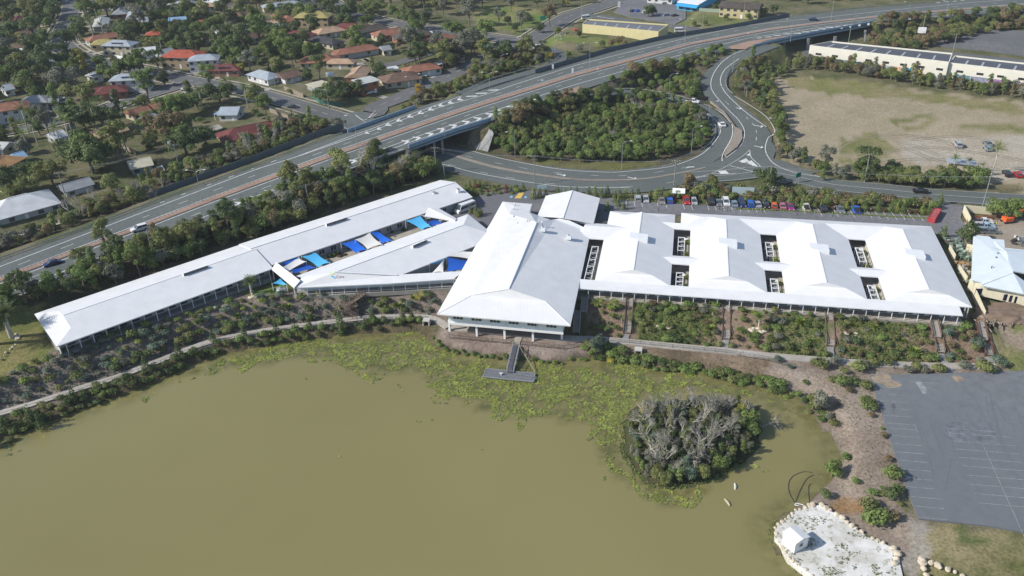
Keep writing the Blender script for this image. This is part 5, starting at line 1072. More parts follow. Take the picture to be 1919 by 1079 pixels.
H_=[('A',745,292,805,288,9,'hip','olive','yellow','olive yellow roofed house behind the white fence on the bend',1),('A',840,298,945,300,9,'hip','steel','cream','two storey cream house with solar panels on grey roof',2,'solar'),('A',1000,362,1165,345,10,'gable','white','white','white house with broad white gabled roof facing the street',1),('A',1170,378,1285,352,9,'gable','grey','fibro','grey gabled roof between the white and bright red roofs',1),('A',1300,372,1430,372,11,'hip','red','tan','two storey house with bright red tiled hip roof',2),('A',1478,408,1568,402,9,'hip','steel','white','white two storey house with pale steel hip roof',2),('A',1630,480,1735,478,9,'hip','maroon','brick','dark red tiled house with solar panels beside the white one',1,'solar'),('A',1140,228,1225,222,8,'hip','red','brick','small red hip roofed house among dense trees',1),('A',1350,268,1535,270,10,'gable','brown','cream','long brown roofed cream house behind the red roofs',1),('A',1640,222,1710,222,9,'gable','dbrown','cream','dark brown gabled house with cream end wall',1),('A',1450,45,1540,55,10,'gable','pale','white','pale roofed white house at the top beside a peach roof',1),('A',1500,22,1570,18,8,'hip','peach','cream','peach tiled roof behind the pale roofed house at the top',1),('A',1690,98,1780,92,9,'hip','terra','cream','terracotta roofed cream house below the top row',1),('A',1790,85,1860,80,9,'hip','brown','cream','brown roof touching the terracotta one near the top',1),('A',790,5,910,5,11,'gable','grey','white','grey roofed building with white gable at the very top left',1),('A',1250,28,1330,18,8,'gable','white','cream','small white gabled house near the top edge',1),('A',1340,5,1420,0,8,'hip','steel','cream','steel roofed house at the top edge',1),('A',1490,150,1600,135,8,'gable','red','white','faded red roof almost hidden by trees',1),('A',1260,130,1400,120,7,'gable','blue','white','pale blue shed roof above the hidden red roof',1),('A',245,122,305,108,8,'gable','pale','white','pale gabled roof left of the main street',1),('A',190,188,250,178,6,'gable','cream','fibro','cream roofed shed left of the main street',1),('A',130,235,210,218,9,'gable','brown','fibro','brown roof in the trees left of the main street',1),('A',0,390,180,362,5,'flat','white','fibro','long narrow white roof at the left edge',1),('A',280,425,365,420,9,'hip','grey','fibro','grey hip roof in the trees at upper left',1),('A',110,328,175,322,7,'hip','brown','fibro','small brown roof above the long white one',1),('A',660,552,745,528,7,'gable','white','white','white house with solar panels left of the corner',1,'solar'),('A',900,552,1040,545,9,'hip','steel','white','steel roofed house covered in solar panels at the corner',2,'solar'),('A',610,668,780,645,9,'gable','maroon','brick','long maroon tiled house on the side street',1),('A',780,645,860,635,10,'hip','maroon','brick','maroon hip roofed end house with cream carport',1),('A',850,655,920,650,5,'flat','cream',None,'cream flat carport beside the maroon roof',.8),('A',950,828,1100,785,8,'gable','terra','cream','left unit of the long terracotta row house',1),('A',1120,780,1320,718,8,'gable','terra','cream','right unit of the long terracotta row house',1),('A',10,770,110,755,10,'hip','terra','white','two storey house with verandah and red roof at the left edge',2),('A',230,715,300,712,9,'hip','grey','fibro','grey hip roof left of the white van',1),('A',360,725,440,715,8,'gable','grey','white','grey roof and carport beside the white van',1),('A',1650,800,1800,798,10,'gable','steel','white','white house with steel roof above the maroon one',1),('A',1640,828,1700,835,7,'flat','blue',None,'bright blue patio roof joined to the steel roofed house',.9),('',437,240,500,227,12,'hip','maroon','cream','large maroon hip roofed house next to the freeway wall',1),('',452,249,500,240,4,'flat','cream',None,'cream patio roof in front of the large maroon house',.8),('A',1575,950,1640,930,5,'gable','cream','fibro','cream shed left of the large maroon house',.7),('A',1625,1003,1680,998,4.5,'gable','white','white','white garden shed in front of the cream shed',.6),('A',1720,990,1775,988,4.5,'gable','pale','white','pale garden shed beside the maroon house',.6),('A',390,562,455,550,8,'gable','white','white','bright white roof among dark gum trees at left',1),('A',0,640,80,622,9,'gable','steel','white','steel roof at the left edge above the red one',1),('A',-10,1060,70,1066,8,'gable','pale','cream','pale roof at the left edge lower down',1),('A',360,1000,470,968,8,'gable','white','fibro','white roof half hidden behind palm trees',1),('A',1085,868,1130,838,7,'gable','steel','white','small steel roof behind the terracotta row',1),('A',500,930,560,920,6,'gable','green','fibro','small green shed roof among the palms',.8),('A',1250,1060,1370,1040,6,'flat','white','fibro','white shed roof under the big brown tree',.8),('',12,372,50,362,15,'hip','white','fibro','large house with white hip roof beside the lane at left',1),('',238,302,282,293,9,'gable','cream','grey','cream roofed low building by the power pole',1),('',110,347,168,331,8,'gable','grey','white','grey roofed house with tree shadows by the cross arm pole',1),('',-15,302,8,291,10,'hip','orange','cream','orange roofed house at the left edge',1),('',22,288,44,282,7,'gable','blue','cream','pale blue roof beside the orange one',1),('',-12,340,8,332,9,'gable','steel','white','steel roof at the left edge above the lane',1),('B',365,85,485,85,11,'hip','olive','tan','two storey tan house with mustard yellow roof',2,'solar'),('B',65,142,130,138,9,'hip','peach','cream','peach hip roof left of the mustard roof',1),('B',105,178,200,165,8,'gable','green','cream','grey green gabled roof below the peach one',1),('B',500,205,580,192,10,'hip','peach','cream','peach tiled hip roof in the middle of the suburb',1),('B',640,172,740,172,9,'hip','maroon','cream','maroon hip roof behind the peach one',1),('B',770,200,910,178,10,'hip','dbrown','grey','dark roofed house beside the green carport',1),('B',640,222,750,215,5,'flat','cream',None,'cream carport below the maroon roof',.8),('B',880,208,950,196,5,'flat','green',None,'pale green carport roof among the brown roofs',.8),('B',940,222,1080,200,10,'hip','terra','cream','terracotta roofed house right of the green carport',1),('B',1095,240,1240,220,10,'hip','dbrown','brick','dark brown hip roof right of the terracotta one',1),('B',1245,243,1320,235,4,'flat','white',None,'narrow white patio roof by the dark brown roof',.8),('B',1330,268,1420,248,9,'hip','terra','brick','reddish brown hip roof right of the dark brown one',1),('B',265,225,375,235,9,'hip','maroon','cream','maroon roof with white verandah left of the charcoal one',1),('B',455,265,570,285,9,'hip','char','cream','charcoal hip roof with cream walls',1),('B',930,345,1000,335,8,'gable','grey','cream','grey gabled roof near the cul de sac',1),('B',415,412,530,408,11,'hip','terra','cream','large terracotta hip roof in the left middle of the suburb',1),('B',580,438,690,438,7,'hip','peach','cream','peach roof right of the large terracotta one',1),('B',165,548,305,515,10,'gable','brown','white','brown gabled house with white front above the corner',1),('B',400,640,525,608,8,'flat','cream','grey','tan flat roof behind the corner hedge',1),('B',505,640,580,628,5,'flat','white',None,'small white awning joined to the tan flat roof',.8),('B',745,610,890,578,9,'flat','pale','obrick','modern flat pale roof with orange brick walls',2),('B',610,672,710,660,5,'flat','white',None,'white carport below the orange brick house',.8),('B',1030,545,1120,532,12,'hip','brown','cream','brown hip roofed house on the corner by the yellow sign',1),('B',1065,590,1215,545,3,'flat','cream',None,'long cream awning along the brown corner house',.8),('B',985,508,1060,498,5,'flat','white',None,'white carport behind the brown corner house',.8),('B',1365,395,1535,360,9,'gable','char','cream','charcoal gabled house with cream end wall near the park street',1),('B',1430,422,1510,412,4,'flat','white',None,'white patio roof of the charcoal gabled house',.8),('B',1490,305,1580,295,9,'hip','dbrown','brick','dark hip roof above the charcoal gable',1),('B',1170,490,1300,470,9,'hip','terra','white','terracotta roof under a spreading tree',1),('B',1300,490,1400,460,4,'flat','white',None,'narrow white awning beside the spreading tree',.8),('B',20,520,95,540,9,'hip','steel','white','steel blue roof at the left of the corner street',1),('B',330,12,400,5,9,'hip','char','cream','charcoal roof at the top edge',1),('B',270,30,330,25,9,'hip','grey','cream','grey roof left of the charcoal one at the top',1),('B',520,545,580,540,5,'gable','white','white','small white shed among yellow flowering trees',.8)]
for h in H_:
 e_=h[11]if len(h)>11 else None
 house(*h[:10],st=h[10],extra=e_)
gH=np.random.RandomState(77);SA=np.concatenate([ST[k]for k in('curve','side','top','cul','slip')]);SUB0=[(-160,330),(-160,-40),(600,-40),(690,20),(900,70),(940,110),(760,165),(560,215),(430,270),(235,340),(0,420),(-160,460)]
sub_w=wp(SUB0,FL);dv=MB();cnt=0;HX=[]
def drive(x,y,hr):
 k=np.hypot(SA[:,0]-x,SA[:,1]-y);i=k.argmin()
 if k[i]>46:return
 a=np.array([x,y]);b_=SA[i,:2];dd=(b_-a)/k[i];a=a+dd*hr*.5;b_=b_-dd*4.5;nn=np.array([-dd[1],dd[0]])*1.5;q=[(*(a-nn),FL+.035),(*(b_-nn),FL+.035),(*(b_+nn),FL+.035),(*(a+nn),FL+.035)];dv.poly(q)
for h in HOUSES:
 if h[4]>9:drive(h[0],h[1],h[2])
cols_=['brown','terra','grey','white','maroon','char','peach','pale','steel','dbrown','white','terra']
for _ in range(6000):
 if cnt>=58:break
 x,y=gH.uniform(-420,120),gH.uniform(300,640)
 if not inpoly([x],[y],sub_w)[0]:continue
 i=np.hypot(SA[:,0]-x,SA[:,1]-y);j=i.argmin()
 if i[j]<14 or min(math.hypot(x-h[0],y-h[1])-h[2]for h in HOUSES)<7:continue
 t_=SA[min(j+1,len(SA)-1)]-SA[max(j-1,0)];an=math.atan2(t_[1],t_[0])+(math.pi/2 if gH.rand()<.25 else 0)+gH.normal(0,.05);L2=gH.uniform(5,8);p1,p2=PX(x-math.cos(an)*L2,y-math.sin(an)*L2,9),PX(x+math.cos(an)*L2,y+math.sin(an)*L2,9)
 HX.append((cnt,p1,p2));HOUSES.append((x,y,8,an,16,9));cnt+=1
 drive(x,y,9)
dv.build('driveways',M_conc,kind='structure',label='pale concrete driveways between the houses and the streets')
del HOUSES[-cnt:]
UH=set()
DIRS=['right of','above right of','above','above left of','left of','below left of','below','below right of']
for c,p1,p2 in HX:
 cx_,cy_=(p1[0]+p2[0])/2,(p1[1]+p2[1])/2;ctr_=lambda h:((h[1]+h[3])/2/(4 if h[0]else 1)+(480 if h[0]=='B' else 0),(h[2]+h[4])/2/(4 if h[0]else 1));rc=cols_[c%12];nm_=dict(terra='terracotta',char='charcoal',dbrown='dark brown',steel='steel grey').get(rc,rc)
 for bst in sorted(H_[:85],key=lambda h:math.hypot(ctr_(h)[0]-cx_,ctr_(h)[1]-cy_)+(30 if h[10]<1 else 0)):
  bx,by=ctr_(bst);a=math.degrees(math.atan2(-(cy_-by)*1.6,cx_-bx))%360;lb_='%s roofed house %s the %s'%(nm_,DIRS[int((a+22.5)//45)%8],' '.join(bst[9].split()[:7]))
  if lb_ not in UH:break
 UH.add(lb_);house('',*p1,*p2,gH.uniform(8,10),'hip' if c%3 else 'gable',rc,['cream','white','brick','fibro'][c%4],lb_,1)
# larger buildings
def block(name,label,pts,z0,z1,wall,roofm,cat='building',par=.5):
 """flat roofed block on a quadrilateral with a parapet"""
 c_=np.mean(np.array(pts),axis=0);t=thing(name,label,cat,(c_[0],c_[1],z0));q=[(p[0]-c_[0],p[1]-c_[1])for p in pts]
 m=MB();n_=len(q)
 for i in range(n_):
  a,b_=q[i],q[(i+1)%n_];m.bar((*a,(z1-z0)/2),(*b_,(z1-z0)/2),.3,z1-z0)
 m.build('wall',wall,t);return t,q
M_yel=mat('yellow_wall',(.62,.55,.30),.8,.04,.6);M_cw=mat('cream_white_wall',(.72,.69,.60),.8,.04,.5)
def shed(label,fl_,fr_,bl,br,z0,h,wall,roof,name='warehouse',nb=7,rise=.6):
 """long warehouse: roof corners given in world xy"""
 c_=(np.array(fl_)+fr_+bl+br)/4;t=thing(name,label,'warehouse',(c_[0],c_[1],z0));L_=lambda p:np.array(p)-c_
 q=[L_(fl_),L_(fr_),L_(br),L_(bl)];names='front','side','back','side'
 for i in range(4):
  a,b_=q[i],q[(i+1)%4];m=MB();m.bar((*a,h/2+.15),(*b_,h/2+.15),.3,h+.3);m.build('wall',wall,t)
 m=MB();k=.94;w_=lambda p,z:(p[0]*k,p[1]*k,z);m1=(q[0]+q[3])/2;m2=(q[1]+q[2])/2
 m.poly([(*q[0],h-.3),(*q[1],h-.3),(*m2,h-.3+rise),(*m1,h-.3+rise)]);m.poly([(*q[2],h-.3),(*q[3],h-.3),(*m1,h-.3+rise),(*m2,h-.3+rise)])
 m.build('roof',roof,t)
 for i in range(1,nb):
  a=q[0]+(q[1]-q[0])*i/nb;b_=q[3]+(q[2]-q[3])*i/nb;mm=(a+b_)/2;m=MB();m.bar((*(a*.93+mm*.07),h-.22),(*mm,h+rise-.22),.8,.06);m.build('skylight',mat('skylight',(.33,.35,.38),.5),t)
 return t,q,h
w2=lambda x,y,z:np.array(W(x,y,z)[:2])
t,q,h=shed('yellow walled warehouse with a grey roof near the avenue',w2(1092,48,11),w2(1234,62,11),w2(1101,38.5,11),w2(1252,49,11),FL,6.0,M_yel,roof_mat('grey_roof',(.15,.155,.17),1.2,.6,.2))
DW=mat('dark_roof',(.085,.09,.105),.6,.1,.4)
t,q,h=shed('long cream white warehouse with graffiti along its base, left part',w2(1518,86,12.5),w2(1778,117.5,12.5),w2(1558,78.5,12.5),w2(1784,101,12.5),FL,7.0,M_cw,DW,nb=9)
tW=t;tW1,q1,h1=t,q,h
t2,q2,h2=shed('cream white warehouse, right part behind the belt of trees',w2(1779,119,11.8),w2(2060,152,11.8),w2(1790,106,11.8),w2(2070,136,11.8),FL,6.4,M_cw,DW,nb=9)
for(tt,qq,hh,n_)in((tW1,q1,h1,8),(t2,q2,h2,7)):
 a,b_=qq[0],qq[1];ang=math.atan2(*(b_-a)[::-1])
 for i in range(n_):
  p=a+(b_-a)*(i+.6)/n_;nn=np.array([math.sin(ang),-math.cos(ang)])*.18;m=MB();m.box((p[0]+nn[0],p[1]+nn[1],hh*.55),(2.6,.1,.9),ang);f=m.build('window',M_dark,tt);
rg=np.random.RandomState(8);a,b_=q1[0],q1[1];ang=math.atan2(*(b_-a)[::-1]);nn=np.array([math.sin(ang),-math.cos(ang)])*.17
GC=[(.62,.22,.32),(.62,.22,.32),(.2,.25,.28),(.15,.2,.22),(.25,.32,.06),(.10,.30,.32),(.12,.3,.4),(.55,.55,.55),(.62,.62,.64),(.65,.50,.05),(.08,.42,.60),(.65,.45,.05)]
gw=mat('mural',(.3,.3,.3))
def mural(tt,aa,bb,i0,n_,cols,hh=2.6):
 an=math.atan2(*(bb-aa)[::-1]);n2=np.array([math.sin(an),-math.cos(an)])*.17
 for i,c in enumerate(cols):
  p=aa+(bb-aa)*(i0+(i+.5)*n_/len(cols));L_=np.linalg.norm(bb-aa)*n_/len(cols)
  mm_=mat('mural_%d'%len(_mc),c,.8,.5,1.2,col2=tuple(min(1,v*.5+.25*rg.rand())for v in c));m=MB();m.box((p[0]+n2[0],p[1]+n2[1],hh/2),(L_*.96,.08,hh),an);m.build('mural',mm_,tt)
mural(tW1,q1[0],q1[1],.03,.80,GC,2.7);mural(t2,q2[0],q2[1],.05,.6,[(.1,.35,.28),(.2,.4,.4),(.42,.32,.62),(.45,.3,.6),(.2,.5,.5)],2.2)
bs=thing('blue_shop','bright blue shop with a white roof and striped awning','shop',(*w2(1310,20,FL),FL));o_=np.array(bs.location)[:2]
A0,A1,A2,A3=w2(1270,4,9.5),w2(1309,9,9.5),w2(1345,-12,9.5),w2(1300,-18,9.5);m=MB();m.prism([p-o_ for p in(A0,A1,A2,A3)],0,3.9,0);m.build('wall',mat('shop_blue',(.06,.42,.68),.6),bs);m=MB();m.prism([(p-(A0+A1+A2+A3)/4)*1.04+(A0+A1+A2+A3)/4-o_ for p in(A0,A1,A2,A3)],3.9,4.2);m.build('roof',M_white,bs)
B0,B1=A0-o_,A1-o_;dn=np.array([(B1-B0)[1],-(B1-B0)[0]]);dn/=np.linalg.norm(dn)
m=MB();m.poly([(*B0,3.9),(*(B0+dn*2.2),2.4),(*(B1+dn*2.2),2.4),(*B1,3.9)]);m.poly([(*B0,3.85),(*B1,3.85),(*(B1+dn*2.2),2.35),(*(B0+dn*2.2),2.35)]);m.build('awning',mat('awning_blue',(.03,.30,.62),.6),bs)
for k in range(3):p=B0+(B1-B0)*(k+.5)/3+dn*.05;m=MB();m.box((*p,1.2),(2.6,.1,1.6),math.atan2(*(B1-B0)[::-1]));m.build('window',M_glass,bs)
house('',1352,1,1428,6,12,'gable','dbrown','yellow','two storey yellow brick apartment block with brown roof at the top',st=2,cat='apartment block');house('',1215,-8,1265,-5,9,'flat','blue','white','small blue roofed kiosk left of the bright blue shop')
house('',1476,-2,1484,3,8,'gable','orange','tan','tan house just beyond the freeway near the top',1)if False else None
house('',1074,54,1082,53,3.2,'flat','red','obrick','small red shipping container beside the yellow warehouse',st=.9,cat='container')
house('',1775,299,1830,304,4.5,'flat','steel','cream','low site office with a pale steel roof in the dirt field',st=.9,cat='site office')
tn=thing('neighbour_building','rambling building with pale blue metal roofs and cream walls at the right edge','building',(*W(1870,500,FL)[:2],FL));n0=np.array(tn.location)
M_bl=roof_mat('pale_blue_roof',(.62,.68,.72),.76,.4,.15,.05)
def sheets(polys,name='roof'):
 for q in polys:m=MB();P_=[np.array(W(*p))-n0 for p in q];m.poly(P_[::-1]);m.poly([p-[0,0,.2]for p in P_]);m.build(name,M_bl,tn)
E_,Rz=9.2,10.9
sheets([[(1824,440,E_),(1854,443,9.6),(1887,472,Rz),(1890.5,494,Rz),(1820,524.5,E_)],[(1820,524.5,E_),(1890.5,494,Rz),(1899,504,Rz),(1839,529,E_)],[(1839,534,E_),(1839,529,9.25),(1898,504,Rz),(1899,511,Rz)],[(1839,535,E_-.05),(1899,511.5,Rz-.05),(1925,530,9.5),(1919,551,E_)],[(1887,472,Rz),(1854,462,9.9),(1882,464,9.9),(1960,472,9.6),(1960,520,10.2),(1899,508,Rz),(1890.5,494,Rz)],[(1854.5,447,10),(1855,463,9.8),(1883,465,9.8),(1882,449,10)]])
fr_=[np.array(W(*p))-n0 for p in((1822,525,9.0),(1845,535,9.0),(1919,552,9.0),(1990,566,9))]
for a,b_ in zip(fr_[:-1],fr_[1:]):m=MB();i_=np.array([0,1.0,0]);m.bar(tuple(a+i_-[0,0,1.7]),tuple(b_+i_-[0,0,1.7]),.2,3.2);m.build('wall',mat('cream_yellow_wall',(.60,.56,.42),.85,.05,1),tn)
a=np.array(W(1821,526,9.0))-n0;b_=np.array(W(1825,442,9.0))-n0;m=MB();m.bar(tuple(a+[.8,0,-1.7]),tuple(b_+[.8,0,-1.7]),.2,3.2);m.build('wall',mat('cream_yellow_wall',(.60,.56,.42)),tn)
for k,x in enumerate((1835,1888,1899,1909)):
 p=np.array(W(x,556+(x-1880)*.2,7.0))-n0;m=MB();m.box((p[0],p[1]+0.3,1.3),(1.6,.1,1.7));m.build('window',mat('navy_glass',(.01,.015,.06),.2,spec=.7),tn)
for x,y in((1869,476),(1866,484),(1858,502)):p=W(x,y,10.2);tv=thing('roof_vent','small dark vent at pixel row %d'%y if False else{476:'upper small vent on the pale blue roof',484:'middle v shaped vent on the pale blue roof',502:'lower v shaped vent on the pale blue roof'}[y],'vent',(p[0],p[1],10.0));m=MB();m.tube([(0,0,0),(0,0,.7)],.1,6);m.build('pipe',M_dark,tv);m=MB();m.tube([(0,0,.7),(0,0,.85)],[.25,.1],6);m.build('cowl',M_metal,tv)
M_blk=mat('cream_block_wall',(.66,.60,.44),.85,.05,1)
def wall_px(pts,h,label,z=None,m_=None,th=.2,name='boundary_wall',cat='wall'):
 P_=[np.array(GP(*p,FL))for p in pts];t=thing(name,label,cat,tuple(P_[0]))
 for a,b_ in zip(P_[:-1],P_[1:]):
  n_=max(1,int(np.linalg.norm(b_-a)/3))
  for k in range(n_):c0,c1=a+(b_-a)*k/n_-P_[0],a+(b_-a)*(k+1)/n_-P_[0];m=MB();m.bar(tuple(c0+[0,0,h/2-.2]),tuple(c1+[0,0,h/2-.2]),th,h+.4);m.build('panel',m_ or M_blk,t)
 return t
wall_px([(1816,536),(1843,598)],2.2,'long straight cream wall beside the last pavilion');wall_px([(1795,509),(1810,531)],2.0,'short cream wall behind the long straight one');wall_px([(1777,471),(1788,490)],2.0,'short cream wall next to the wire cage')
wall_px([(1804,398),(1816,422)],2.4,'cream wall at the yard entrance');wall_px([(1806,397),(1858,402)],2.2,'cream wall behind the rubbish heap');wall_px([(1817,428),(1825,442)],2.0,'cream wall stub beside the parked utes');wall_px([(1809,470),(1820,473),(1820,485)],2.2,'cream corner wall by the round dark bush')
M_pal=mat('paling_fence',(.26,.22,.17),.9,.2,2);M_grn=mat('green_fence',(.05,.13,.10),.7,.1,1);M_nz=mat('grey_noise_wall',(.10,.125,.14),.8,.1,.5)
for pts,h,lb,mm_ in[([(533,168),(569,183)],1.8,'timber fence by the corner driveway',M_pal),([(506,210),(541,224)],1.8,'curving timber fence near the freeway corner',M_pal),([(585,182),(600,195),(640,200)],1.9,'dark green metal fence round the corner hedge',M_grn),([(740,155),(765,163),(790,148)],1.9,'dark green fence of the brown corner house',M_grn),([(208,105),(245,115)],1.4,'white fence in front of the white gabled house',M_white),([(630,62),(665,70),(700,66)],2,'green fence behind the peach roof',M_grn),([(905,85),(920,94),(935,82)],2,'green fence at the end of the park street',M_grn),([(1310,21),(1345,23),(1385,25)],1.8,'pale green fence behind the blue shop',mat('pale_green_fence',(.33,.40,.32),.8)),([(225,275),(255,290)],1.6,'timber fence above the cream low building',M_pal)]:
 wall_px(pts,h,lb,m_=mm_,th=.08,name='fence',cat='fence')
def fwall(ya,x0,x1,h,label,m_,dy=0,th=.12,name='noise_wall',zoff=0,cat='wall'):
 f=YX(ya);P_=[np.array(W(x,f(x)+dy,ZF(x)+zoff))for x in range(x0,x1,14)];t=thing(name,label,cat,tuple(P_[0]))
 for a,b_ in zip(P_[:-1],P_[1:]):a,b_=a-P_[0],b_-P_[0];m=MB();m.bar(tuple(a+[0,0,h/2]),tuple(b_+[0,0,h/2]),th,h);m.build('panel',m_,t)
 return t
M_par=mat('blue_grey_parapet',(.22,.32,.42),.6,.1,.8)
fwall(FE,1003,1480,1.9,'dark noise wall on the far side of the freeway',M_nz);fwall(FE,652,792,1.3,'blue grey parapet on the far side of the bridge',M_par,th=.3);fwall(NE,766,924,1.3,'blue grey parapet on the near side of the bridge',M_par,th=.3)
fwall(FE,280,645,2.4,'grey green noise wall behind the far verge trees',M_nz,dy=-9,zoff=-1.5)
def rail(ya,x0,x1,label,dy=0,pts=None,step=26):
 f=YX(ya)if ya else None;P_=[np.array(W(x,f(x)+dy,ZF(x)))for x in range(x0,x1,step)]if f else[np.array(p)for p in smooth([W(*p)for p in pts],4)];t=thing('crash_barrier',label,'barrier',tuple(P_[0]));b=MB();pm_=MB();pm_.box((0,0,.38),(.12,.12,.76));me_=pm_.mesh('post',M_metal)
 for i,p in enumerate(P_):
  if i<280:link('post',me_,t,tuple(p-P_[0]))
  if i:b.bar(tuple(P_[i-1]-P_[0]+[0,0,.62]),tuple(p-P_[0]+[0,0,.62]),.1,.34)
 b.build('rail',M_metal,t)
rail(FE,-60,645,'steel crash barrier along the far edge of the freeway, left');rail(NE,-60,760,'steel crash barrier along the near edge of the freeway');rail(FE,1484,1950,'steel crash barrier along the far edge, right');rail(FE,905,1000,'steel crash barrier between freeway and exit ramp')
rail(None,0,0,'curving steel barrier on the inside of the loop ramp',pts=[(1090,178,11.3),(1140,176,11),(1185,176,10.4),(1222,179,9.8),(1250,186,9.2),(1285,196,8.4),(1310,208,7.8),(1327,218,7.4),(1338,232,6.9),(1342,246,6.5),(1338,262,6.1),(1324,276,5.8),(1294,291,FL),(1250,305,FL),(1235,308,FL)])
rail(None,0,0,'steel barrier outside the sweeping entry ramp',pts=[(1386,112,11.4),(1366,131,10.4),(1359,152,9.3),(1363,168,8.4),(1372,177,8)]);rail(None,0,0,'steel barrier along the outer edge of the exit ramp',pts=[(851,179,12),(917,151,12),(988,130,10.8),(1039,113,8.6),(1049,105,7.5)])
f_=YX(MB1);P_=[np.array(W(x,f_(x)+2,ZF(x)+.2))for x in range(-60,1930,8)];t=thing('median_fence','low post and cable fence standing on the brick median','fence',tuple(P_[0]));pm_=MB();pm_.box((0,0,.4),(.09,.09,.8));me_=pm_.mesh('post',M_metal);b=MB()
for i,p in enumerate(P_):
 link('post',me_,t,tuple(p-P_[0]))
 if i:b.bar(tuple(P_[i-1]-P_[0]+[0,0,.7]),tuple(p-P_[0]+[0,0,.7]),.03)
b.build('cable',M_metal,t)
def deck(x0,x1,label,near=NE,far=FE,th=1.0):
 xs_=list(range(x0,x1,10));a,b_=YX(near),YX(far);N_=[np.array(W(x,a(x),ZF(x)))for x in xs_];Fr=[np.array(W(x,b_(x),ZF(x)))for x in xs_];t=thing('bridge_deck',label,'bridge',tuple(N_[0]));m=MB();o=N_[0]
 for i in range(len(xs_)-1):
  m.poly([N_[i]-o-[0,0,th],N_[i+1]-o-[0,0,th],Fr[i+1]-o-[0,0,th],Fr[i]-o-[0,0,th]][::-1])
  for E2 in(N_,Fr):m.poly([E2[i]-o-[0,0,th],E2[i+1]-o-[0,0,th],E2[i+1]-o-[0,0,.02],E2[i]-o-[0,0,.02]])
 m.build('girder',M_par,t);return N_,Fr,t
N1,F1,_t=deck(762,926,'concrete freeway bridge over the arterial road',th=1.1)
deck(1409,1652,'long viaduct beam carrying the entry ramp and freeway',th=1.4)
def para(x0,x1,label):fwall(NE,x0,x1,1.1,label,M_par,th=.25,name='parapet')
para(1412,1650,'blue grey parapet along the viaduct')
def quadwall(pts,label,m_=M_concd):
 P_=[np.array(W(*p))for p in pts];t=thing('abutment',label,'abutment',tuple(P_[0]));m=MB();nn=np.cross(P_[1]-P_[0],P_[2]-P_[0]);nn/=np.linalg.norm(nn);m.poly([p-P_[0]for p in P_]);m.poly([p-P_[0]-nn*.4 for p in P_][::-1])
 for a,b_ in zip(P_,P_[1:]+P_[:1]):m.poly([a-P_[0],b_-P_[0],b_-nn*.4-P_[0],a-nn*.4-P_[0]])
 m.build('slab',m_,t)
quadwall([(896,280,FL),(914,284,FL),(925,250,11.0),(916,232,11.0)],'sloping concrete abutment at the right end of the bridge');quadwall([(804,224,FL),(894,281,FL),(916,233,10.8),(803,201,10.8)],'dark abutment wall under the bridge');quadwall([(700,300,FL),(640,262,FL),(655,248,11),(762,286,11)],'left abutment wall under the bridge')
for x,y in((830,289),(815,292),(800,280)):p=W(x,y,FL);t=thing('bridge_pier',{830:'round pier at the near edge under the bridge',815:'second pier left of the near one',800:'pier deep in the shade under the bridge'}[x],'pier',(p[0],p[1],FL),0,'bridge piers');m=MB();m.tube([(0,0,-.3),(0,0,5.2)],.45,12);m.build('shaft',M_concd,t)
quadwall([(1425,135,FL),(1440,115,FL),(1440,98,10.8),(1420,100,11)],'left end abutment of the long viaduct');quadwall([(1619,78,FL),(1622,78,FL),(1624,56,10.7),(1620,56,10.7)],'abutment at the right end of the viaduct')
for x in(1470,1515,1565):p=W(x,98-(x-1470)*.08,FL);t=thing('bridge_pier',{1470:'left pier beneath the viaduct',1515:'middle pier beneath the viaduct',1565:'right pier beneath the viaduct'}[x],'pier',(p[0],p[1]+2,FL),0,'viaduct piers');m=MB();m.box((0,0,2.4),(1.2,.8,5.4));m.build('shaft',M_concd,t)
# white sand pad, shed, boulders
padpx=PAD
m=MB();m.prism(wp(padpx,1.45),-.5,1.45);sd_=two_scale('white_sand',(.52,.50,.45),(.74,.73,.70),(.26,.24,.15),.22,1.1,.95)
for nn_ in sd_.node_tree.nodes:
 if nn_.type=='MAP_RANGE':nn_.inputs['From Min'].default_value=.55;nn_.inputs['From Max'].default_value=.72
m.build('sand_pad',sd_,kind='structure',label='white sand pad with dry tufts at the lake corner')
rb=np.random.RandomState(4);BM=[]
for s in range(5):
 g=np.random.RandomState(70+s);import bmesh
 bm_=bmesh.new();bmesh.ops.create_icosphere(bm_,subdivisions=2,radius=.5)
 for v in bm_.verts:v.co*=.85+.3*g.rand();v.co.z*=.75
 me_=bpy.data.meshes.new('boulder');bm_.to_mesh(me_);bm_.free();me_.materials.append(mat('sandstone',(.50,.43,.33),.9,.15,2,objvar=.12));BM.append(me_)
ORD='first second third fourth fifth sixth seventh eighth ninth tenth eleventh twelfth thirteenth fourteenth fifteenth sixteenth seventeenth eighteenth nineteenth twentieth twenty-first twenty-second twenty-third twenty-fourth twenty-fifth twenty-sixth twenty-seventh twenty-eighth'.split()
def boulders(px,n_,where,grp,sz=(.7,1.15),z=1.4):
 sz=(sz[0]*.62,sz[1]*.95);P_=dens([np.array(W(*p,z))for p in px],.95);idx=np.linspace(0,len(P_)-1,n_).astype(int)
 for k,i in enumerate(idx):
  p=P_[i];s=rb.uniform(*sz);o=link('boulder',BM[k%5],None,(p[0]+rb.normal(0,.1),p[1]+rb.normal(0,.1),z+.12),rb.rand()*6,label='%s pale boulder from the top end %s'%(ORD[k],where),category='boulder',group=grp);o.scale=(s*rb.uniform(.9,1.3),s,s)
boulders(T('Q',330,545,400,545,470,590,550,640,620,700,700,750,770,790,860,830,940,870,975,910),25,'on the landward rim of the sand pad','boulders on the landward rim');boulders(T('Q',975,915,945,985),3,'at the right corner of the sand pad','boulders at the corner',(1.2,1.5))
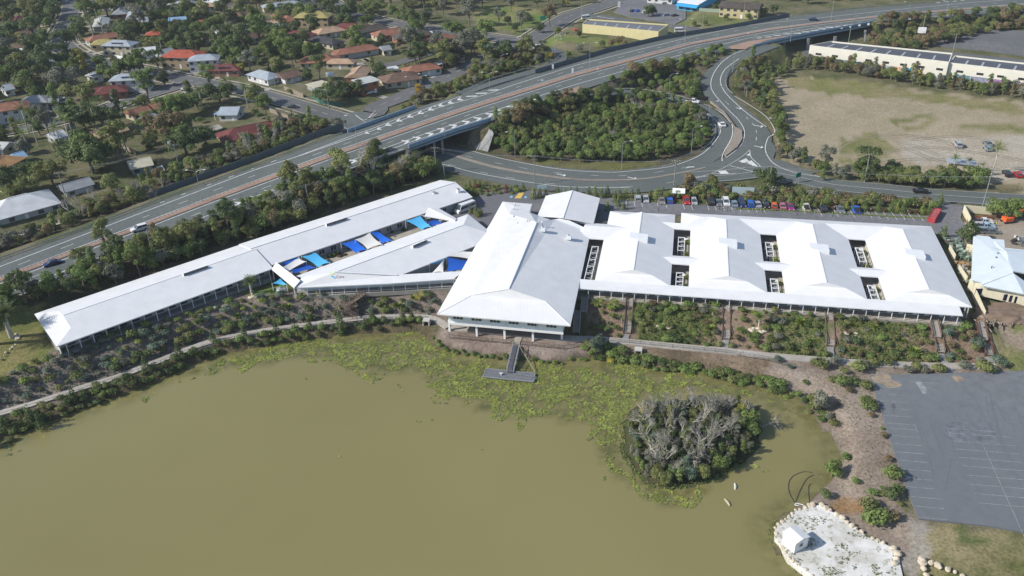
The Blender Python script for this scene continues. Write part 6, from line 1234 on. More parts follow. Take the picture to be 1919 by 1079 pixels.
boulders(T('Q',310,550,200,590,100,670,50,720,50,790,110,870,150,940,230,1000,330,1075),27,'on the lake side rim of the pad','boulders on the lake rim',(.55,.85),1.3)
boulders(T('Q',1155,960,1220,975,1270,1000,1340,1030,1400,1045,1450,1075),9,'on the low edge at bottom right','boulders of the retaining edge',(1.0,1.3),2.1);boulders(T('Q',1160,980,1165,1030,1180,1075),4,'down the left retaining edge','boulders of the retaining side',(1.1,1.4),2.0)
ts=thing('garden_shed','small white cabin with a low gabled roof on the white sand pad','shed',(*W(*T('Q',205,800)[0],1.45)[:2],1.45));s0=np.array(ts.location)
c4=[np.array(W(*T('Q',*q)[0],3.9))-s0 for q in((108,745),(205,840),(315,782),(210,696))];mA,mB_=(c4[0]+c4[1])/2+[0,0,.35],(c4[3]+c4[2])/2+[0,0,.35]
mA,mB_=(c4[0]+c4[3])/2+[0,0,.4],(c4[1]+c4[2])/2+[0,0,.4]
m=MB();m.poly([c4[0],c4[1],mB_,mA]);m.poly([mA,mB_,c4[2],c4[3]]);m.poly([c4[1],c4[2],mB_]);m.poly([c4[3],c4[0],mA]);[m.poly([a-[0,0,.15],b_-[0,0,.15],b_,a])for a,b_ in zip(c4,c4[1:]+c4[:1])];m.build('roof',M_roof,ts)
cc_=sum(c4)/4;wl=[cc_+(p-cc_)*.9 for p in c4];m=MB();m.prism([tuple(p[:2])for p in wl],-.2,2.32);m.build('wall',M_white,ts)
a,b_=wl[1],wl[2];an=math.atan2(*(b_-a)[:2][::-1]);p=a+(b_-a)*.45;m=MB();m.box((p[0]+math.sin(an)*.03,p[1]-math.cos(an)*.03,1.35),(.9,.1,.8),an);w_=m.build('window',M_frame,ts);m=MB();m.box((p[0]+math.sin(an)*.1,p[1]-math.cos(an)*.1,1.35),(.75,.04,.65),an);m.build('pane',M_glass,w_)
a,b_=wl[0],wl[1];an=math.atan2(*(b_-a)[:2][::-1]);p=a+(b_-a)*.6;m=MB();m.box((p[0]+math.sin(an)*.04,p[1]-math.cos(an)*.04,.95),(.85,.08,1.9),an);m.build('door',M_wallw,ts)
for px,q,c,lb in(((1377,906),(1377.5,917),(.62,.6,.56),'short white log floating near the island'),((1358,935),(1368,948),(.40,.36,.26),'tan log floating below the short white one')):
 a,b_=np.array(W(*px,.08)),np.array(W(*q,.08));m=MB();m.tube([(0,0,0),tuple((b_-a)*.5+[.1,0,.05]),tuple(b_-a)],[.16,.24,.18],8);m.build('log',mat('log_%g'%c[0],c,.8,.1,2),loc=tuple(a),label=lb,category='log')
tf=thing('pump_frame','white pipe frame lying at the water edge beside the sand pad','frame',W(1495,944,.2));f0=np.array(tf.location);q=[np.array(W(*T('Q',*c)[0],.25))-f0 for c in((205,530),(262,543),(250,556),(198,543))]
for a,b_ in zip(q,q[1:]+q[:1]):m=MB();m.bar(tuple(a),tuple(b_),.12);m.build('pipe',M_white,tf)
for pts,lb in((T('Q',200,530,160,460,150,390,180,330,260,295,330,300),'black hose looping wide in the shallow water'),(T('Q',200,530,240,430,290,345,340,320),'black hose curving inside the wide loop'),(T('Q',312,548,303,480,302,400,325,385),'black hose rising straight from the sand pad')):
 m=MB();C_=smooth([np.array(W(*p,.06))for p in pts],1.0);m.tube([tuple(p)for p in C_],.05,5);m.build('hose',M_dark,label=lb,category='hose')
for k,(x,y,n_,lb)in enumerate([(1238,612,8,'of the rock cluster in the green garden bed'),(1415,618,12,'of the rock garden by the second stairs'),(1604,633,8,'of the cluster before the third stairs'),(415,577,7,'of the rocks below the long wing verandah'),(30,630,6,'round the palm bed on the left lawn'),(476,550,5,'round the small palm beside the long wing')]):
 for j,xo in enumerate(sorted(rb.normal(0,10,n_))):
  p=GP(x+xo,y+rb.normal(0,3.5),3.5);s=rb.uniform(.5,1.3);o=link('boulder',BM[j%5],None,(p[0],p[1],p[2]+.1),rb.rand()*6,label=ORD[j]+' pale rock from the left '+lb,category='boulder',group='rocks '+lb);o.scale=(s*1.4,s,s*.6)
boulders([(0,672),(20,655),(38,638),(42,630)],12,'edging the palm bed','edging stones of the palm bed',(.6,.9),5.1)
# vegetation prototypes
def leaves(centres,radii,n_,s,seed,flat=1.0,shell=.35):
 """leaf sized faces spread through the volume of several lobes"""
 g=np.random.RandomState(seed);w=np.array(radii)**2;w=w/w.sum();k=g.choice(len(centres),n_,p=w)
 dr=g.normal(size=(n_,3));dr/=np.linalg.norm(dr,axis=1)[:,None];dr[:,2]=np.where(dr[:,2]<-.35,-dr[:,2]*.6,dr[:,2])
 rr_=np.array(radii)[k]*(1-shell*g.rand(n_)**1.6)*(1+.16*np.sin(dr[:,0]*5+k)*np.cos(dr[:,1]*6+dr[:,2]*4))
 p=np.array(centres)[k]+dr*rr_[:,None]*[1,1,flat]
 nrm=dr+g.normal(size=(n_,3))*.42+[-.1,0,.3];nrm/=np.linalg.norm(nrm,axis=1)[:,None]
 t=np.cross(nrm,g.normal(size=(n_,3)));t/=np.linalg.norm(t,axis=1)[:,None]+1e-9;b_=np.cross(nrm,t)
 h=(s*(.55+.9*g.rand(n_)))[:,None]/2
 V=np.stack([p-t*h,p-b_*h*.8,p+t*h,p+b_*h*.8],1).reshape(-1,3);Fc=np.arange(n_*4).reshape(-1,4)
 return V,Fc
def qmesh(name,V,Fc,m):
 me=bpy.data.meshes.new(name);me.vertices.add(len(V));me.vertices.foreach_set('co',V.astype(np.float32).ravel());me.loops.add(Fc.size);me.loops.foreach_set('vertex_index',Fc.astype(np.int32).ravel())
 me.polygons.add(len(Fc));me.polygons.foreach_set('loop_start',np.arange(0,Fc.size,4,dtype=np.int32));me.polygons.foreach_set('loop_total',np.full(len(Fc),4,np.int32));me.update();me.materials.append(m);return me
def leafmat(name,c,c2,ov=.22,sc=.8):
 k=np.array([2.3,2.15,2.35]);return mat(name,tuple((k*c).tolist()),.7,.2,sc,.3,col2=tuple((k*c2).tolist()),objvar=ov,detail=3,trans=.3)
LMt=dict(dark=leafmat('leaf_dark',(.036,.054,.020),(.060,.084,.027)),green=leafmat('leaf_green',(.052,.080,.022),(.088,.118,.032)),olive=leafmat('leaf_olive',(.066,.082,.026),(.105,.118,.038)),grey=leafmat('leaf_grey',(.066,.076,.050),(.105,.115,.078)),yellow=leafmat('leaf_yellow',(.11,.115,.025),(.19,.17,.03)),brown=leafmat('leaf_brown',(.078,.068,.034),(.115,.095,.045)),lime=leafmat('leaf_lime',(.10,.125,.026),(.19,.20,.045)),blue=leafmat('leaf_blue_green',(.045,.068,.045),(.075,.105,.068)),mauve=leafmat('twig_mauve',(.090,.086,.074),(.125,.12,.102)),red=leafmat('leaf_red',(.062,.03,.02),(.09,.04,.026)),bright=leafmat('leaf_bright',(.060,.098,.024),(.095,.135,.034)))
PROT={}
def proto_tree(kind,variant,leaf):
 key=(kind,variant,leaf)
 if key in PROT:return PROT[key]
 g=np.random.RandomState(hash((kind,variant))%9999 if False else(sum(map(ord,kind))*31+variant*7)%99991);tr=MB();cen,rad=[],[]
 if kind=='gum':
  H=11;th=H*.42;tr.tube([(0,0,-.5),(g.normal(0,.2),0,th*.5),(g.normal(0,.4),g.normal(0,.4),th)],[.32,.25,.19],6);top=np.array(tr.v[-1])*1
  for i in range(8):
   a=i*2.4+g.rand();r=1.2+2.2*g.rand();z=H*(.5+.42*g.rand());c=np.array([math.cos(a)*r,math.sin(a)*r,z]);cen.append(c);rad.append(1.2+.9*g.rand())
   tr.tube([(0,0,th*(.7+.3*g.rand())),tuple(c*[.5,.5,.8]),tuple(c)],[.14,.09,.04],5)
  cen.append(np.array([0,0,H*.86]));rad.append(1.7);n_,s,fl_=2100,.48,.85
 elif kind=='round':
  H=7;tr.tube([(0,0,-.5),(0,0,2.4)],[.28,.2],6)
  for i in range(3):a=i*2.1;tr.tube([(0,0,1.6),(math.cos(a)*1.2,math.sin(a)*1.2,3.6)],[.13,.06],5)
  for i in range(9):
   a=i*2.4+g.rand();r=.5+1.8*g.rand();cen.append(np.array([math.cos(a)*r,math.sin(a)*r,2.0+3.4*g.rand()]));rad.append(1.2+.8*g.rand())
  cen.append(np.array([0,0,4.6]));rad.append(2.0);n_,s,fl_=2000,.47,.9
 elif kind=='wide':
  H=8;tr.tube([(0,0,-.5),(.2,.1,3.0)],[.4,.3],7)
  for i in range(5):a=i*1.26;tr.tube([(.2,.1,2.4),(math.cos(a)*2.2,math.sin(a)*2.2,4.8)],[.2,.08],5)
  for i in range(15):
   a=i*2.4+g.rand();r=.6+3.8*math.sqrt(g.rand());cen.append(np.array([math.cos(a)*r,math.sin(a)*r,3.8+2.6*g.rand()-r*.22]));rad.append(1.2+.9*g.rand())
  n_,s,fl_=3600,.48,.85
 elif kind=='tall':
  H=9;tr.tube([(0,0,-.5),(g.normal(0,.3),g.normal(0,.2),7)],[.22,.1],6)
  for i in range(9):z=2.2+i*.75;a=i*2.3;r=.9*(1-i/13);cen.append(np.array([math.cos(a)*r,math.sin(a)*r,z]));rad.append(.85+.5*g.rand())
  n_,s,fl_=1200,.42,1.0
 elif kind=='bush':
  H=2;tr.tube([(0,0,-.2),(0,0,.7)],[.08,.05],5)
  for i in range(5):a=i*2.4+g.rand();r=.5*g.rand();cen.append(np.array([math.cos(a)*r,math.sin(a)*r,.7+.4*g.rand()]));rad.append(.55+.25*g.rand())
  n_,s,fl_=380,.24,.85
 elif kind=='cone':
  H=3;tr.tube([(0,0,-.2),(0,0,2)],[.07,.03],5)
  for i in range(7):z=.35+i*.4;cen.append(np.array([0,0,z]));rad.append(.78*(1-i/8.2)+.06)
  n_,s,fl_=420,.2,1.0
 elif kind=='tuft':
  H=2;tr.tube([(0,0,-.2),(0,0,.9)],[.09,.06],5)
 V,Fc=leaves(cen,rad,n_,s,variant+5,fl_);PROT[key]=(tr.mesh('trunk',M_trunk,True),qmesh('crown',V,Fc,LMt[leaf]),H);return PROT[key]
def frond_mesh(name,n_,L_,droop,w,leaf,base_z,seed,up=.7,seg=4,leaflets=True):
 g=np.random.RandomState(seed);m=MB()
 for i in range(n_):
  a=2*math.pi*i/n_*2.4+g.rand()*.3;el=up*(.2+1.1*g.rand());l=L_*(.8+.3*g.rand());p=np.array([0,0,base_z]);dr=np.array([math.cos(a)*math.cos(el),math.sin(a)*math.cos(el),math.sin(el)]);sd=np.array([-math.sin(a),math.cos(a),0])
  pts=[p.copy()]
  for k in range(seg):p=p+dr*l/seg;dr=dr+[0,0,-droop];dr/=np.linalg.norm(dr);pts.append(p.copy())
  for k in range(seg):
   w0=w*(math.sin(math.pi*(k+.35)/(seg+.4)));w1=w*(math.sin(math.pi*(k+1.35)/(seg+.4)))if k<seg-1 else .01
   for s in(-1,1):
    dn=np.array([0,0,-.35]);
    if leaflets:
     for j in range(3):
      q0=pts[k]+(pts[k+1]-pts[k])*(j/3);q1=pts[k]+(pts[k+1]-pts[k])*((j+.55)/3);ww=w0+(w1-w0)*j/3;tip=q1+(sd*s+dn)*ww+(pts[k+1]-pts[k])*.25;m.poly([q0,q1,tip])
    else:m.poly([pts[k],pts[k+1],pts[k+1]+(sd*s+dn*.3)*w1,pts[k]+(sd*s+dn*.3)*w0])
 return m.mesh(name,LMt[leaf])
def proto_palm(kind,variant,leaf):
 key=('palm'+kind,variant,leaf)
 if key in PROT:return PROT[key]
 tr=MB()
 if kind=='date':h=4.0;tr.tube([(0,0,-.3),(0,0,h*.6),(0,0,h)],[.42,.36,.42],8);me=frond_mesh('fronds',46,3.2,.22,.75,leaf,h,variant,1.0)
 elif kind=='cocos':h=6.5;tr.tube([(0,0,-.3),(.25,.1,h*.5),(.1,0,h)],[.2,.15,.12],7);me=frond_mesh('fronds',24,2.8,.28,.62,leaf,h,variant,1.0)
 else:h=.9;tr.tube([(0,0,-.2),(0,0,h)],[.12,.1],6);me=frond_mesh('fronds',20,1.5,.25,.42,leaf,h,variant,.95)
 PROT[key]=(tr.mesh('trunk',M_paleb,True),me,h+2);return PROT[key]
def proto_agave(leaf='lime'):
 key=('agave',0,leaf)
 if key in PROT:return PROT[key]
 g=np.random.RandomState(2);m=MB()
 for i in range(34):
  a=i*2.4;el=.25+1.1*(i/34);l=1.5-.35*i/34;dr=np.array([math.cos(a)*math.cos(el),math.sin(a)*math.cos(el),math.sin(el)]);sd=np.array([-math.sin(a),math.cos(a),0])*.15;p0=np.array([0,0,.15]);p1=p0+dr*l*.5;p2=p0+dr*l+[0,0,-.12]
  m.poly([p0-sd*.6,p0+sd*.6,p1+sd,p1-sd]);m.poly([p1-sd,p1+sd,p2])
 t=MB();t.tube([(0,0,-.2),(0,0,.3)],[.15,.1],6);PROT[key]=(t.mesh('stem',M_trunk),m.mesh('leaves',LMt[leaf]),1.5);return PROT[key]
def proto_bare(variant,m_=None,twigs='mauve'):
 key=('bare',variant,twigs)
 if key in PROT:return PROT[key]
 g=np.random.RandomState(100+variant);tr=MB();tips=[]
 def grow(p,d_,l,r,lv):
  q=p+d_*l;mid_=(p+q)/2+g.normal(0,l*.06,3);tr.tube([tuple(p),tuple(mid_),tuple(q)],[r,r*.8,r*.62],5 if lv<2 else 4,cap=False)
  if lv>=3:tips.append(q);return
  for k in range(3 if lv else 4):
   nd=d_+g.normal(0,.42,3)+[0,0,.12];nd/=np.linalg.norm(nd);grow(q if k else mid_*.3+q*.7,nd,l*(.62+.2*g.rand()),r*.55,lv+1)
 grow(np.array([0,0,-.4]),np.array([g.normal(0,.15),g.normal(0,.15),1.0]),2.4,.2,0)
 V,Fc=leaves(tips,[.5]*len(tips),420,.13,variant,1.0,.9);PROT[key]=(tr.mesh('trunk',M_paleb,False),qmesh('twigs',V,Fc,LMt[twigs]),6);return PROT[key]
# labels from what stands near in the photograph
LMK=[(22,368,'the large white hip roofed house'),(262,298,'the cream roofed low building'),(140,340,'the grey roofed house with cross arm pole'),(470,235,'the large maroon roofed house'),(432,203,'the blue patio roof'),(175,165,'the long maroon house'),(285,195,'the terracotta row house'),(245,138,'the solar panelled corner house'),(340,93,'the bright red hip roof'),(270,88,'the broad white gabled house'),(222,75,'the two storey cream house'),(378,102,'the white two storey house'),(420,120,'the maroon solar house'),(297,56,'the small red hip roof'),(360,67,'the long brown roof'),(422,56,'the dark brown gable'),(372,13,'the pale roof at the top'),(68,28,'the pale gabled roof by the main street'),(25,95,'the long narrow white roof'),(18,190,'the red roofed house at the left edge'),(80,180,'the grey roof with the white van'),(105,140,'the bright white roof'),(110,248,'the white roof behind the palms'),(600,103,'the large terracotta hip roof'),(587,22,'the mustard yellow roof'),(615,50,'the peach hip roof'),(690,47,'the dark roofed house'),(735,53,'the right terracotta house'),(775,58,'the dark brown hip roof'),(825,65,'the reddish brown hip roof'),(610,69,'the charcoal hip roof'),(540,133,'the brown gabled corner house'),(597,156,'the tan flat roof'),(685,150,'the orange brick house'),(750,135,'the brown corner house'),(845,95,'the charcoal gabled house'),(788,120,'the spreading tree house'),(715,85,'the grey gabled roof'),(505,40,'the peach roof at upper left'),(160,20,'the top of the main street'),(125,70,'the bend of the main street'),(660,230,'the far bridge parapet'),(840,255,'the near bridge parapet'),(790,180,'the yellow road sign'),(380,350,'the double arm lamp at left'),(285,430,'the white car on the freeway'),(105,495,'the dark blue car on the freeway'),(625,420,'the long wing clerestory'),(350,510,'the left clerestory'),(90,600,'the left end of the long wing'),(870,345,'the right gable of the long wing'),(965,290,'the left rim of the loop thicket'),(1165,300,'the tall lamp at the loop verge'),(1300,260,'the right rim of the loop thicket'),(1050,200,'the loop ramp start'),(1200,180,'the top of the loop ramp'),(1130,260,'the grey twiggy tree in the loop'),(1327,200,'the white ute on the loop ramp'),(1370,95,'the brick gore'),(1400,170,'the lamp by the entry ramp'),(1450,245,'the curved lamp at the junction'),(1440,335,'the big roadside tree'),(1390,357,'the pale sign board'),(1270,360,'the small white gatehouse'),(960,365,'the yellow crossing'),(1040,365,'the entrance canopy'),(1750,400,'the red skip'),(1862,330,'the tall royal palm'),(1800,303,'the site office'),(1725,57,'the blank billboard'),(1560,110,'the left end of the long warehouse'),(1700,130,'the middle of the long warehouse'),(1850,145,'the right warehouse'),(1170,60,'the yellow warehouse'),(1310,15,'the blue shop'),(1390,15,'the brick apartments'),(1000,40,'the green park'),(1175,590,'the first garden stairs'),(1360,600,'the second garden stairs'),(1554,615,'the third garden stairs'),(1755,630,'the fourth garden stairs'),(1845,635,'the red rightmost stairs'),(1240,612,'the first rock cluster'),(1415,618,'the pale rock garden'),(1610,633,'the rocks by the third stairs'),(1055,640,'the right bank fence'),(825,610,'the storm outlet'),(670,575,'the timber lookout'),(475,548,'the small lawn palm'),(540,545,'the white garden chairs'),(120,650,'the left corner of the long wing'),(250,640,'the left verandah posts'),(360,600,'the middle verandah posts'),(75,752,'the left stretch of footpath'),(225,704,'the middle stretch of left footpath'),(387,642,'the curve of the left footpath'),(560,611,'the footpath below the lookout'),(745,594,'the footpath left of the hall'),(1260,648,'the footpath below the first rocks'),(1196,662,'the white storm outlet'),(1440,667,'the middle of the right footpath'),(1640,681,'the right footpath by the car park'),(1645,740,'the car park corner'),(1690,870,'the long side of the car park'),(1500,945,'the white pipe frame'),(1580,950,'the orange soil patch'),(1640,1000,'the sand pad boulders'),(1540,765,'the right shore bend'),(1200,790,'the left side of the island'),(1300,780,'the crest of the island'),(1400,790,'the right side of the island'),(1290,880,'the lower tip of the island'),(1300,820,'the heart of the island'),(1840,470,'the pale blue roofs'),(1900,400,'the orange excavator')]
_lk=np.array([(a,b_)for a,b_,_ in LMK],float);USED={}
ADJ=dict(dark='dark green',green='green',olive='olive',grey='grey green',yellow='yellow green',brown='brownish',lime='lime green',blue='blue green',mauve='bare mauve',red='reddish',bright='bright green')
def label_for(px,py,leaf,noun,size=None):
 o=np.argsort((_lk[:,0]-px)**2+((_lk[:,1]-py)*1.6)**2)
 for i in o[:7]:
  dx,dy=px-_lk[i,0],py-_lk[i,1];a=math.degrees(math.atan2(-dy*1.6,dx))%360;dname=['right of','above right of','above','above left of','left of','below left of','below','below right of'][int((a+22.5)//45)%8];dist=math.hypot(dx,dy)
  for q in(['just ']if dist<32 else['','well '])[:1 if dist<70 else 2][::-1 if dist>=70 else 1]:
   for sz in([size]if size else[])+['']:
    l=f"{(sz + ' ') if sz else ''}{ADJ[leaf]} {noun} {q}{dname} {LMK[i][2]}"
    if l not in USED and len(l.split())<17:USED[l]=1;return l
 l=f"{ADJ[leaf]} {noun} {dname} {LMK[o[0]][2]}";return l
FIRST={}
def plant(name,noun,kind,variant,leaf,pos,scale,cat='tree',group=None,sz=None,label=None,squash=1.0,rz=None):
 if kind in('date','cocos','small'):P_=proto_palm(kind,variant,leaf);pn='fronds'
 elif kind=='agave':P_=proto_agave(leaf);pn='leaves'
 elif kind=='bare':P_=proto_bare(variant,twigs=leaf);pn='twigs'
 else:P_=proto_tree(kind,variant,leaf);pn='crown'
 px,py=PX(*pos);lb=label or label_for(px,py,leaf,noun,sz);key=(name,kind,variant,leaf);rot=rz if rz is not None else random.random()*6.28
 if kind in('bush','cone'):
  o=link(name,P_[1],None,pos,rot,label=lb,category=cat,group=group);o.scale=(scale,scale,scale*squash);return o
 if key in FIRST:return copy_thing(FIRST[key],pos,rot,lb,(scale,scale,scale*squash))if True else None
 t=thing(name,lb,cat,pos,rot,group);t.scale=(scale,scale,scale*squash);link('trunk' if kind!='agave' else 'stem',P_[0],t);link(pn,P_[1],t);FIRST[key]=t;return t
random.seed(11)
RD=[(np.array(f[0])[:,:2],f[1])for f in FLAT];RS=np.concatenate([np.c_[a,np.full(len(a),w)]for a,w in RD]+[np.array([[*(a+(b_-a)*t)[:2],1.3]for t in np.linspace(-.15,1,9)])for a,b_ in STAIRS])
def clear(x,y,m=1.0):
 return(np.hypot(RS[:,0]-x,RS[:,1]-y)-RS[:,2]).min()>m
HA_=np.array([(h[0],h[1])for h in HOUSES])
def house_ok(x,y,r,front=7):
 for hx,hy,hr,an,L_,w_ in HOUSES:
  dx,dy=x-hx,y-hy;u_=dx*math.cos(an)+dy*math.sin(an);v_=-dx*math.sin(an)+dy*math.cos(an)
  if abs(u_)<L_/2+r*.55 and abs(v_)<w_/2+r*.55:return False
  if-front-w_/2-r<dy<0 and abs(dx)<L_/2+r*.2 and math.hypot(dx,dy)<L_/2+front+r:return False
 return True
def scatter(px_poly,n_,sep,z=FL,chk=1.0,seed=0,houses=False,tries=40,r_=3):
 g=np.random.RandomState(seed);P_=[np.array(W(x,y,z)[:2])for x,y in px_poly];x0,x1=min(p[0]for p in P_),max(p[0]for p in P_);y0,y1=min(p[1]for p in P_),max(p[1]for p in P_);out=[]
 N_=n_*tries;X=g.uniform(x0,x1,N_);Y=g.uniform(y0,y1,N_);k=inpoly(X,Y,P_);X,Y=X[k],Y[k];arr=np.empty((0,2))
 for x,y in zip(X,Y):
  if len(out)>=n_:break
  if len(out)and(((arr[:,0]-x)**2+(arr[:,1]-y)**2).min()<sep*sep):continue
  if chk is not None and not clear(x,y,chk):continue
  if houses and not house_ok(x,y,r_):continue
  out.append((x,y));arr=np.array(out)
 return[(x,y,gh(x,y))for x,y in out]
def pick(g,table):
 ks,ws=zip(*table.items());ws=np.array(ws,float);return ks[g.choice(len(ks),p=ws/ws.sum())]
def fill(name,noun,pts,kinds,leafs,sc,group,cat='tree',seed=1,nv=3,squash=(.85,1.15),sizes=('small','tall')):
 g=np.random.RandomState(seed)
 for p in pts:
  k=pick(g,kinds);lf=pick(g,leafs);s=g.uniform(*sc);sz=sizes[1]if s>sc[0]+(sc[1]-sc[0])*.72 else sizes[0]if s<sc[0]+(sc[1]-sc[0])*.25 else None
  plant(name,noun,k,int(g.randint(nv)),lf,(p[0],p[1],p[2]-.05),s,cat,group,sz,squash=g.uniform(*squash))
GREENS=dict(dark=2,green=3,olive=2,grey=1)
fill('verge_tree','bushy verge tree',scatter([(-90,618),(-60,600),(0,582),(74,552),(240,488),(400,424),(467,396),(597,346),(660,326),(745,300),(800,300),(822,318),(800,332),(640,385),(480,440),(300,502),(100,566),(50,582),(0,600),(-90,628)],260,2.5,6.5,1.2,3),dict(round=5,tall=1,gum=.5),dict(olive=4,green=3,dark=3,brown=.5,grey=.6),(.6,.9),'trees in the hedge between freeway and long wing')
fill('verge_tree','bare mauve tree',scatter([(575,370),(760,300),(800,318),(640,372)],9,5,6.5,1,8),dict(bare=1),dict(mauve=1),(1.0,1.4),'bare trees near the bridge')
fill('far_verge_tree','verge tree',scatter([(-90,500),(0,474),(150,418),(320,356),(480,298),(600,248),(640,236),(600,222),(520,238),(430,285),(340,320),(235,365),(130,405),(60,440),(-90,480)],160,2.7,6.5,.8,4),dict(round=5,tall=1),dict(olive=4,green=2,grey=2,brown=1),(.45,.8),'trees on the far verge of the freeway')
fill('far_verge_tree','flowering bare tree',scatter([(230,372),(290,350),(310,362),(240,385)],6,3,6.5,.5,9)+scatter([(440,285),(500,262),(520,285),(450,300)],8,3,6.5,.5,10)+scatter([(125,400),(170,385),(190,400),(140,420)],4,3,6.5,.5,19),dict(bare=1),dict(mauve=1),(.8,1.1),'leafless mauve trees on the far verge')
fill('thicket_tree','thicket tree',scatter([(930,245),(985,220),(1050,200),(1120,190),(1230,194),(1290,208),(1322,232),(1325,250),(1310,272),(1250,292),(1180,300),(1090,298),(1010,296),(940,285),(922,265)],262,2.6,6.8,1.0,5),dict(round=5,tall=.6),dict(green=5,dark=1.5,olive=2.5,bright=1.2,grey=.3),(.52,.78),'trees of the thicket inside the loop ramp')
fill('thicket_tree','taller thicket tree',scatter([(928,240),(980,215),(1060,196),(1150,190),(1130,210),(1000,240),(940,262)],34,3.2,8,1.0,6),dict(gum=2,round=3),dict(olive=3,brown=2,dark=2),(.62,.95),'taller trees on the left rim of the loop thicket')
fill('thicket_tree','bare twiggy tree',[GP(1145,268),GP(1190,215),GP(1205,222)],dict(bare=1),dict(mauve=1),(.9,1.1),'bare trees in the loop thicket')
fill('wedge_tree','bushy tree',scatter([(1138,162),(1175,150),(1300,112),(1355,100),(1365,95),(1342,120),(1322,140),(1308,165),(1315,180),(1270,178),(1200,168)],85,2.6,9.5,1.0,7),dict(round=5),dict(green=3,bright=2,olive=2,dark=1),(.38,.62),'trees in the wedge between freeway and ramps');fill('wedge_tree','tall brown tinted tree',[GP(1200,150,10),GP(1225,145,10),GP(1185,152,10),GP(1250,142,10),GP(1215,155,10)],dict(round=1),dict(brown=1,olive=1),(.85,1.1),'taller trees in the wedge')
fill('ramp_tree','rampside tree',scatter([(1395,118),(1425,108),(1440,130),(1452,200),(1475,245),(1470,270),(1500,300),(1560,322),(1640,338),(1700,342),(1640,350),(1560,340),(1500,325),(1462,305),(1448,285),(1455,250),(1430,212),(1400,188),(1378,168),(1372,145)],120,2.9,FL,1.2,12),dict(round=4,tall=1,gum=.5),dict(olive=3,green=2,grey=2,brown=1,dark=1),(.42,.82),'trees between the entry ramp and the dry field')
fill('roadside_tree','roadside tree',scatter([(1600,325),(1680,325),(1700,330),(1790,335),(1840,330),(1830,350),(1760,352),(1690,346),(1620,338)],34,3.3,FL,1.0,13),dict(round=4,wide=1),dict(dark=3,green=3,olive=2),(.55,.95),'dark trees between the road and the dirt field')
fill('belt_tree','belt tree',scatter([(1458,148),(1480,128),(1560,138),(1700,158),(1919,190),(2080,212),(2080,200),(1919,178),(1780,160),(1600,130),(1500,120)],150,2.6,FL,.5,14),dict(tall=3,round=3),dict(olive=3,green=2,grey=3,brown=1),(.5,.8),'trees of the belt in front of the graffiti warehouse')
fill('ridge_tree','dense hedge tree',scatter([(1628,84),(1640,62),(1700,50),(1800,48),(1880,36),(1960,36),(1960,46),(1880,58),(1800,75),(1745,86),(1700,96),(1640,94)],130,2.8,FL,.5,15),dict(round=4),dict(olive=3,brown=2.5,dark=2),(.5,.9),'dark hedge trees right of the viaduct')
fill('ridge_tree','distant tree',scatter([(1425,-5),(1500,10),(1560,12),(1700,-6),(1900,-20),(1900,-40),(1400,-30)],60,4,FL,3,16),dict(gum=1,round=2),dict(dark=3,olive=2),(.8,1.2),'distant trees beyond the freeway')
fill('slip_tree','verge tree',scatter([(735,222),(765,200),(800,188),(860,165),(930,143),(990,122),(1030,108),(1025,98),(960,102),(900,132),(840,160),(775,185)],95,3.0,8,1.2,17),dict(round=4,gum=.7),dict(olive=4,grey=2,brown=1,green=1),(.45,.8),'trees between the slip street and the freeway')
fill('slip_tree','tree',scatter([(820,110),(900,98),(985,112),(990,118),(900,130),(830,150)],26,4,FL,1.2,18),dict(gum=2,round=2),dict(grey=2,olive=2,dark=1),(.8,1.2),'trees at the top of the slip street')
fill('woodland_tree','woodland gum',scatter([(680,-12),(700,10),(790,32),(880,40),(900,18),(960,0),(1060,-5),(1060,-30),(700,-40)],90,4.5,FL,2.5,20),dict(gum=4,tall=1),dict(grey=2,olive=2,dark=2),(.8,1.3),'gum trees of the woodland at the top')
for x,y,k,lf,s in[(880,50,'gum','grey',1.3),(935,48,'gum','grey',.9),(975,40,'round','dark',.9),(1010,62,'round','dark',.8),(1030,50,'gum','brown',1.1),(1045,66,'round','olive',.7),(905,60,'round','dark',.8),(965,60,'round','dark',.7),(1085,70,'round','dark',.5),(1160,84,'round','brown',.7),(1145,88,'round','brown',.6),(1128,90,'round','olive',.6),(1170,90,'round','brown',.6),(1065,108,'round','green',.5),(1085,98,'round','grey',.6),(1215,32,'round','dark',.9),(1222,30,'round','dark',.9),(1300,50,'round','olive',.5),(1320,48,'round','olive',.5),(1360,38,'round','dark',.5),(1340,20,'round','dark',.6),(1400,36,'round','green',.5),(1430,30,'round','olive',.7),(1450,26,'round','dark',.8),(1100,5,'round','dark',.8),(1060,12,'round','yellow',.7),(1090,0,'gum','dark',.9)]:
 plant('park_tree','tree',k,1,lf,GP(x,y),s,group='trees by the avenue')
fill('park_tree','low bush',scatter([(965,100),(1040,105),(1028,118),(960,135),(940,125)],30,2.4,8,.8,21),dict(round=1),dict(dark=2,olive=2),(.28,.45),'low bushes inside the exit ramp')
fill('park_tree','avenue tree',scatter([(960,75),(1040,20),(1080,-10),(980,-20),(930,20)],14,7,FL,2,22),dict(gum=1,round=1),dict(dark=2,grey=2),(.7,1.1),'scattered trees of the green park')
SUB=[(-160,330),(-160,-60),(600,-60),(690,15),(800,45),(900,65),(955,95),(940,110),(850,140),(770,165),(700,190),(640,210),(560,222),(430,280),(340,315),(235,358),(120,400),(0,440),(-160,480)]
fill('gum_tree','gum tree',scatter(SUB,290,5.5,FL,2.0,30,True,40,4),dict(gum=4,wide=2,round=1),dict(dark=4,grey=1.2,olive=2,green=2.5,brown=.3),(.9,1.5),'gum trees of the suburb')
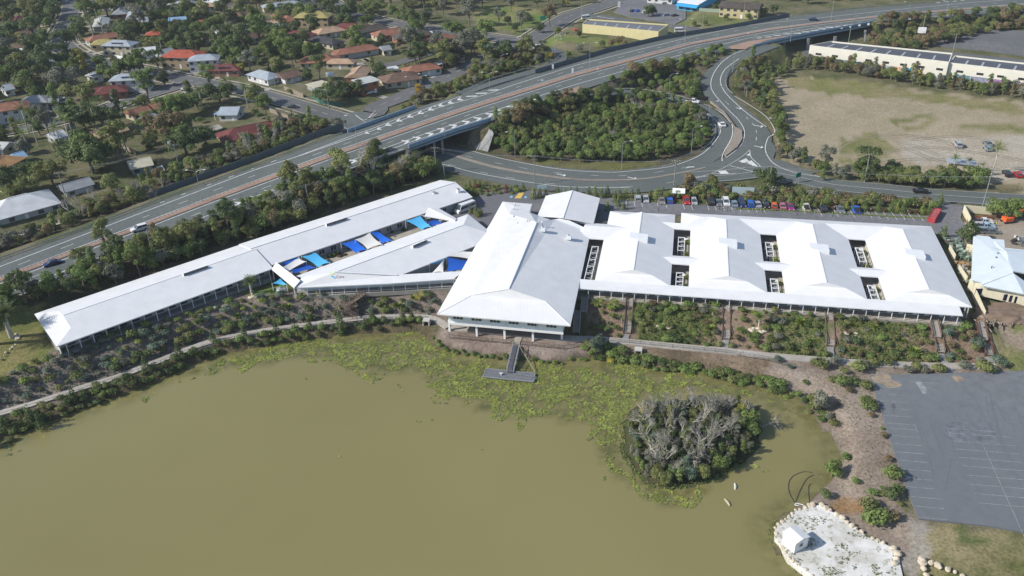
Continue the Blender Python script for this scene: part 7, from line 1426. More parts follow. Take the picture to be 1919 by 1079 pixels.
fill('garden_tree','garden tree',scatter(SUB,295,4.2,FL,1.2,31,True,40,3),dict(round=4,tall=1,wide=1),dict(dark=3.5,green=3.5,olive=2,yellow=.3,brown=.3),(.85,1.35),'garden trees of the suburb')
fill('garden_bush','garden bush',scatter(SUB,290,3.0,FL,.8,32,True,30,1.5),dict(bush=1),dict(dark=2,green=3,olive=2,bright=1,brown=1),(1.0,2.0),'garden bushes of the suburb','bush')
pp=scatter([(130,60),(240,20),(290,60),(200,110)],10,6,FL,1,33,True)+scatter([(60,230),(200,230),(250,300),(40,290)],12,6,FL,1,34,True)+scatter([(300,60),(480,60),(480,260),(330,300)],8,8,FL,1,35,True)
fill('backyard_tree','backyard tree',scatter([(-160,200),(-160,-60),(600,-60),(690,15),(700,60),(560,110),(300,120),(200,160),(0,240)],290,6.0,FL,1.6,36,True,40,3),dict(round=3,wide=2,gum=2),dict(dark=4,green=3,olive=2),(.9,1.4),'backyard trees of the upper suburb')
fill('palm_tree','feathery palm',pp,dict(cocos=1),dict(green=1,dark=1),(1.1,1.6),'palms of the suburb')
for x,y,k,lf,s,lb in[(93,32,'round','yellow',.8,'bright yellow flowering tree left of the main street'),(86,26,'round','yellow',.6,'smaller yellow flowering tree beside the bright one'),(698,32,'round','yellow',.7,'yellow green tree at the park street'),(452,138,'round','yellow',.8,'yellow green tree beside the maroon solar house'),(222,125,'round','yellow',.6,'yellow shrub tree on the corner median'),(215,120,'round','olive',.7,'olive tree on the corner median'),(319,262,'wide','brown',1.5,'huge brown green spreading tree above the grey shed'),(60,150,'wide','grey',1.5,'huge grey green gum left of the white roof'),(195,245,'wide','dark',1.4,'large dark gum below the side street'),(45,370,'wide','olive',1.1,'broad olive tree behind the big white hip roof'),(175,325,'wide','dark',1.7,'very dark spreading tree over the grey roofed house'),(545,35,'wide','dark',1.3,'tall dark gum left of the mustard roof'),(885,112,'gum','grey',1.3,'tall pale trunked gum at the end of the park street'),(672,178,'wide','dark',.9,'dark hedge tree on the bridge corner, right'),(645,180,'wide','dark',.9,'dark hedge tree on the bridge corner, middle'),(625,180,'round','dark',.8,'dark hedge tree on the bridge corner, left'),(635,250,'round','grey',1,'grey green tree at the far bridge end'),(610,250,'round','olive',.9,'olive tree at the far bridge end'),(300,140,'gum','dark',1.1,'dark tree on the corner traffic island'),(265,135,'gum','dark',1.0,'dark tree right of the solar panelled corner house'),(1438,352,'wide','dark',.9,'big dark roadside tree at the junction'),(1290,350,'round','brown',.75,'orange brown tree beside the road'),(1335,352,'round','olive',.7,'olive tree behind the gatehouse'),(1623,332,'gum','dark',.95,'tall dark tree between road and dry field'),(755,300,'wide','yellow',.75,'yellow topped tree at the near bridge end'),(757,272,'tall','olive',.65,'slender tree standing in front of the bridge'),(545,345,'round','olive',1.15,'round olive tree in the verge hedge'),(640,340,'gum','olive',1.0,'tall tree in the verge hedge near the bridge'),(200,470,'gum','olive',.85,'slender tree overlapping the freeway edge at left'),(310,475,'round','olive',1.2,'bulky round tree in the verge hedge'),(155,505,'gum','olive',.6,'small tree overlapping the freeway at left'),(1812,458,'round','dark',1.0,'dark round bush tree beside the wire cage'),(1868,408,'wide','green',.75,'bright spreading tree at the yard wall, left'),(1895,410,'wide','green',.85,'bright spreading tree at the yard wall, right'),(1540,340,'tall','green',.5,'young roadside tree by the green sign'),(1535,700+70,'round','grey',.75,'round grey green tree at the shore bend'),(1525,765,'round','olive',.6,'olive bush at the shore bend'),(1558,893,'round','green',.62,'bright green tree on the lake shore'),(1120,660,'round','blue',.7,'blue green tree on the bank right of the pontoon')]:
 plant('feature_tree','',k,2,lf,GP(x,y),s,label=lb)
for x,y,k,lf,s,lb in[(1857,328,'cocos','olive',1.35,'tall royal palm beside the power pole'),(1783,325,'cocos','green',.8,'left short palm by the site office'),(1811,328,'cocos','green',.75,'middle short palm by the site office'),(1836,330,'cocos','green',.6,'right short palm by the site office'),(22,632,'date','dark',1.5,'date palm on the lawn by the long wing'),(-6,645,'date','dark',1.4,'date palm at the very left edge of the lawn'),(472,549,'date','dark',.8,'small date palm beside the long wing'),(32,545,'date','dark',.5,'small palm behind the lawn'),(1422,612,'date','green',.62,'green date palm in the garden right of the second stairs'),(1150,585,'cocos','lime',.45,'lime palm near the shaded stairs'),(1165,615,'cocos','green',.5,'green palm below the lime one'),(1145,608,'cocos','green',.4,'small green palm beside the first garden stairs'),(1335,590,'small','green',1.1,'small palm left of the second stairs'),(1097,553,'small','lime',1.6,'lime fronds between hall and pavilions'),(1120,576,'small','lime',1.4,'lime fronds beside the shaded stairs'),(230,650,'cocos','lime',.28,'tiny lime palm in the slope garden at left'),(228,675,'cocos','lime',.3,'tiny lime palm below the first one'),(160,692,'small','lime',1.1,'lime star shaped palm near the left path'),(595,562,'cocos','yellow',.3,'tiny yellow palm left of the lookout'),(787,562,'small','yellow',1.3,'yellow fan palm left of the hall')]:
 plant('palm_tree' if k!='small' else 'small_palm','',k,1,lf,GP(x,y),s,label=lb,cat='palm')
for x,y,s,lb in[(1250,628,.9,'small agave beside the first rock cluster'),(1455,632,.9,'small agave right of the pale rock garden'),(1520,640,.8,'small agave left of the third stairs foot'),(1640,615,.9,'small agave in the bed right of the third stairs'),(1690,640,.8,'small agave above the largest one'),(1290,600,.8,'small agave high in the green garden bed'),(1400,585,.8,'small agave under the verandah'),(1600,612,.8,'pale agave beside the third stairs top'),(1330,620,1.5,'big variegated agave left of the second stairs'),(1501,608,1.5,'yellow green agave left of the third stairs'),(1712,664,1.7,'largest yellow green agave above the right footpath'),(747,576,1.3,'round yellow agave left of the hall'),(775,560,1.0,'tall yellow agave near the hall'),(540,578,1.2,'yellow agave below the middle wing'),(445,595,1.2,'yellow green agave below the small lawn'),(300,618,1.2,'pale green agave below the verandah'),(150,678,1.1,'pale agave left of centre in the left garden'),(380,602,.8,'small yellow agave by the verandah')]:
 plant('agave','','agave',0,'lime',GP(x,y),s,label=lb,cat='agave')
fill('slope_shrub','round shrub',scatter([(-100,770),(0,715),(110,672),(300,615),(430,575),(560,562),(700,564),(815,556),(838,572),(815,584),(700,584),(560,600),(480,612),(390,632),(300,664),(150,716),(0,764),(-100,800)],275,1.9,3.5,1.5,40),dict(bush=1),dict(blue=5,green=2,grey=1.5,lime=1,olive=2,dark=1),(.55,1.75),'shrubs of the left slope garden','shrub',squash=(.65,.95))
fill('garden_shrub','leafy shrub',scatter([(1105,568),(1300,582),(1500,600),(1700,618),(1850,628),(1872,680),(1700,674),(1560,668),(1440,656),(1300,642),(1200,634),(1105,628)],250,1.75,3.5,.9,41),dict(bush=1),dict(green=3,bright=2.0,olive=2,brown=1.6,grey=1.2,dark=1.2,lime=.35),(.4,1.55),'shrubs of the right slope garden','shrub',squash=(.5,.95))
fill('verge_shrub','low shrub',scatter([(860,362),(885,345),(960,352),(985,358),(960,364),(905,368)],34,1.7,FL,.1,42),dict(bush=1,cone=.5),dict(green=3,lime=1.5,red=.5,olive=1),(.6,1.3),'shrubs of the bed by the disabled bays','shrub')
fill('verge_shrub','scrubby bush',scatter([(1245,366),(1300,352),(1440,356),(1500,360),(1600,372),(1748,384),(1752,392),(1600,384),(1440,376),(1250,372)],120,2.1,FL,.3,43),dict(bush=1),dict(brown=2,olive=3,green=2,grey=1),(1.3,2.2),'scrub between the road and the parking strip','shrub')
g=np.random.RandomState(50)
for i in range(31):
 x=1385+i*11.8;y=383+(x-1385)*.052;c=['green','lime','green','red'][i%4]if i%7 else 'red'
 plant('conifer','conical hedge plant','cone' if c!='red' else 'bush',i%3,c if c!='red' else 'red',GP(x,y),g.uniform(.95,1.45)if c!='red' else .75,'conifer' if c!='red' else 'shrub','cone plants along the parking strip')
for i in range(22):
 x=1000+i*11.5;y=371+g.normal(0,.8);c=['lime','green','dark','red','green'][i%5]
 plant('conifer','slim upright plant','cone' if c!='red' else 'bush',i%3,c,GP(x,y),g.uniform(1.0,1.5)*(.8 if c=='red' else 1),'conifer' if c!='red' else 'shrub','upright plants behind the entrance canopy')
for k_,(x,y,s)in enumerate([(883,402,1.1),(892,405,1.3),(897,408,1.1),(902,404,1.0),(1152,380,1.5),(1158,388,1.2),(1168,394,1.1),(1138,396,1.2),(1766,447,1.6),(1760,385,1.5)]):plant('conifer','conifer','cone',k_%3,'olive' if k_<4 else 'green',GP(x,y),s,'conifer',None)
m=MB();hg=[(1380,393),(1500,398),(1620,405),(1735,411)];HP=dens([np.array(GP(*p))for p in hg],.8)
V,Fc=leaves([p+[0,0,.3]for p in HP],[.45]*len(HP),5200,.2,7);link('low_hedge',qmesh('low_hedge',V,Fc,LMt['lime']),label='long low lime green hedge along the parking bays',category='hedge')
HP=dens([np.array(GP(*p))for p in[(1168,376),(1270,382),(1370,388)]],.8);V,Fc=leaves([p+[0,0,.3]for p in HP],[.45]*len(HP),3600,.2,8);link('low_hedge',qmesh('low_hedge',V,Fc,LMt['bright']),label='short low green hedge beside the gatehouse',category='hedge')
SL=[(-120,850),(0,800),(155,742),(250,708),(325,675),(410,645),(480,634),(560,625),(655,611),(790,606),(800,614),(730,617),(655,621),(555,636),(480,646),(410,658),(325,693),(200,745),(100,783),(0,830),(-120,870)]
fill('shore_bush','shore bush',scatter(SL,280,1.5,.8,1.1,60),dict(bush=1),dict(dark=4,green=2,olive=2,bright=.8),(.8,1.5),'bushes on the left lake shore','bush',squash=(.7,1.1))
for k_,(x,y,s)in enumerate([(62,795,1.6),(80,805,1.4),(140,752,1.3),(275,695,1.3),(337,668,1.3),(400,640,1.1),(458,632,1.1),(518,622,1.1),(580,614,1.0),(638,612,1.4),(642,628,1.2),(698,603,1.2),(755,601,1.1),(772,600,1.0),(10,808,1.3)]):plant('shore_conifer','dark column shaped tree','cone',k_%3,'dark',GP(x,y,1.5),s*1.1,'conifer','dark column trees along the left footpath')
SR=[(1095,652),(1130,652),(1200,668),(1250,680),(1330,688),(1400,700),(1450,712),(1520,745),(1548,775),(1535,790),(1500,748),(1440,726),(1385,714),(1310,694),(1235,692),(1190,676),(1135,672),(1095,670)]
fill('shore_bush','bank bush',scatter(SR,150,1.4,.8,.6,61),dict(bush=1),dict(bright=3,green=3,dark=1,olive=1,yellow=.3),(.8,1.8),'bushes on the right lake bank','bush',squash=(.5,.9))
fill('shore_bush','reed clump',scatter([(810,636),(835,652),(890,664),(950,670),(1050,678),(1090,668),(1090,672),(1050,682),(950,674),(885,668),(825,655)],46,1.2,.2,.2,62),dict(bush=1),dict(bright=2,green=2,olive=1),(.5,.95),'reed clumps at the foot of the hall bank','reeds',squash=(.7,1))
for x,y,s in[(1540,792,.6),(1548,770,.8)]:pass
MS=[(1375,665,1.0,'grey'),(1385,668,.9,'olive'),(1640,0,0,'')]
for x,y,s,c in[(1540,690,2.4,'olive'),(1565,682,1.9,'grey'),(1525,684,1.4,'olive'),(1605,695,2.4,'olive'),(1615,688,1.7,'grey'),(1635,685,1.8,'olive'),(1662,684,1.9,'olive'),(1715,694,2.0,'olive'),(1700,699,1.6,'grey'),(1733,700,1.4,'grey'),(1755,696,1.9,'olive'),(1765,698,1.5,'olive'),(1803,690,1.8,'grey'),(1845,696,2.3,'olive'),(1835,692,1.7,'olive'),(1855,698,1.5,'green'),(1877,688,1.7,'blue'),(1866,678,1.6,'blue'),(1575,722,2.2,'green'),(1600,722,1.8,'dark'),(1620,728,1.9,'olive'),(1591,734,1.2,'brown'),(1626,768,2.3,'green'),(1618,755,1.6,'green'),(1632,781,.9,'brown'),(1567,760,.8,'brown'),(1560,797,1.4,'olive'),(1553,785,1.3,'grey'),(1662,863,1.1,'brown'),(1668,895,2.4,'green'),(1603,905,1.1,'green'),(1585,860,1.3,'bright'),(1668,933,1.9,'dark'),(1680,921,1.5,'green'),(1634,928,1.3,'bright'),(1652,929,1.0,'olive'),(1640,983,2.9,'green'),(1625,978,2.2,'green'),(1630,955,2.3,'olive'),(1617,948,1.6,'brown'),(1548,932,1.4,'green'),(1672,975,1.6,'brown'),(1655,820,1.1,'brown'),(1652,917,.7,'bright'),(1685,947,.8,'olive'),(1557,715,1.2,'olive'),(1580,700,1.4,'olive'),(1510,720,1.0,'bright'),(1480,690,1.0,'blue'),(1458,678,1.3,'blue'),(1575,660,1.2,'blue'),(1545,668,1.2,'green'),(1780,672,1.4,'blue'),(1830,650,2.2,'blue'),(1775,630,2.0,'blue'),(1455,725,1.2,'olive'),(1652,805,.6,'bright'),(1610,668,1.1,'brown'),(1678,668,1.6,'dark'),(1740,672,1.3,'dark'),(1785,600,1.0,'grey')]:
 plant('mulch_shrub','shrub','bush',int(x)%3,c,GP(x,y,2),s*.85,'shrub','shrubs on the mulch by the car park',squash=.85)
fill('island_tree','island scrub tree',scatter([(1178,798),(1180,850),(1198,880),(1225,900),(1262,905),(1330,888),(1385,858),(1410,835),(1415,795),(1405,768),(1365,758),(1305,755),(1220,760),(1192,772)],140,1.6,.9,None,70),dict(round=2,tall=1),dict(dark=2,green=3,olive=3.5,grey=5,blue=1.5),(.24,.54),'scrub trees covering the island')
fill('dead_tree','dead tree',scatter([(1190,800),(1210,870),(1260,890),(1330,870),(1400,820),(1390,775),(1300,765),(1220,775)],48,2.1,.9,None,71),dict(bare=1),dict(grey=1.2,mauve=2),(.7,1.1),'pale dead trees on the island',nv=4)
for x,y,s,lf in[(1215,785,.55,'yellow'),(1395,800,.7,'bright'),(1385,790,.6,'yellow'),(1300,800,.45,'olive')]:plant('island_tree','leafy island tree','round',1,lf,GP(x,y,.9),s,group='bright trees on the island')
t_=plant('dead_tree','','bare',1,'mauve',GP(1425,800,.5),.75,label='leaning dead tree over the water right of the island');t_.rotation_euler=(.2,.6,0)
def litter(name,label,polys,n_,m_,s,seed,z=1.5):
 g=np.random.RandomState(seed);P_=[]
 for poly,nn in zip(polys,n_):
  w_=[np.array(W(x,y,z)[:2])for x,y in poly];x0,x1=min(p[0]for p in w_),max(p[0]for p in w_);y0,y1=min(p[1]for p in w_),max(p[1]for p in w_);X=g.uniform(x0,x1,nn*3);Y=g.uniform(y0,y1,nn*3);k=inpoly(X,Y,w_);X,Y=X[k][:nn],Y[k][:nn]
  for x,y in zip(X,Y):P_.append((x,y,gh(x,y)+.1))
 V,Fc=leaves([np.array(p)for p in P_],[s]*len(P_),len(P_)*7,s*.8,seed,.7,.9);link(name,qmesh(name,V,Fc,m_),kind='stuff',label=label)
litter('ground_cover','low green ground cover between the garden shrubs',[[(1190,572),(1340,584),(1345,640),(1200,630)],[(1440,602),(1548,606),(1545,658),(1440,650)],[(1570,606),(1740,620),(1735,668),(1575,660)]],[1500,1100,1700],LMt['green'],.3,80,3.5)
litter('ground_cover','low blue green ground cover in the left slope garden',[[(0,715),(300,620),(560,566),(820,560),(800,586),(560,602),(300,662),(0,762)]],[3400],LMt['blue'],.28,81,3.5)
litter('weed_tufts','dry weed tufts on the mulch and the banks',[[(1500,700),(1640,700),(1700,950),(1570,940),(1590,850)],[(1100,645),(1440,680),(1440,700),(1240,680),(1100,660)]],[500,400],LMt['olive'],.16,82,1.9)
litter('shore_reeds','reeds and water weed along the shoreline',[[(-100,868),(0,832),(200,748),(410,660),(555,638),(780,618),(785,624),(555,645),(410,668),(200,755),(0,842),(-100,878)],[(1100,668),(1235,690),(1360,702),(1440,727),(1540,800),(1530,806),(1435,735),(1360,712),(1230,697),(1100,676)],[(1440,985),(1455,975),(1450,1005),(1500,1065),(1490,1075),(1440,1010)]],[1500,900,260],LMt['olive'],.22,83,0)
gp_=np.random.RandomState(5);tp_=[np.array([*W(x,y,1.45)[:2],1.47])for x,y in zip(gp_.uniform(1465,1680,2600),gp_.uniform(955,1078,2600))if inpoly([x],[y],PAD)[0]and vnoise(np.array([x*.05]),np.array([y*.08]),1.0,3)[0]>.55];V,Fc=leaves(tp_,[.2]*len(tp_),len(tp_)*6,.14,9,.5,.9);link('weed_tufts',qmesh('weed_tufts',V,Fc,LMt['olive']),kind='stuff',label='dry weed tufts growing through the white sand pad')
litter('shore_reeds','green fringe growing round the island edge',[[(1160,792),(1162,850),(1185,890),(1215,912),(1262,920),(1340,902),(1400,868),(1390,862),(1335,893),(1262,910),(1215,902),(1190,880),(1172,845),(1172,795)]],[900],LMt['green'],.3,84,0)
# vehicles
M_car={}
def carmat(n_,c):
 if n_ not in M_car:M_car[n_]=mat('car_paint_'+n_,c,.28,spec=.6)
 return M_car[n_]
CC=dict(white=(.7,.7,.7),silver=(.38,.39,.40),grey=(.16,.18,.19),black=(.015,.015,.018),navy=(.015,.025,.10),blue=(.02,.11,.48),red=(.42,.02,.02),taupe=(.24,.21,.18),pink=(.42,.16,.19),magenta=(.30,.03,.20),cream=(.55,.53,.42),orange=(.65,.12,.03),ltblue=(.35,.48,.60),yellow=(.6,.45,.05),steel=(.2,.27,.33))
def wheel_mesh():
 m=MB();n0=0
 for s in(-.11,.11):
  for j in range(12):a=j*math.pi/6;m.v.append((math.cos(a)*.33,s,math.sin(a)*.33))
 for j in range(12):m.f.append((j,(j+1)%12,12+(j+1)%12,12+j));m.m.append(0)
 m.f.append(tuple(range(11,-1,-1)));m.m.append(0);m.f.append(tuple(range(12,24)));m.m.append(0);return m.mesh('wheel',M_rub)
WH=wheel_mesh()
KIND=dict(sedan=(4.6,1.8,[(-2.3,.35),(-2.3,.85),(-1.5,.95),(1.1,.98),(2.2,.78),(2.3,.4)],[(-1.55,.94),(-1.0,1.42),(.35,1.44),(1.15,.97)]),hatch=(4.1,1.75,[(-2.05,.35),(-2.05,.95),(1.0,.98),(1.95,.78),(2.05,.4)],[(-1.95,.94),(-1.6,1.46),(.3,1.48),(1.1,.97)]),suv=(4.8,1.9,[(-2.4,.4),(-2.4,1.1),(1.2,1.12),(2.3,.95),(2.4,.45)],[(-2.3,1.08),(-2.1,1.76),(.4,1.78),(1.25,1.1)]),ute=(5.2,1.85,[(-2.6,.45),(-2.6,1.0),(1.4,1.05),(2.5,.9),(2.6,.45)],[(-.6,1.0),(-.45,1.65),(.7,1.67),(1.45,1.04)]),van=(5.4,2.0,[(-2.7,.35),(-2.7,1.2),(2.0,1.2),(2.65,.95),(2.7,.4)],[(-2.66,1.18),(-2.6,2.3),(1.2,2.32),(2.15,1.18)]),bus=(7.0,2.1,[(-3.5,.35),(-3.5,1.35),(2.7,1.35),(3.4,1.0),(3.5,.4)],[(-3.45,1.33),(-3.35,2.6),(2.0,2.65),(2.85,1.33)]))
def car(px,py,kind,col,heading,label,z=FL,extra=None):
 p=GP(px,py,z)if z is FL else W(px,py,z);L_,Wd,body,cab=KIND[kind];t=thing('minibus' if kind=='bus' else 'van' if kind=='van' else 'ute' if kind=='ute' else 'car',label,{'bus':'minibus','van':'van','ute':'ute'}.get(kind,'car'),(p[0],p[1],p[2]+.06),math.radians(heading));M_=carmat(col,CC[col])
 m=MB();h=Wd/2;k=.97
 def ext_(prof,w0,w1,mi,mtop=None):
  z0=prof[0][1];zt=max(q[1]for q in prof);wf_=lambda z:w0+(w1-w0)*(z-z0)/max(.01,zt-z0)
  for s in(-1,1):q=[(x,s*wf_(z),z)for x,z in prof];m.poly(q if s<0 else q[::-1],mi)
  n_=len(prof)
  for i in range(n_-1+(mi==0)):
   a,b_=prof[i],prof[(i+1)%n_];m.poly([(a[0],wf_(a[1]),a[1]),(b_[0],wf_(b_[1]),b_[1]),(b_[0],-wf_(b_[1]),b_[1]),(a[0],-wf_(a[1]),a[1])][::-1],mi)
 ext_(body,h,h*.97,0);m.build('body',M_,t)
 m=MB();ext_(cab,h*.94,h*.80,1);me_=m;me_.m=[0]*len(me_.f);me_.build('window',M_glass,t)
 m=MB();a,b_=cab[1],cab[2];m.poly([(a[0],h*.82,a[1]+.02),(a[0],-h*.82,a[1]+.02),(b_[0],-h*.82,b_[1]+.02),(b_[0],h*.82,b_[1]+.02)])
 for s in(-1,1):
  for xa,xb in((cab[0],cab[1]),(cab[3],cab[2]))+((((cab[1][0]+cab[2][0])/2,cab[0][1]),((cab[1][0]+cab[2][0])/2,cab[1][1])),):m.bar((xa[0],s*h*.955,xa[1]),(xb[0],s*h*.83,xb[1]),.09)
 if kind in('van','bus'):
  for s in(-1,1):m.bar((cab[1][0],s*h*.86,cab[1][1]-.25),(cab[2][0],s*h*.86,cab[2][1]-.25),.06,.5)
 m.build('roof',M_,t)
 for x in(-L_*.31,L_*.31):
  for s in(-1,1):link('wheel',WH,t,(x,s*(h-.1),.33))
 for s in(-1,1):m=MB();m.box((body[-1][0]-.03,s*h*.7,body[-2][1]-.12),(.12,.35,.16));m.build('headlight',M_frame,t)
 for s in(-1,1):m=MB();m.box((body[0][0]+.02,s*h*.75,body[1][1]-.15),(.1,.28,.16));m.build('tail_light',mat('tail_red',(.35,.02,.02),.3),t)
 if kind=='ute':m=MB();m.box((-1.6,0,1.03),(1.9,Wd*.84,.06));m.build('tray',M_dark if extra!='tray' else M_metal,t)
 return t
fa=37
car(262,432,'suv','white',180+36,'white four wheel drive on the near freeway carriageway',z=8.3);car(99,497,'sedan','navy',180+38,'dark blue car on the near freeway carriageway at left',z=8.1);car(1524,38,'sedan','navy',-10,'dark car on the far freeway carriageway at the top right',z=12.05)
car(1298,192.5,'ute','white',-28,'white ute driving round the loop ramp',z=8.55);car(1352.5,236,'sedan','white',95,'white car at the bend of the loop ramp',z=6.75);car(1725,361,'sedan','black',-14,'black car on the side road',z=FL+.08)
for x,y,k,c,lb in[(1195,376,'suv','silver','silver car at the left end of the parking row'),(1210,377,'hatch','silver','small silver hatch beside the leftmost silver car'),(1240,379.5,'sedan','taupe','taupe car left of the bright blue one'),(1255,379,'hatch','blue','bright blue car beside the taupe one'),(1286,380,'suv','red','red car right of the small gatehouse'),(1300,381,'hatch','silver','pale silver hatch beside the red car'),(1331.5,381.5,'suv','black','black car starting the long parked row'),(1346,383,'sedan','grey','grey car right of the first black one'),(1360,383,'suv','white','white car in the parked row'),(1375,385,'sedan','steel','blue grey car right of the white one'),(1390,385,'suv','navy','navy car left of the royal blue one'),(1405,385.5,'suv','blue','royal blue car right of the navy one'),(1419,386,'sedan','silver','silver car right of the royal blue one'),(1434,387,'suv','black','black car left of the orange one'),(1449,388,'hatch','orange','orange and white hatch in the parked row'),(1465,389,'sedan','pink','dusty pink car left of the magenta one'),(1480,391.5,'hatch','magenta','small magenta hatch right of the pink car'),(1509.5,392,'ute','cream','cream coloured ute parked alone'),(1541,395,'suv','black','black car right of the cream ute'),(1574,396,'sedan','grey','dark grey sedan left of the blue ute'),(1603,397,'ute','blue','blue ute at the right end of the parked cars')]:
 car(x,y,k,c,86 if x%2 else-94,lb)
for x,y,k,c,hd,lb in[(1794,274,'suv','silver',80,'silver car alone in the dirt field'),(1850,272,'sedan','grey',85,'dark grey car behind the steel blue one in the dirt'),(1850,281,'hatch','steel',85,'steel blue car in the dirt field'),(1886,328,'sedan','black',80,'black car beside the red one in the dirt'),(1906,330,'hatch','red',80,'red hatch in the dirt field'),(1842,419,'ute','white',-8,'white ute parked in the yard, furthest back'),(1845,428,'ute','ltblue',-8,'pale blue ute in the middle of the yard row'),(1854,438,'ute','grey',-8,'dark ute with grey tray in the yard row'),(1916,457,'suv','grey',70,'grey car at the right edge beside the pale blue roofs'),(122.6,83,'sedan','white',60,'white car on the bend of the main street'),(124,3,'sedan','white',80,'white car at the top of the main street'),(119,193,'van','white',10,'white van in the driveway below the side street'),(302,320,'ute','white',-60,'white ute by the cream low building'),(691,176,'suv','white',25,'white car behind the corner hedge'),(706,135,'hatch','white',40,'white hatch outside the brown corner house'),(550,203,'sedan','black',-15,'black car on the curved street near the corner'),(243,104,'sedan','black',10,'black car in front of the white gabled house'),(1010,92,'van','white',10,'white truck at the head of the exit ramp'),(1099,36,'van','white',10,'white van behind the yellow warehouse'),(1274,60,'van','white',0,'white van right of the yellow warehouse'),(1184,22,'sedan','black',60,'dark car in the shop parking, leftmost of three'),(1193,22,'sedan','blue',60,'blue car in the shop parking'),(1207,24,'sedan','white',70,'white car in the shop parking'),(1233,6,'sedan','grey',10,'grey car at the back of the shop parking'),(1246,8,'sedan','silver',10,'silver car at the back of the shop parking'),(1256,7.5,'sedan','white',10,'white car nearest the blue shop'),(1249,30,'hatch','steel',20,'steel blue car at the shop kerb'),(1265,31,'hatch','black',20,'black car at the shop kerb'),(353,175,'van','white',-5,'white caravan beside the terracotta row house'),(872,395,'bus','white',180+42,'white minibus parked behind the long wing')]:
 car(x,y,k,c,hd,lb)
# poles, lamps, cables
TOPS={}
def pole(base,top,kind,label,z=None,arm=1,key=None):
 p=GP(*base)if z is None else W(*base,z);h=max(2.5,height_between(base,p[2],top));n_={'wood':'power_pole','plain':'post'}.get(kind,'street_lamp');t=thing(n_,label,{'wood':'power pole','plain':'post'}.get(kind,'street lamp'),p)
 wd__=kind in('wood','plain');m=MB();m.tube([(0,0,-.2),(0,0,h)],[.19,.12]if wd__ else[.11,.06],7);m.build('pole',mat('pole_green',(.24,.27,.235),.8,.1,2)if wd__ else M_metal,t)
 if kind=='wood':
  for k,zz in enumerate((h-.35,h-1.6)[:2 if h>9 else 1]):m=MB();m.box((0,0,zz),(2.4,.12,.14));m.build('crossarm',M_timber,t)
  for x in(-1.1,-.4,.4,1.1):m=MB();m.tube([(x,0,h-.3),(x,0,h-.05)],.05,5);m.build('insulator',M_frame,t)
 elif kind!='plain':
  for s in((1,-1)if kind=='lamp2' else(arm,)):
   m=MB();m.tube([(0,0,h-.1),(s*1.0,0,h+.5),(s*2.4,0,h+.7)],.05,5);m.build('arm',M_metal,t);m=MB();m.box((s*2.7,0,h+.68),(.8,.3,.14));m.build('lamp_head',M_frame,t)
 TOPS[key or label]=np.array(p)+[0,0,h-.2];return t
for b_,tp_,k,lb,z,ar in[((380,379),(365,322),'lamp2','double arm median lamp at left',8.9,1),((670,272),(663,219),'lamp1','median lamp at the left end of the bridge',12.1,-1),((919,187),(918.6,138),'lamp2','double arm median lamp above the bridge end',12.1,1),((1105,129),(1105.5,83),'lamp2','double arm median lamp in the middle',12.1,1),((1282.5,85),(1284,38),'lamp2','double arm median lamp near the right',12.1,1),((834,256),(829,202),'lamp1','lamp on the near bridge parapet',12,-1),((1029,169),(1027,153),'lamp1','low lamp at the loop ramp nose',12,-1),((1481,78),(1484,38),'lamp1','lamp standing on the viaduct edge',12,-1),((1411,88),(1412,64),'lamp1','lamp at the left end of the viaduct',12,-1),((1373,137),(1375.6,104.5),'plain','slim pole outside the entry ramp',9.5,1),((1398.6,179),(1401.6,149),'plain','slim pole among the rampside trees',7,1),((1700,36),(1704,5),'lamp1','lamp beside the freeway at the upper right',11.5,-1),((1775,18),(1778,3),'lamp1','median lamp at the far right',11,-1),((1557,38),(1563,-6),'lamp1','median lamp beyond the viaduct',12,-1),((1454,247),(1456,224),'lamp1','curved arm lamp at the junction',6.2,-1),((1295,290),(1301,240),'lamp1','lamp on the inside of the loop with right arm',None,1),((1327,234),(1331,193),'lamp1','lamp beside the loop ramp bend',7.2,1),((1253,188),(1256,141),'lamp1','lamp on the upper edge of the loop',9.2,1),((1132,171),(1132,132),'lamp1','lamp at the start of the loop ramp',11.4,-1),((1165,317),(1167,268),'lamp1','tall lamp on the verge below the thicket',None,1),((965.5,295),(965.5,250),'lamp1','lamp at the left foot of the thicket',None,-1),((940,139),(940.5,104),'lamp1','lamp among trees of the exit ramp',None,1),((790,192),(790,145),'lamp1','lamp beside the yellow road sign',None,1),((776,183),(771,146),'lamp1','lamp with left arm left of the yellow sign',None,-1),((1040,110),(1038,76),'lamp1','lamp inside the exit ramp hook',None,1)]:
 pole(b_,tp_,k,lb,z,ar)
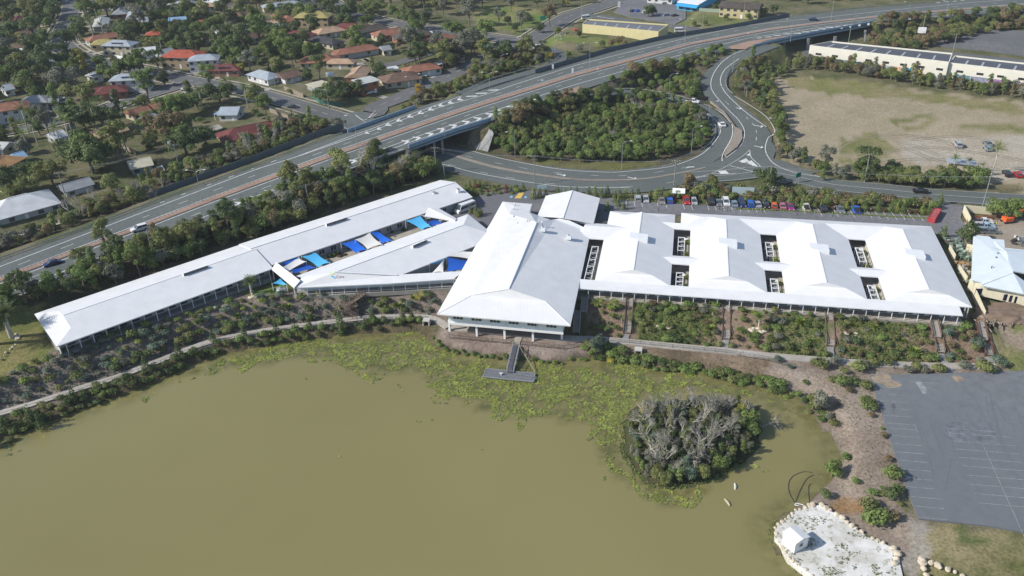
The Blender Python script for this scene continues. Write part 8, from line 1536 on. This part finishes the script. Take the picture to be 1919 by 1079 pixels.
for b_,tp_,lb,ky in[((125,373),(103,322),'left power pole with crossarms by the grey roof','a1'),((340,331),(326,270),'power pole at the driveway near the cream low building','a2'),((289,483),(276,430),'green pole in the verge hedge near the white car','a3'),((580,392),(573,344),'green pole in the verge hedge above the left sails','a4'),((818,325),(814,275),'power pole at the near end of the bridge','a5'),((833,332),(829,310),'short pole beside the bridge power pole','a6'),((1002,347),(1001,291),'power pole beside the arterial road','a7'),((1263,351),(1265,300),'power pole beside the small gatehouse','a8'),((1440,358),(1445,311),'power pole by the big roadside tree','a9'),((1840,392),(1858,330),'tall power pole with transformer by the yard','b1'),((1845,394),(1852,376),'pale post beside the tall power pole','b2'),((1620,341),(1631,288),'leaning lamp pole beside the side road','b3'),((1590,80),(1598,36),'power pole in front of the viaduct','c1'),((1725,76),(1737,26),'tall pole behind the blank billboard','c2'),((1785,101),(1794,63),'power pole behind the long warehouse','c3'),((1519.5,86),(1522,62),'pole at the left end of the long warehouse','c4'),((1180,31),(1180.5,-12),'tall pole at the shop corner','d1'),((1240,40),(1242,-5),'tall pole beside the shop parking','d2'),((1393,39),(1396,0),'tall pole in front of the brick apartments','d3'),((1316.6,53),(1317.7,26),'pole above the noise wall','d4'),((978,104),(977.5,37),'power pole at the top of the exit ramp','d5'),((1090,32),(1090,-3),'pole behind the yellow warehouse','d6'),((792,53),(791,18),'power pole on the woodland street','e1'),((752,38),(751,8),'second power pole on the woodland street','e2'),((913,78),(912,38),'power pole at the right end of the woodland street','e3'),((617,205),(614,168),'power pole at the corner hedge','e4'),((547,215),(542,186),'power pole on the curved street near the corner','e5'),((640,238),(638,213),'slim post at the freeway corner','e6'),((815,108),(814,78),'power pole by the spreading tree','e7'),((517,165),(512,140),'power pole at the brown gabled house','e8'),((236.5,115),(229,83),'power pole on the bend before the white gabled house','f1'),((321.6,128),(318,105),'power pole in front of the bright red roof','f2'),((255,175),(246.5,143),'power pole on the side street','f3'),((413,148),(405,108),'power pole before the maroon solar house','f4'),((107.6,269),(92,225),'leaning dead pole among the palms','f5'),((105,40),(100,25),'pole beside the main street','f6')]:
 pole(b_,tp_,'wood' if ky not in('a3','a4','a6','b2','c2','e6','f5','d4')else 'plain',lb,None,1,ky)
for i,(a,b_)in enumerate([('a5','a7'),('a7','a8'),('a8','a9'),('a9','b1'),('a4','a5'),('a3','a4'),('e1','e2'),('e1','e3'),('e3','d5'),('e4','e5'),('e5','f4'),('f4','f2'),('f2','f1'),('a1','a2'),('e4','e8'),('f3','f1')]):
 for k,o in enumerate((-1.0,0,1.0)):
  p,q=TOPS[a]+[o,0,0],TOPS[b_]+[o,0,0];m=MB();m.tube([tuple(p*(1-t)+q*t-np.array([0,0,1])*4*t*(1-t)*.9-p)for t in np.linspace(0,1,9)],.018,3,cap=False);m.build('power_cable',M_metal,loc=tuple(p),label='thin %s power cable strung from the %s'%(['left','middle','right'][k],LBL[a]if False else{'a5':'bridge pole','a7':'arterial road pole','a8':'gatehouse pole','a9':'big tree pole','a4':'hedge pole','a3':'white car pole','e1':'woodland pole '+('leftwards' if b_=='e2' else 'rightwards'),'e3':'park street pole','e4':'corner hedge pole '+('to the street' if b_=='e5' else 'to the brown gable'),'e5':'curved street pole','f4':'maroon house pole','f2':'red roof pole','a1':'left crossarm pole','f3':'side street pole'}[a]),category='cable')
for k,(x,y)in enumerate([(1176,394),(1233.6,398),(1299,391),(1363,397),(1428,400),(1493,405),(1560,408),(1628,412),(1697,416)]):
 p=GP(x,y);t=thing('lamp_post',ORD[k]+' slim dark lamp post from the left along the roof side of the parking','lamp post',p,0,'lamp posts of the parking strip');m=MB();m.tube([(0,0,0),(0,0,3.4)],.06,6);m.build('pole',M_dark,t);m=MB();m.tube([(0,0,3.4),(0,0,3.7)],.16,8);m.build('lantern',M_metal,t)
def board(base,w,h,z0,ang,label,face,m_=None,posts=2,name='sign'):
 p=GP(*base);t=thing(name,label,'sign',p,math.radians(ang));m=MB();m.box((0,0,z0+h/2),(w,.14,h));m.build('panel',face,t)
 for k in range(posts):x=(k+.5)/posts*w-w/2;m=MB();m.box((x,.12,(z0+h)/2),(.14,.14,z0+h));m.build('post',m_ or M_metal,t)
 return t
board((1391,372),6.6,2.8,1.0,-12,'large pale blue back of a billboard in the planting',mat('pale_board',(.40,.50,.52),.5),M_metal,3);board((1724,76),3.6,2.8,3.6,-20,'blank white billboard on two posts near the dark hedge',M_white);board((785,191),2.2,3.6,4.0,5,'tall yellow road sign above the far parapet',mat('sign_yellow',(.75,.42,.02),.5));board((1018,43),3.2,2.2,1.6,5,'small green direction sign in the park',mat('sign_green',(.02,.28,.16),.5));board((1494,344),2.2,1.5,2.2,30,'green road sign at the side road',mat('sign_green2',(.02,.16,.12),.5))
board((1032,112),1.6,1.6,1.6,10,'yellow arrow sign inside the exit ramp',mat('sign_yellow',(.75,.42,.02)),posts=1);board((764,160),1.0,1.0,2.2,10,'small yellow diamond sign beside the green fence',mat('sign_yellow',(.75,.42,.02)),posts=1);board((1343,106),2.0,.6,2.2,10,'low grey sign at the entry ramp bend',M_metal);board((1016,361),3.0,1.4,1.2,0,'pale blue sign behind the slim upright plants',mat('pale_board',(.40,.50,.52)));board((1160,14),1.4,3.2,.2,0,'white upright sign at the shop entrance',M_white,posts=1)
for(x,y,z),lb in(((1036,130,12),'white marker sign on the ramp barrier, left of two'),((1073,137,12),'white marker sign beside the far lane, right of two')):p=W(x,y,z);t=thing('marker_sign',lb,'sign',p);m=MB();m.box((0,0,1.2),(.8,.1,2.0));m.build('panel',M_white,t);m=MB();m.box((0,.08,.9),(.1,.06,1.8));m.build('post',M_metal,t)
for a,b_,w_,lb,tb in(((1757,402),(1744,411),2.2,'long red skip container at the end of the parking strip',None),):
 p,q=np.array(W(1757.5,391,7.0)),np.array(W(1746,409,7.0));c_=(p+q)/2;t=thing('skip',lb,'container',(c_[0],c_[1],FL+.06),math.atan2((q-p)[1],(q-p)[0]));L_=np.linalg.norm(q-p);Mr=mat('skip_red',(.42,.055,.06),.7,.2,1)
 for s in(-1,1):m=MB();m.box((0,s*.95,.75),(L_,.1,1.5));m.build('side_panel',Mr,t);m=MB();m.box((s*(L_/2-.05),0,.75),(.1,1.8,1.5));m.build('end_panel',Mr,t)
 m=MB();m.box((0,0,.68),(L_-.2,1.78,1.3));m.build('lid',mat('skip_lid',(.40,.10,.10),.8,.3,1),t)
p=GP(1271,372);t=thing('gatehouse','small open shelter with a white gabled roof in the hedge','shelter',p,RA);rm=roof_solid(3.8,3.0,.9,'gable','gable');rm.build('roof',M_white,t,(-1.9,-1.5,2.6))
for sx_ in(-1.6,1.6):
 for sy_ in(-1.2,1.2):m=MB();m.box((sx_,sy_,1.3),(.14,.14,2.6));m.build('post',M_timber,t)
for k in range(5):m=MB();m.box((0,-.5+k*.25,.5+(k>3)*.3),(2.6,.2,.07));m.build('bench_slat',M_timber,t)
Mo=mat('excavator_orange',(.72,.13,.03),.5);p=GP(1895,417);t=thing('excavator','orange excavator with its arm raised to the right in the yard','excavator',p,math.radians(8))
for s in(-1,1):m=MB();m.box((-1.2,s*.9,.4),(3.2,.5,.8));m.build('track',M_dark,t)
m=MB();m.box((-1.5,0,1.4),(2.4,2.0,1.1));m.build('body',Mo,t);m=MB();m.box((-1.0,.4,2.4),(1.3,1.1,1.3),0,0,.85);m.build('cab',M_glass,t);m=MB();m.box((-1.0,.4,3.1),(1.2,1.05,.12));m.build('cab_roof',M_dark,t)
m=MB();m.bar((0,0,1.5),(2.2,0,3.6),.35,.45);m.bar((2.2,0,3.6),(4.6,0,4.0),.32,.4);m.build('boom',Mo,t);m=MB();m.bar((4.6,0,4.0),(5.6,0,1.2),.26,.32);m.build('arm',Mo,t);m=MB();m.box((5.4,0,.8),(.8,.9,.7),0,0,.7);m.build('bucket',M_dark,t)
g=np.random.RandomState(90)
t=thing('rubbish_heap','rust red heap of branches and scrap against the yard wall','heap',GP(1842,411));M_rs=mat('rust_scrap',(.28,.11,.07),.9,.4,2)
for k in range(60):a=g.rand()*3.14;c_=np.array([g.normal(0,2.6),g.normal(0,.8),.2+abs(g.normal(0,.4))]);m=MB();dv_=np.array([math.cos(a),math.sin(a)*.4,g.normal(0,.2)])*g.uniform(.5,1.4);m.bar(tuple(c_-dv_),tuple(c_+dv_),.12);m.build('scrap',M_rs,t)
t=thing('log_pile','pile of cut tree trunks beside the dirt mound','logs',GP(1872,606,5));M_lg=mat('grey_log',(.26,.21,.17),.9,.3,2)
for k in range(34):a=g.normal(1.35,.35);c_=np.array([g.uniform(-5,5),g.normal(0,1.0),.25+g.rand()*.5]);dv_=np.array([math.cos(a),math.sin(a),g.normal(0,.06)])*g.uniform(.8,1.7);m=MB();m.tube([tuple(c_-dv_),tuple(c_+dv_)],g.uniform(.12,.22),6);m.build('log',M_lg,t)
bm_=bmesh.new();bmesh.ops.create_icosphere(bm_,subdivisions=4,radius=1)
for v in bm_.verts:n__=vnoise(np.array([v.co.x*3+20]),np.array([v.co.y*3+20]),1,5)[0];v.co*=.8+.4*n__
me_=bpy.data.meshes.new('soil_mound');bm_.to_mesh(me_);bm_.free();me_.materials.append(two_scale('loose_soil',(.19,.14,.10),(.27,.20,.15),(.16,.11,.08),.5,2.5));o=link('soil_mound',me_,None,GP(1885,590,5),label='rounded brown mound of loose soil beside the log pile',category='mound');o.scale=(7,5,1.6)
t=thing('wire_cage','green netted cage of stacked bottles behind the last pavilion','cage',GP(1796,470),RA-math.pi/2+.12);Mc=mat('cage_green',(.16,.24,.17),.7,.3,3)
for k in range(9):
 for s in(-1,1):m=MB();m.box((k*1.5-6,s*1.9,.9),(.08,.08,1.8));m.build('post',M_metal,t)
 m=MB();m.bar((k*1.5-6,-1.9,1.8),(k*1.5-6,1.9,1.8),.07);m.build('rail',M_metal,t)
for k in range(70):c_=(g.uniform(-6,6),g.uniform(-1.7,1.7),.3+g.rand()*.8);m=MB();m.box(c_,(.7,.5,.35),g.rand()*3);m.build('crate',Mc if k%3 else mat('pale_crate',(.42,.50,.44),.7),t)
for k,(x,y,c_,lb)in enumerate([(1776,452,(.12,.07,.06),'dark red screen at the pavilion corner'),(1801,505,(.3,.3,.28),'pile of grey rubbish behind the cream wall'),(1808,515,(.45,.42,.33),'pale boxes below the wire cage'),(1814,527,(.28,.3,.22),'greenish boxes near the last wall'),(1800,497,(.4,.25,.12),'timber planks at the foot of the cage'),(1913,450,(.55,.55,.53),'white drums beside the pale roofs'),(1896,455,(.05,.05,.05),'black bins beside the white drums')]):
 t=thing('stacked_boxes',lb,'boxes',GP(x,y));mm_=mat('clutter_%d'%k,c_,.8,.3,2)
 for j in range(7):m=MB();m.box((g.normal(0,.8),g.normal(0,.8),.35+.2*(j%3)),(g.uniform(.5,1.3),g.uniform(.4,.9),g.uniform(.4,.8)),g.rand()*3);m.build('box',mm_,t)
Mp=mat('white_plastic',(.75,.75,.74),.5)
def chair0():
 t=thing('garden_chair','x','chair',(0,0,0),0,'white garden chairs on the small lawn')
 m=MB();m.box((0,0,.45),(.5,.5,.05));m.build('seat',Mp,t);m=MB();m.box((0,.24,.75),(.5,.05,.6));m.build('backrest',Mp,t)
 for a in(-.22,.22):
  for b_ in(-.22,.22):m=MB();m.box((a,b_,.22),(.05,.05,.44));m.build('leg',Mp,t)
  m=MB();m.box((a,0,.65),(.05,.48,.04));m.build('armrest',Mp,t)
 return t
c0=chair0()
for k in range(10):
 x,y=521+(k%5)*3.8,549-(k//5)*3.2-(k%5)*.5;o=c0 if k==0 else copy_thing(c0,GP(x,y),g.rand()*6);o.location=GP(x,y);o['label']='white plastic chair on the small lawn, %s from the left in the %s row'%(ORD[k%5],['front','back'][k//5]);o.scale=(1.3,)*3
for x,y,lb in((1873,556,'long white bench frame outside the cream walled building'),(1848,548,'white metal table by the cream walled building')):
 t=thing('outdoor_bench',lb,'bench',GP(x,y),-.15)
 for k in range(5):m=MB();m.box((0,-.5+k*.25,.75),(3.0 if x>1860 else 1.6,.16,.06));m.build('slat',Mp,t)
 for a in(-1,1):m=MB();m.box((a*(1.3 if x>1860 else .7),0,.37),(.08,1.0,.74));m.build('leg',Mp,t)
for k,(x,y)in enumerate([(986,54),(1045,66),(1054,63)]):
 t=thing('barrier_frame',['low white gate by the left street','left white tube gate on the corner lawn','right white tube gate on the corner lawn'][k],'gate',GP(x,y+4));
 for a in(-1.6,1.6):m=MB();m.box((a,0,.7),(.14,.14,1.4));m.build('post',Mp,t)
 for z in(.6,1.3):m=MB();m.box((0,0,z),(3.2,.1,.1));m.build('rail',Mp,t)
def person(px,py,label,shirt,pants,ang,stride=.25):
 p=GP(px,py);V=[(0,0,.95),(0,0,1.2),(0,0,1.42),(0,0,1.52),(0,0,1.66),(.1,0,.9),(.11,stride*.4,.5),(.11,stride,.06),(.11,stride-.16,.03),(-.1,0,.9),(-.11,-stride*.2,.5),(-.11,-stride,.06),(-.11,-stride-.16,.03),(.2,0,1.4),(.26,.04,1.13),(.26,-.12,.9),(.26,-.16,.8),(-.2,0,1.4),(-.26,-.04,1.13),(-.27,-.14,.9),(-.27,-.18,.8),(0,-.02,1.74)]
 E_=[(0,1),(1,2),(2,3),(3,4),(4,21),(0,5),(5,6),(6,7),(7,8),(0,9),(9,10),(10,11),(11,12),(2,13),(13,14),(14,15),(15,16),(2,17),(17,18),(18,19),(19,20)];rad=[.15,.14,.15,.06,.10,.10,.07,.05,.04,.10,.07,.05,.04,.07,.05,.035,.04,.07,.05,.035,.04,.08]
 me=bpy.data.meshes.new('person');me.from_pydata(V,E_,[]);o=link('tmp',me);sk=o.modifiers.new('s','SKIN');sv=me.skin_vertices[0].data
 for i,r in enumerate(rad):sv[i].radius=(r,r*.8)
 sv[0].use_root=True;ss=o.modifiers.new('u','SUBSURF');ss.levels=1;dg=bpy.context.evaluated_depsgraph_get();m2=bpy.data.meshes.new_from_object(o.evaluated_get(dg));bpy.data.objects.remove(o)
 for c,n_ in((shirt,'shirt'),(pants,'trousers'),((.35,.2,.14),'skin')):m2.materials.append(mat('%s_%g'%(n_,c[0]+c[2]),c,.8))
 for f in m2.polygons:z=f.center.z;f.material_index=2 if z>1.5 or(abs(f.center.x)>.2 and z<1.1)else 0 if z>.92 else 1
 o=link('person',m2,None,p,ang,label=label,category='person');h=MB();leafball(h,np.array([0,.03,1.77]),.12,60,3,.09);h.build('hair',mat('dark_hair',(.03,.02,.015),.8),o);return o
person(1348,394,'person in dark clothes walking behind the grey parked car',(.06,.06,.08),(.04,.04,.05),1.2);person(1452,397,'person in pale trousers walking below the orange car',(.12,.08,.08),(.35,.32,.3),-1.2,.2);person(1866,425,'worker in a bright yellow vest beside the parked utes',(.65,.75,.02),(.03,.04,.08),.6,.1)
hm=bpy.data.materials.new('haze');hm.use_nodes=True;n=hm.node_tree;n.nodes.remove(n.nodes['Principled BSDF']);v=n.nodes.new('ShaderNodeVolumePrincipled')
v.inputs['Density'].default_value=.00009;v.inputs['Color'].default_value=(.86,.91,1.0,1);n.links.new(v.outputs[0],n.nodes['Material Output'].inputs['Volume'])
hb=MB();hb.box((0,1250,58),(6800,5900,124));hb.build('haze',hm,kind='stuff',label='thin pale air haze over the whole town')
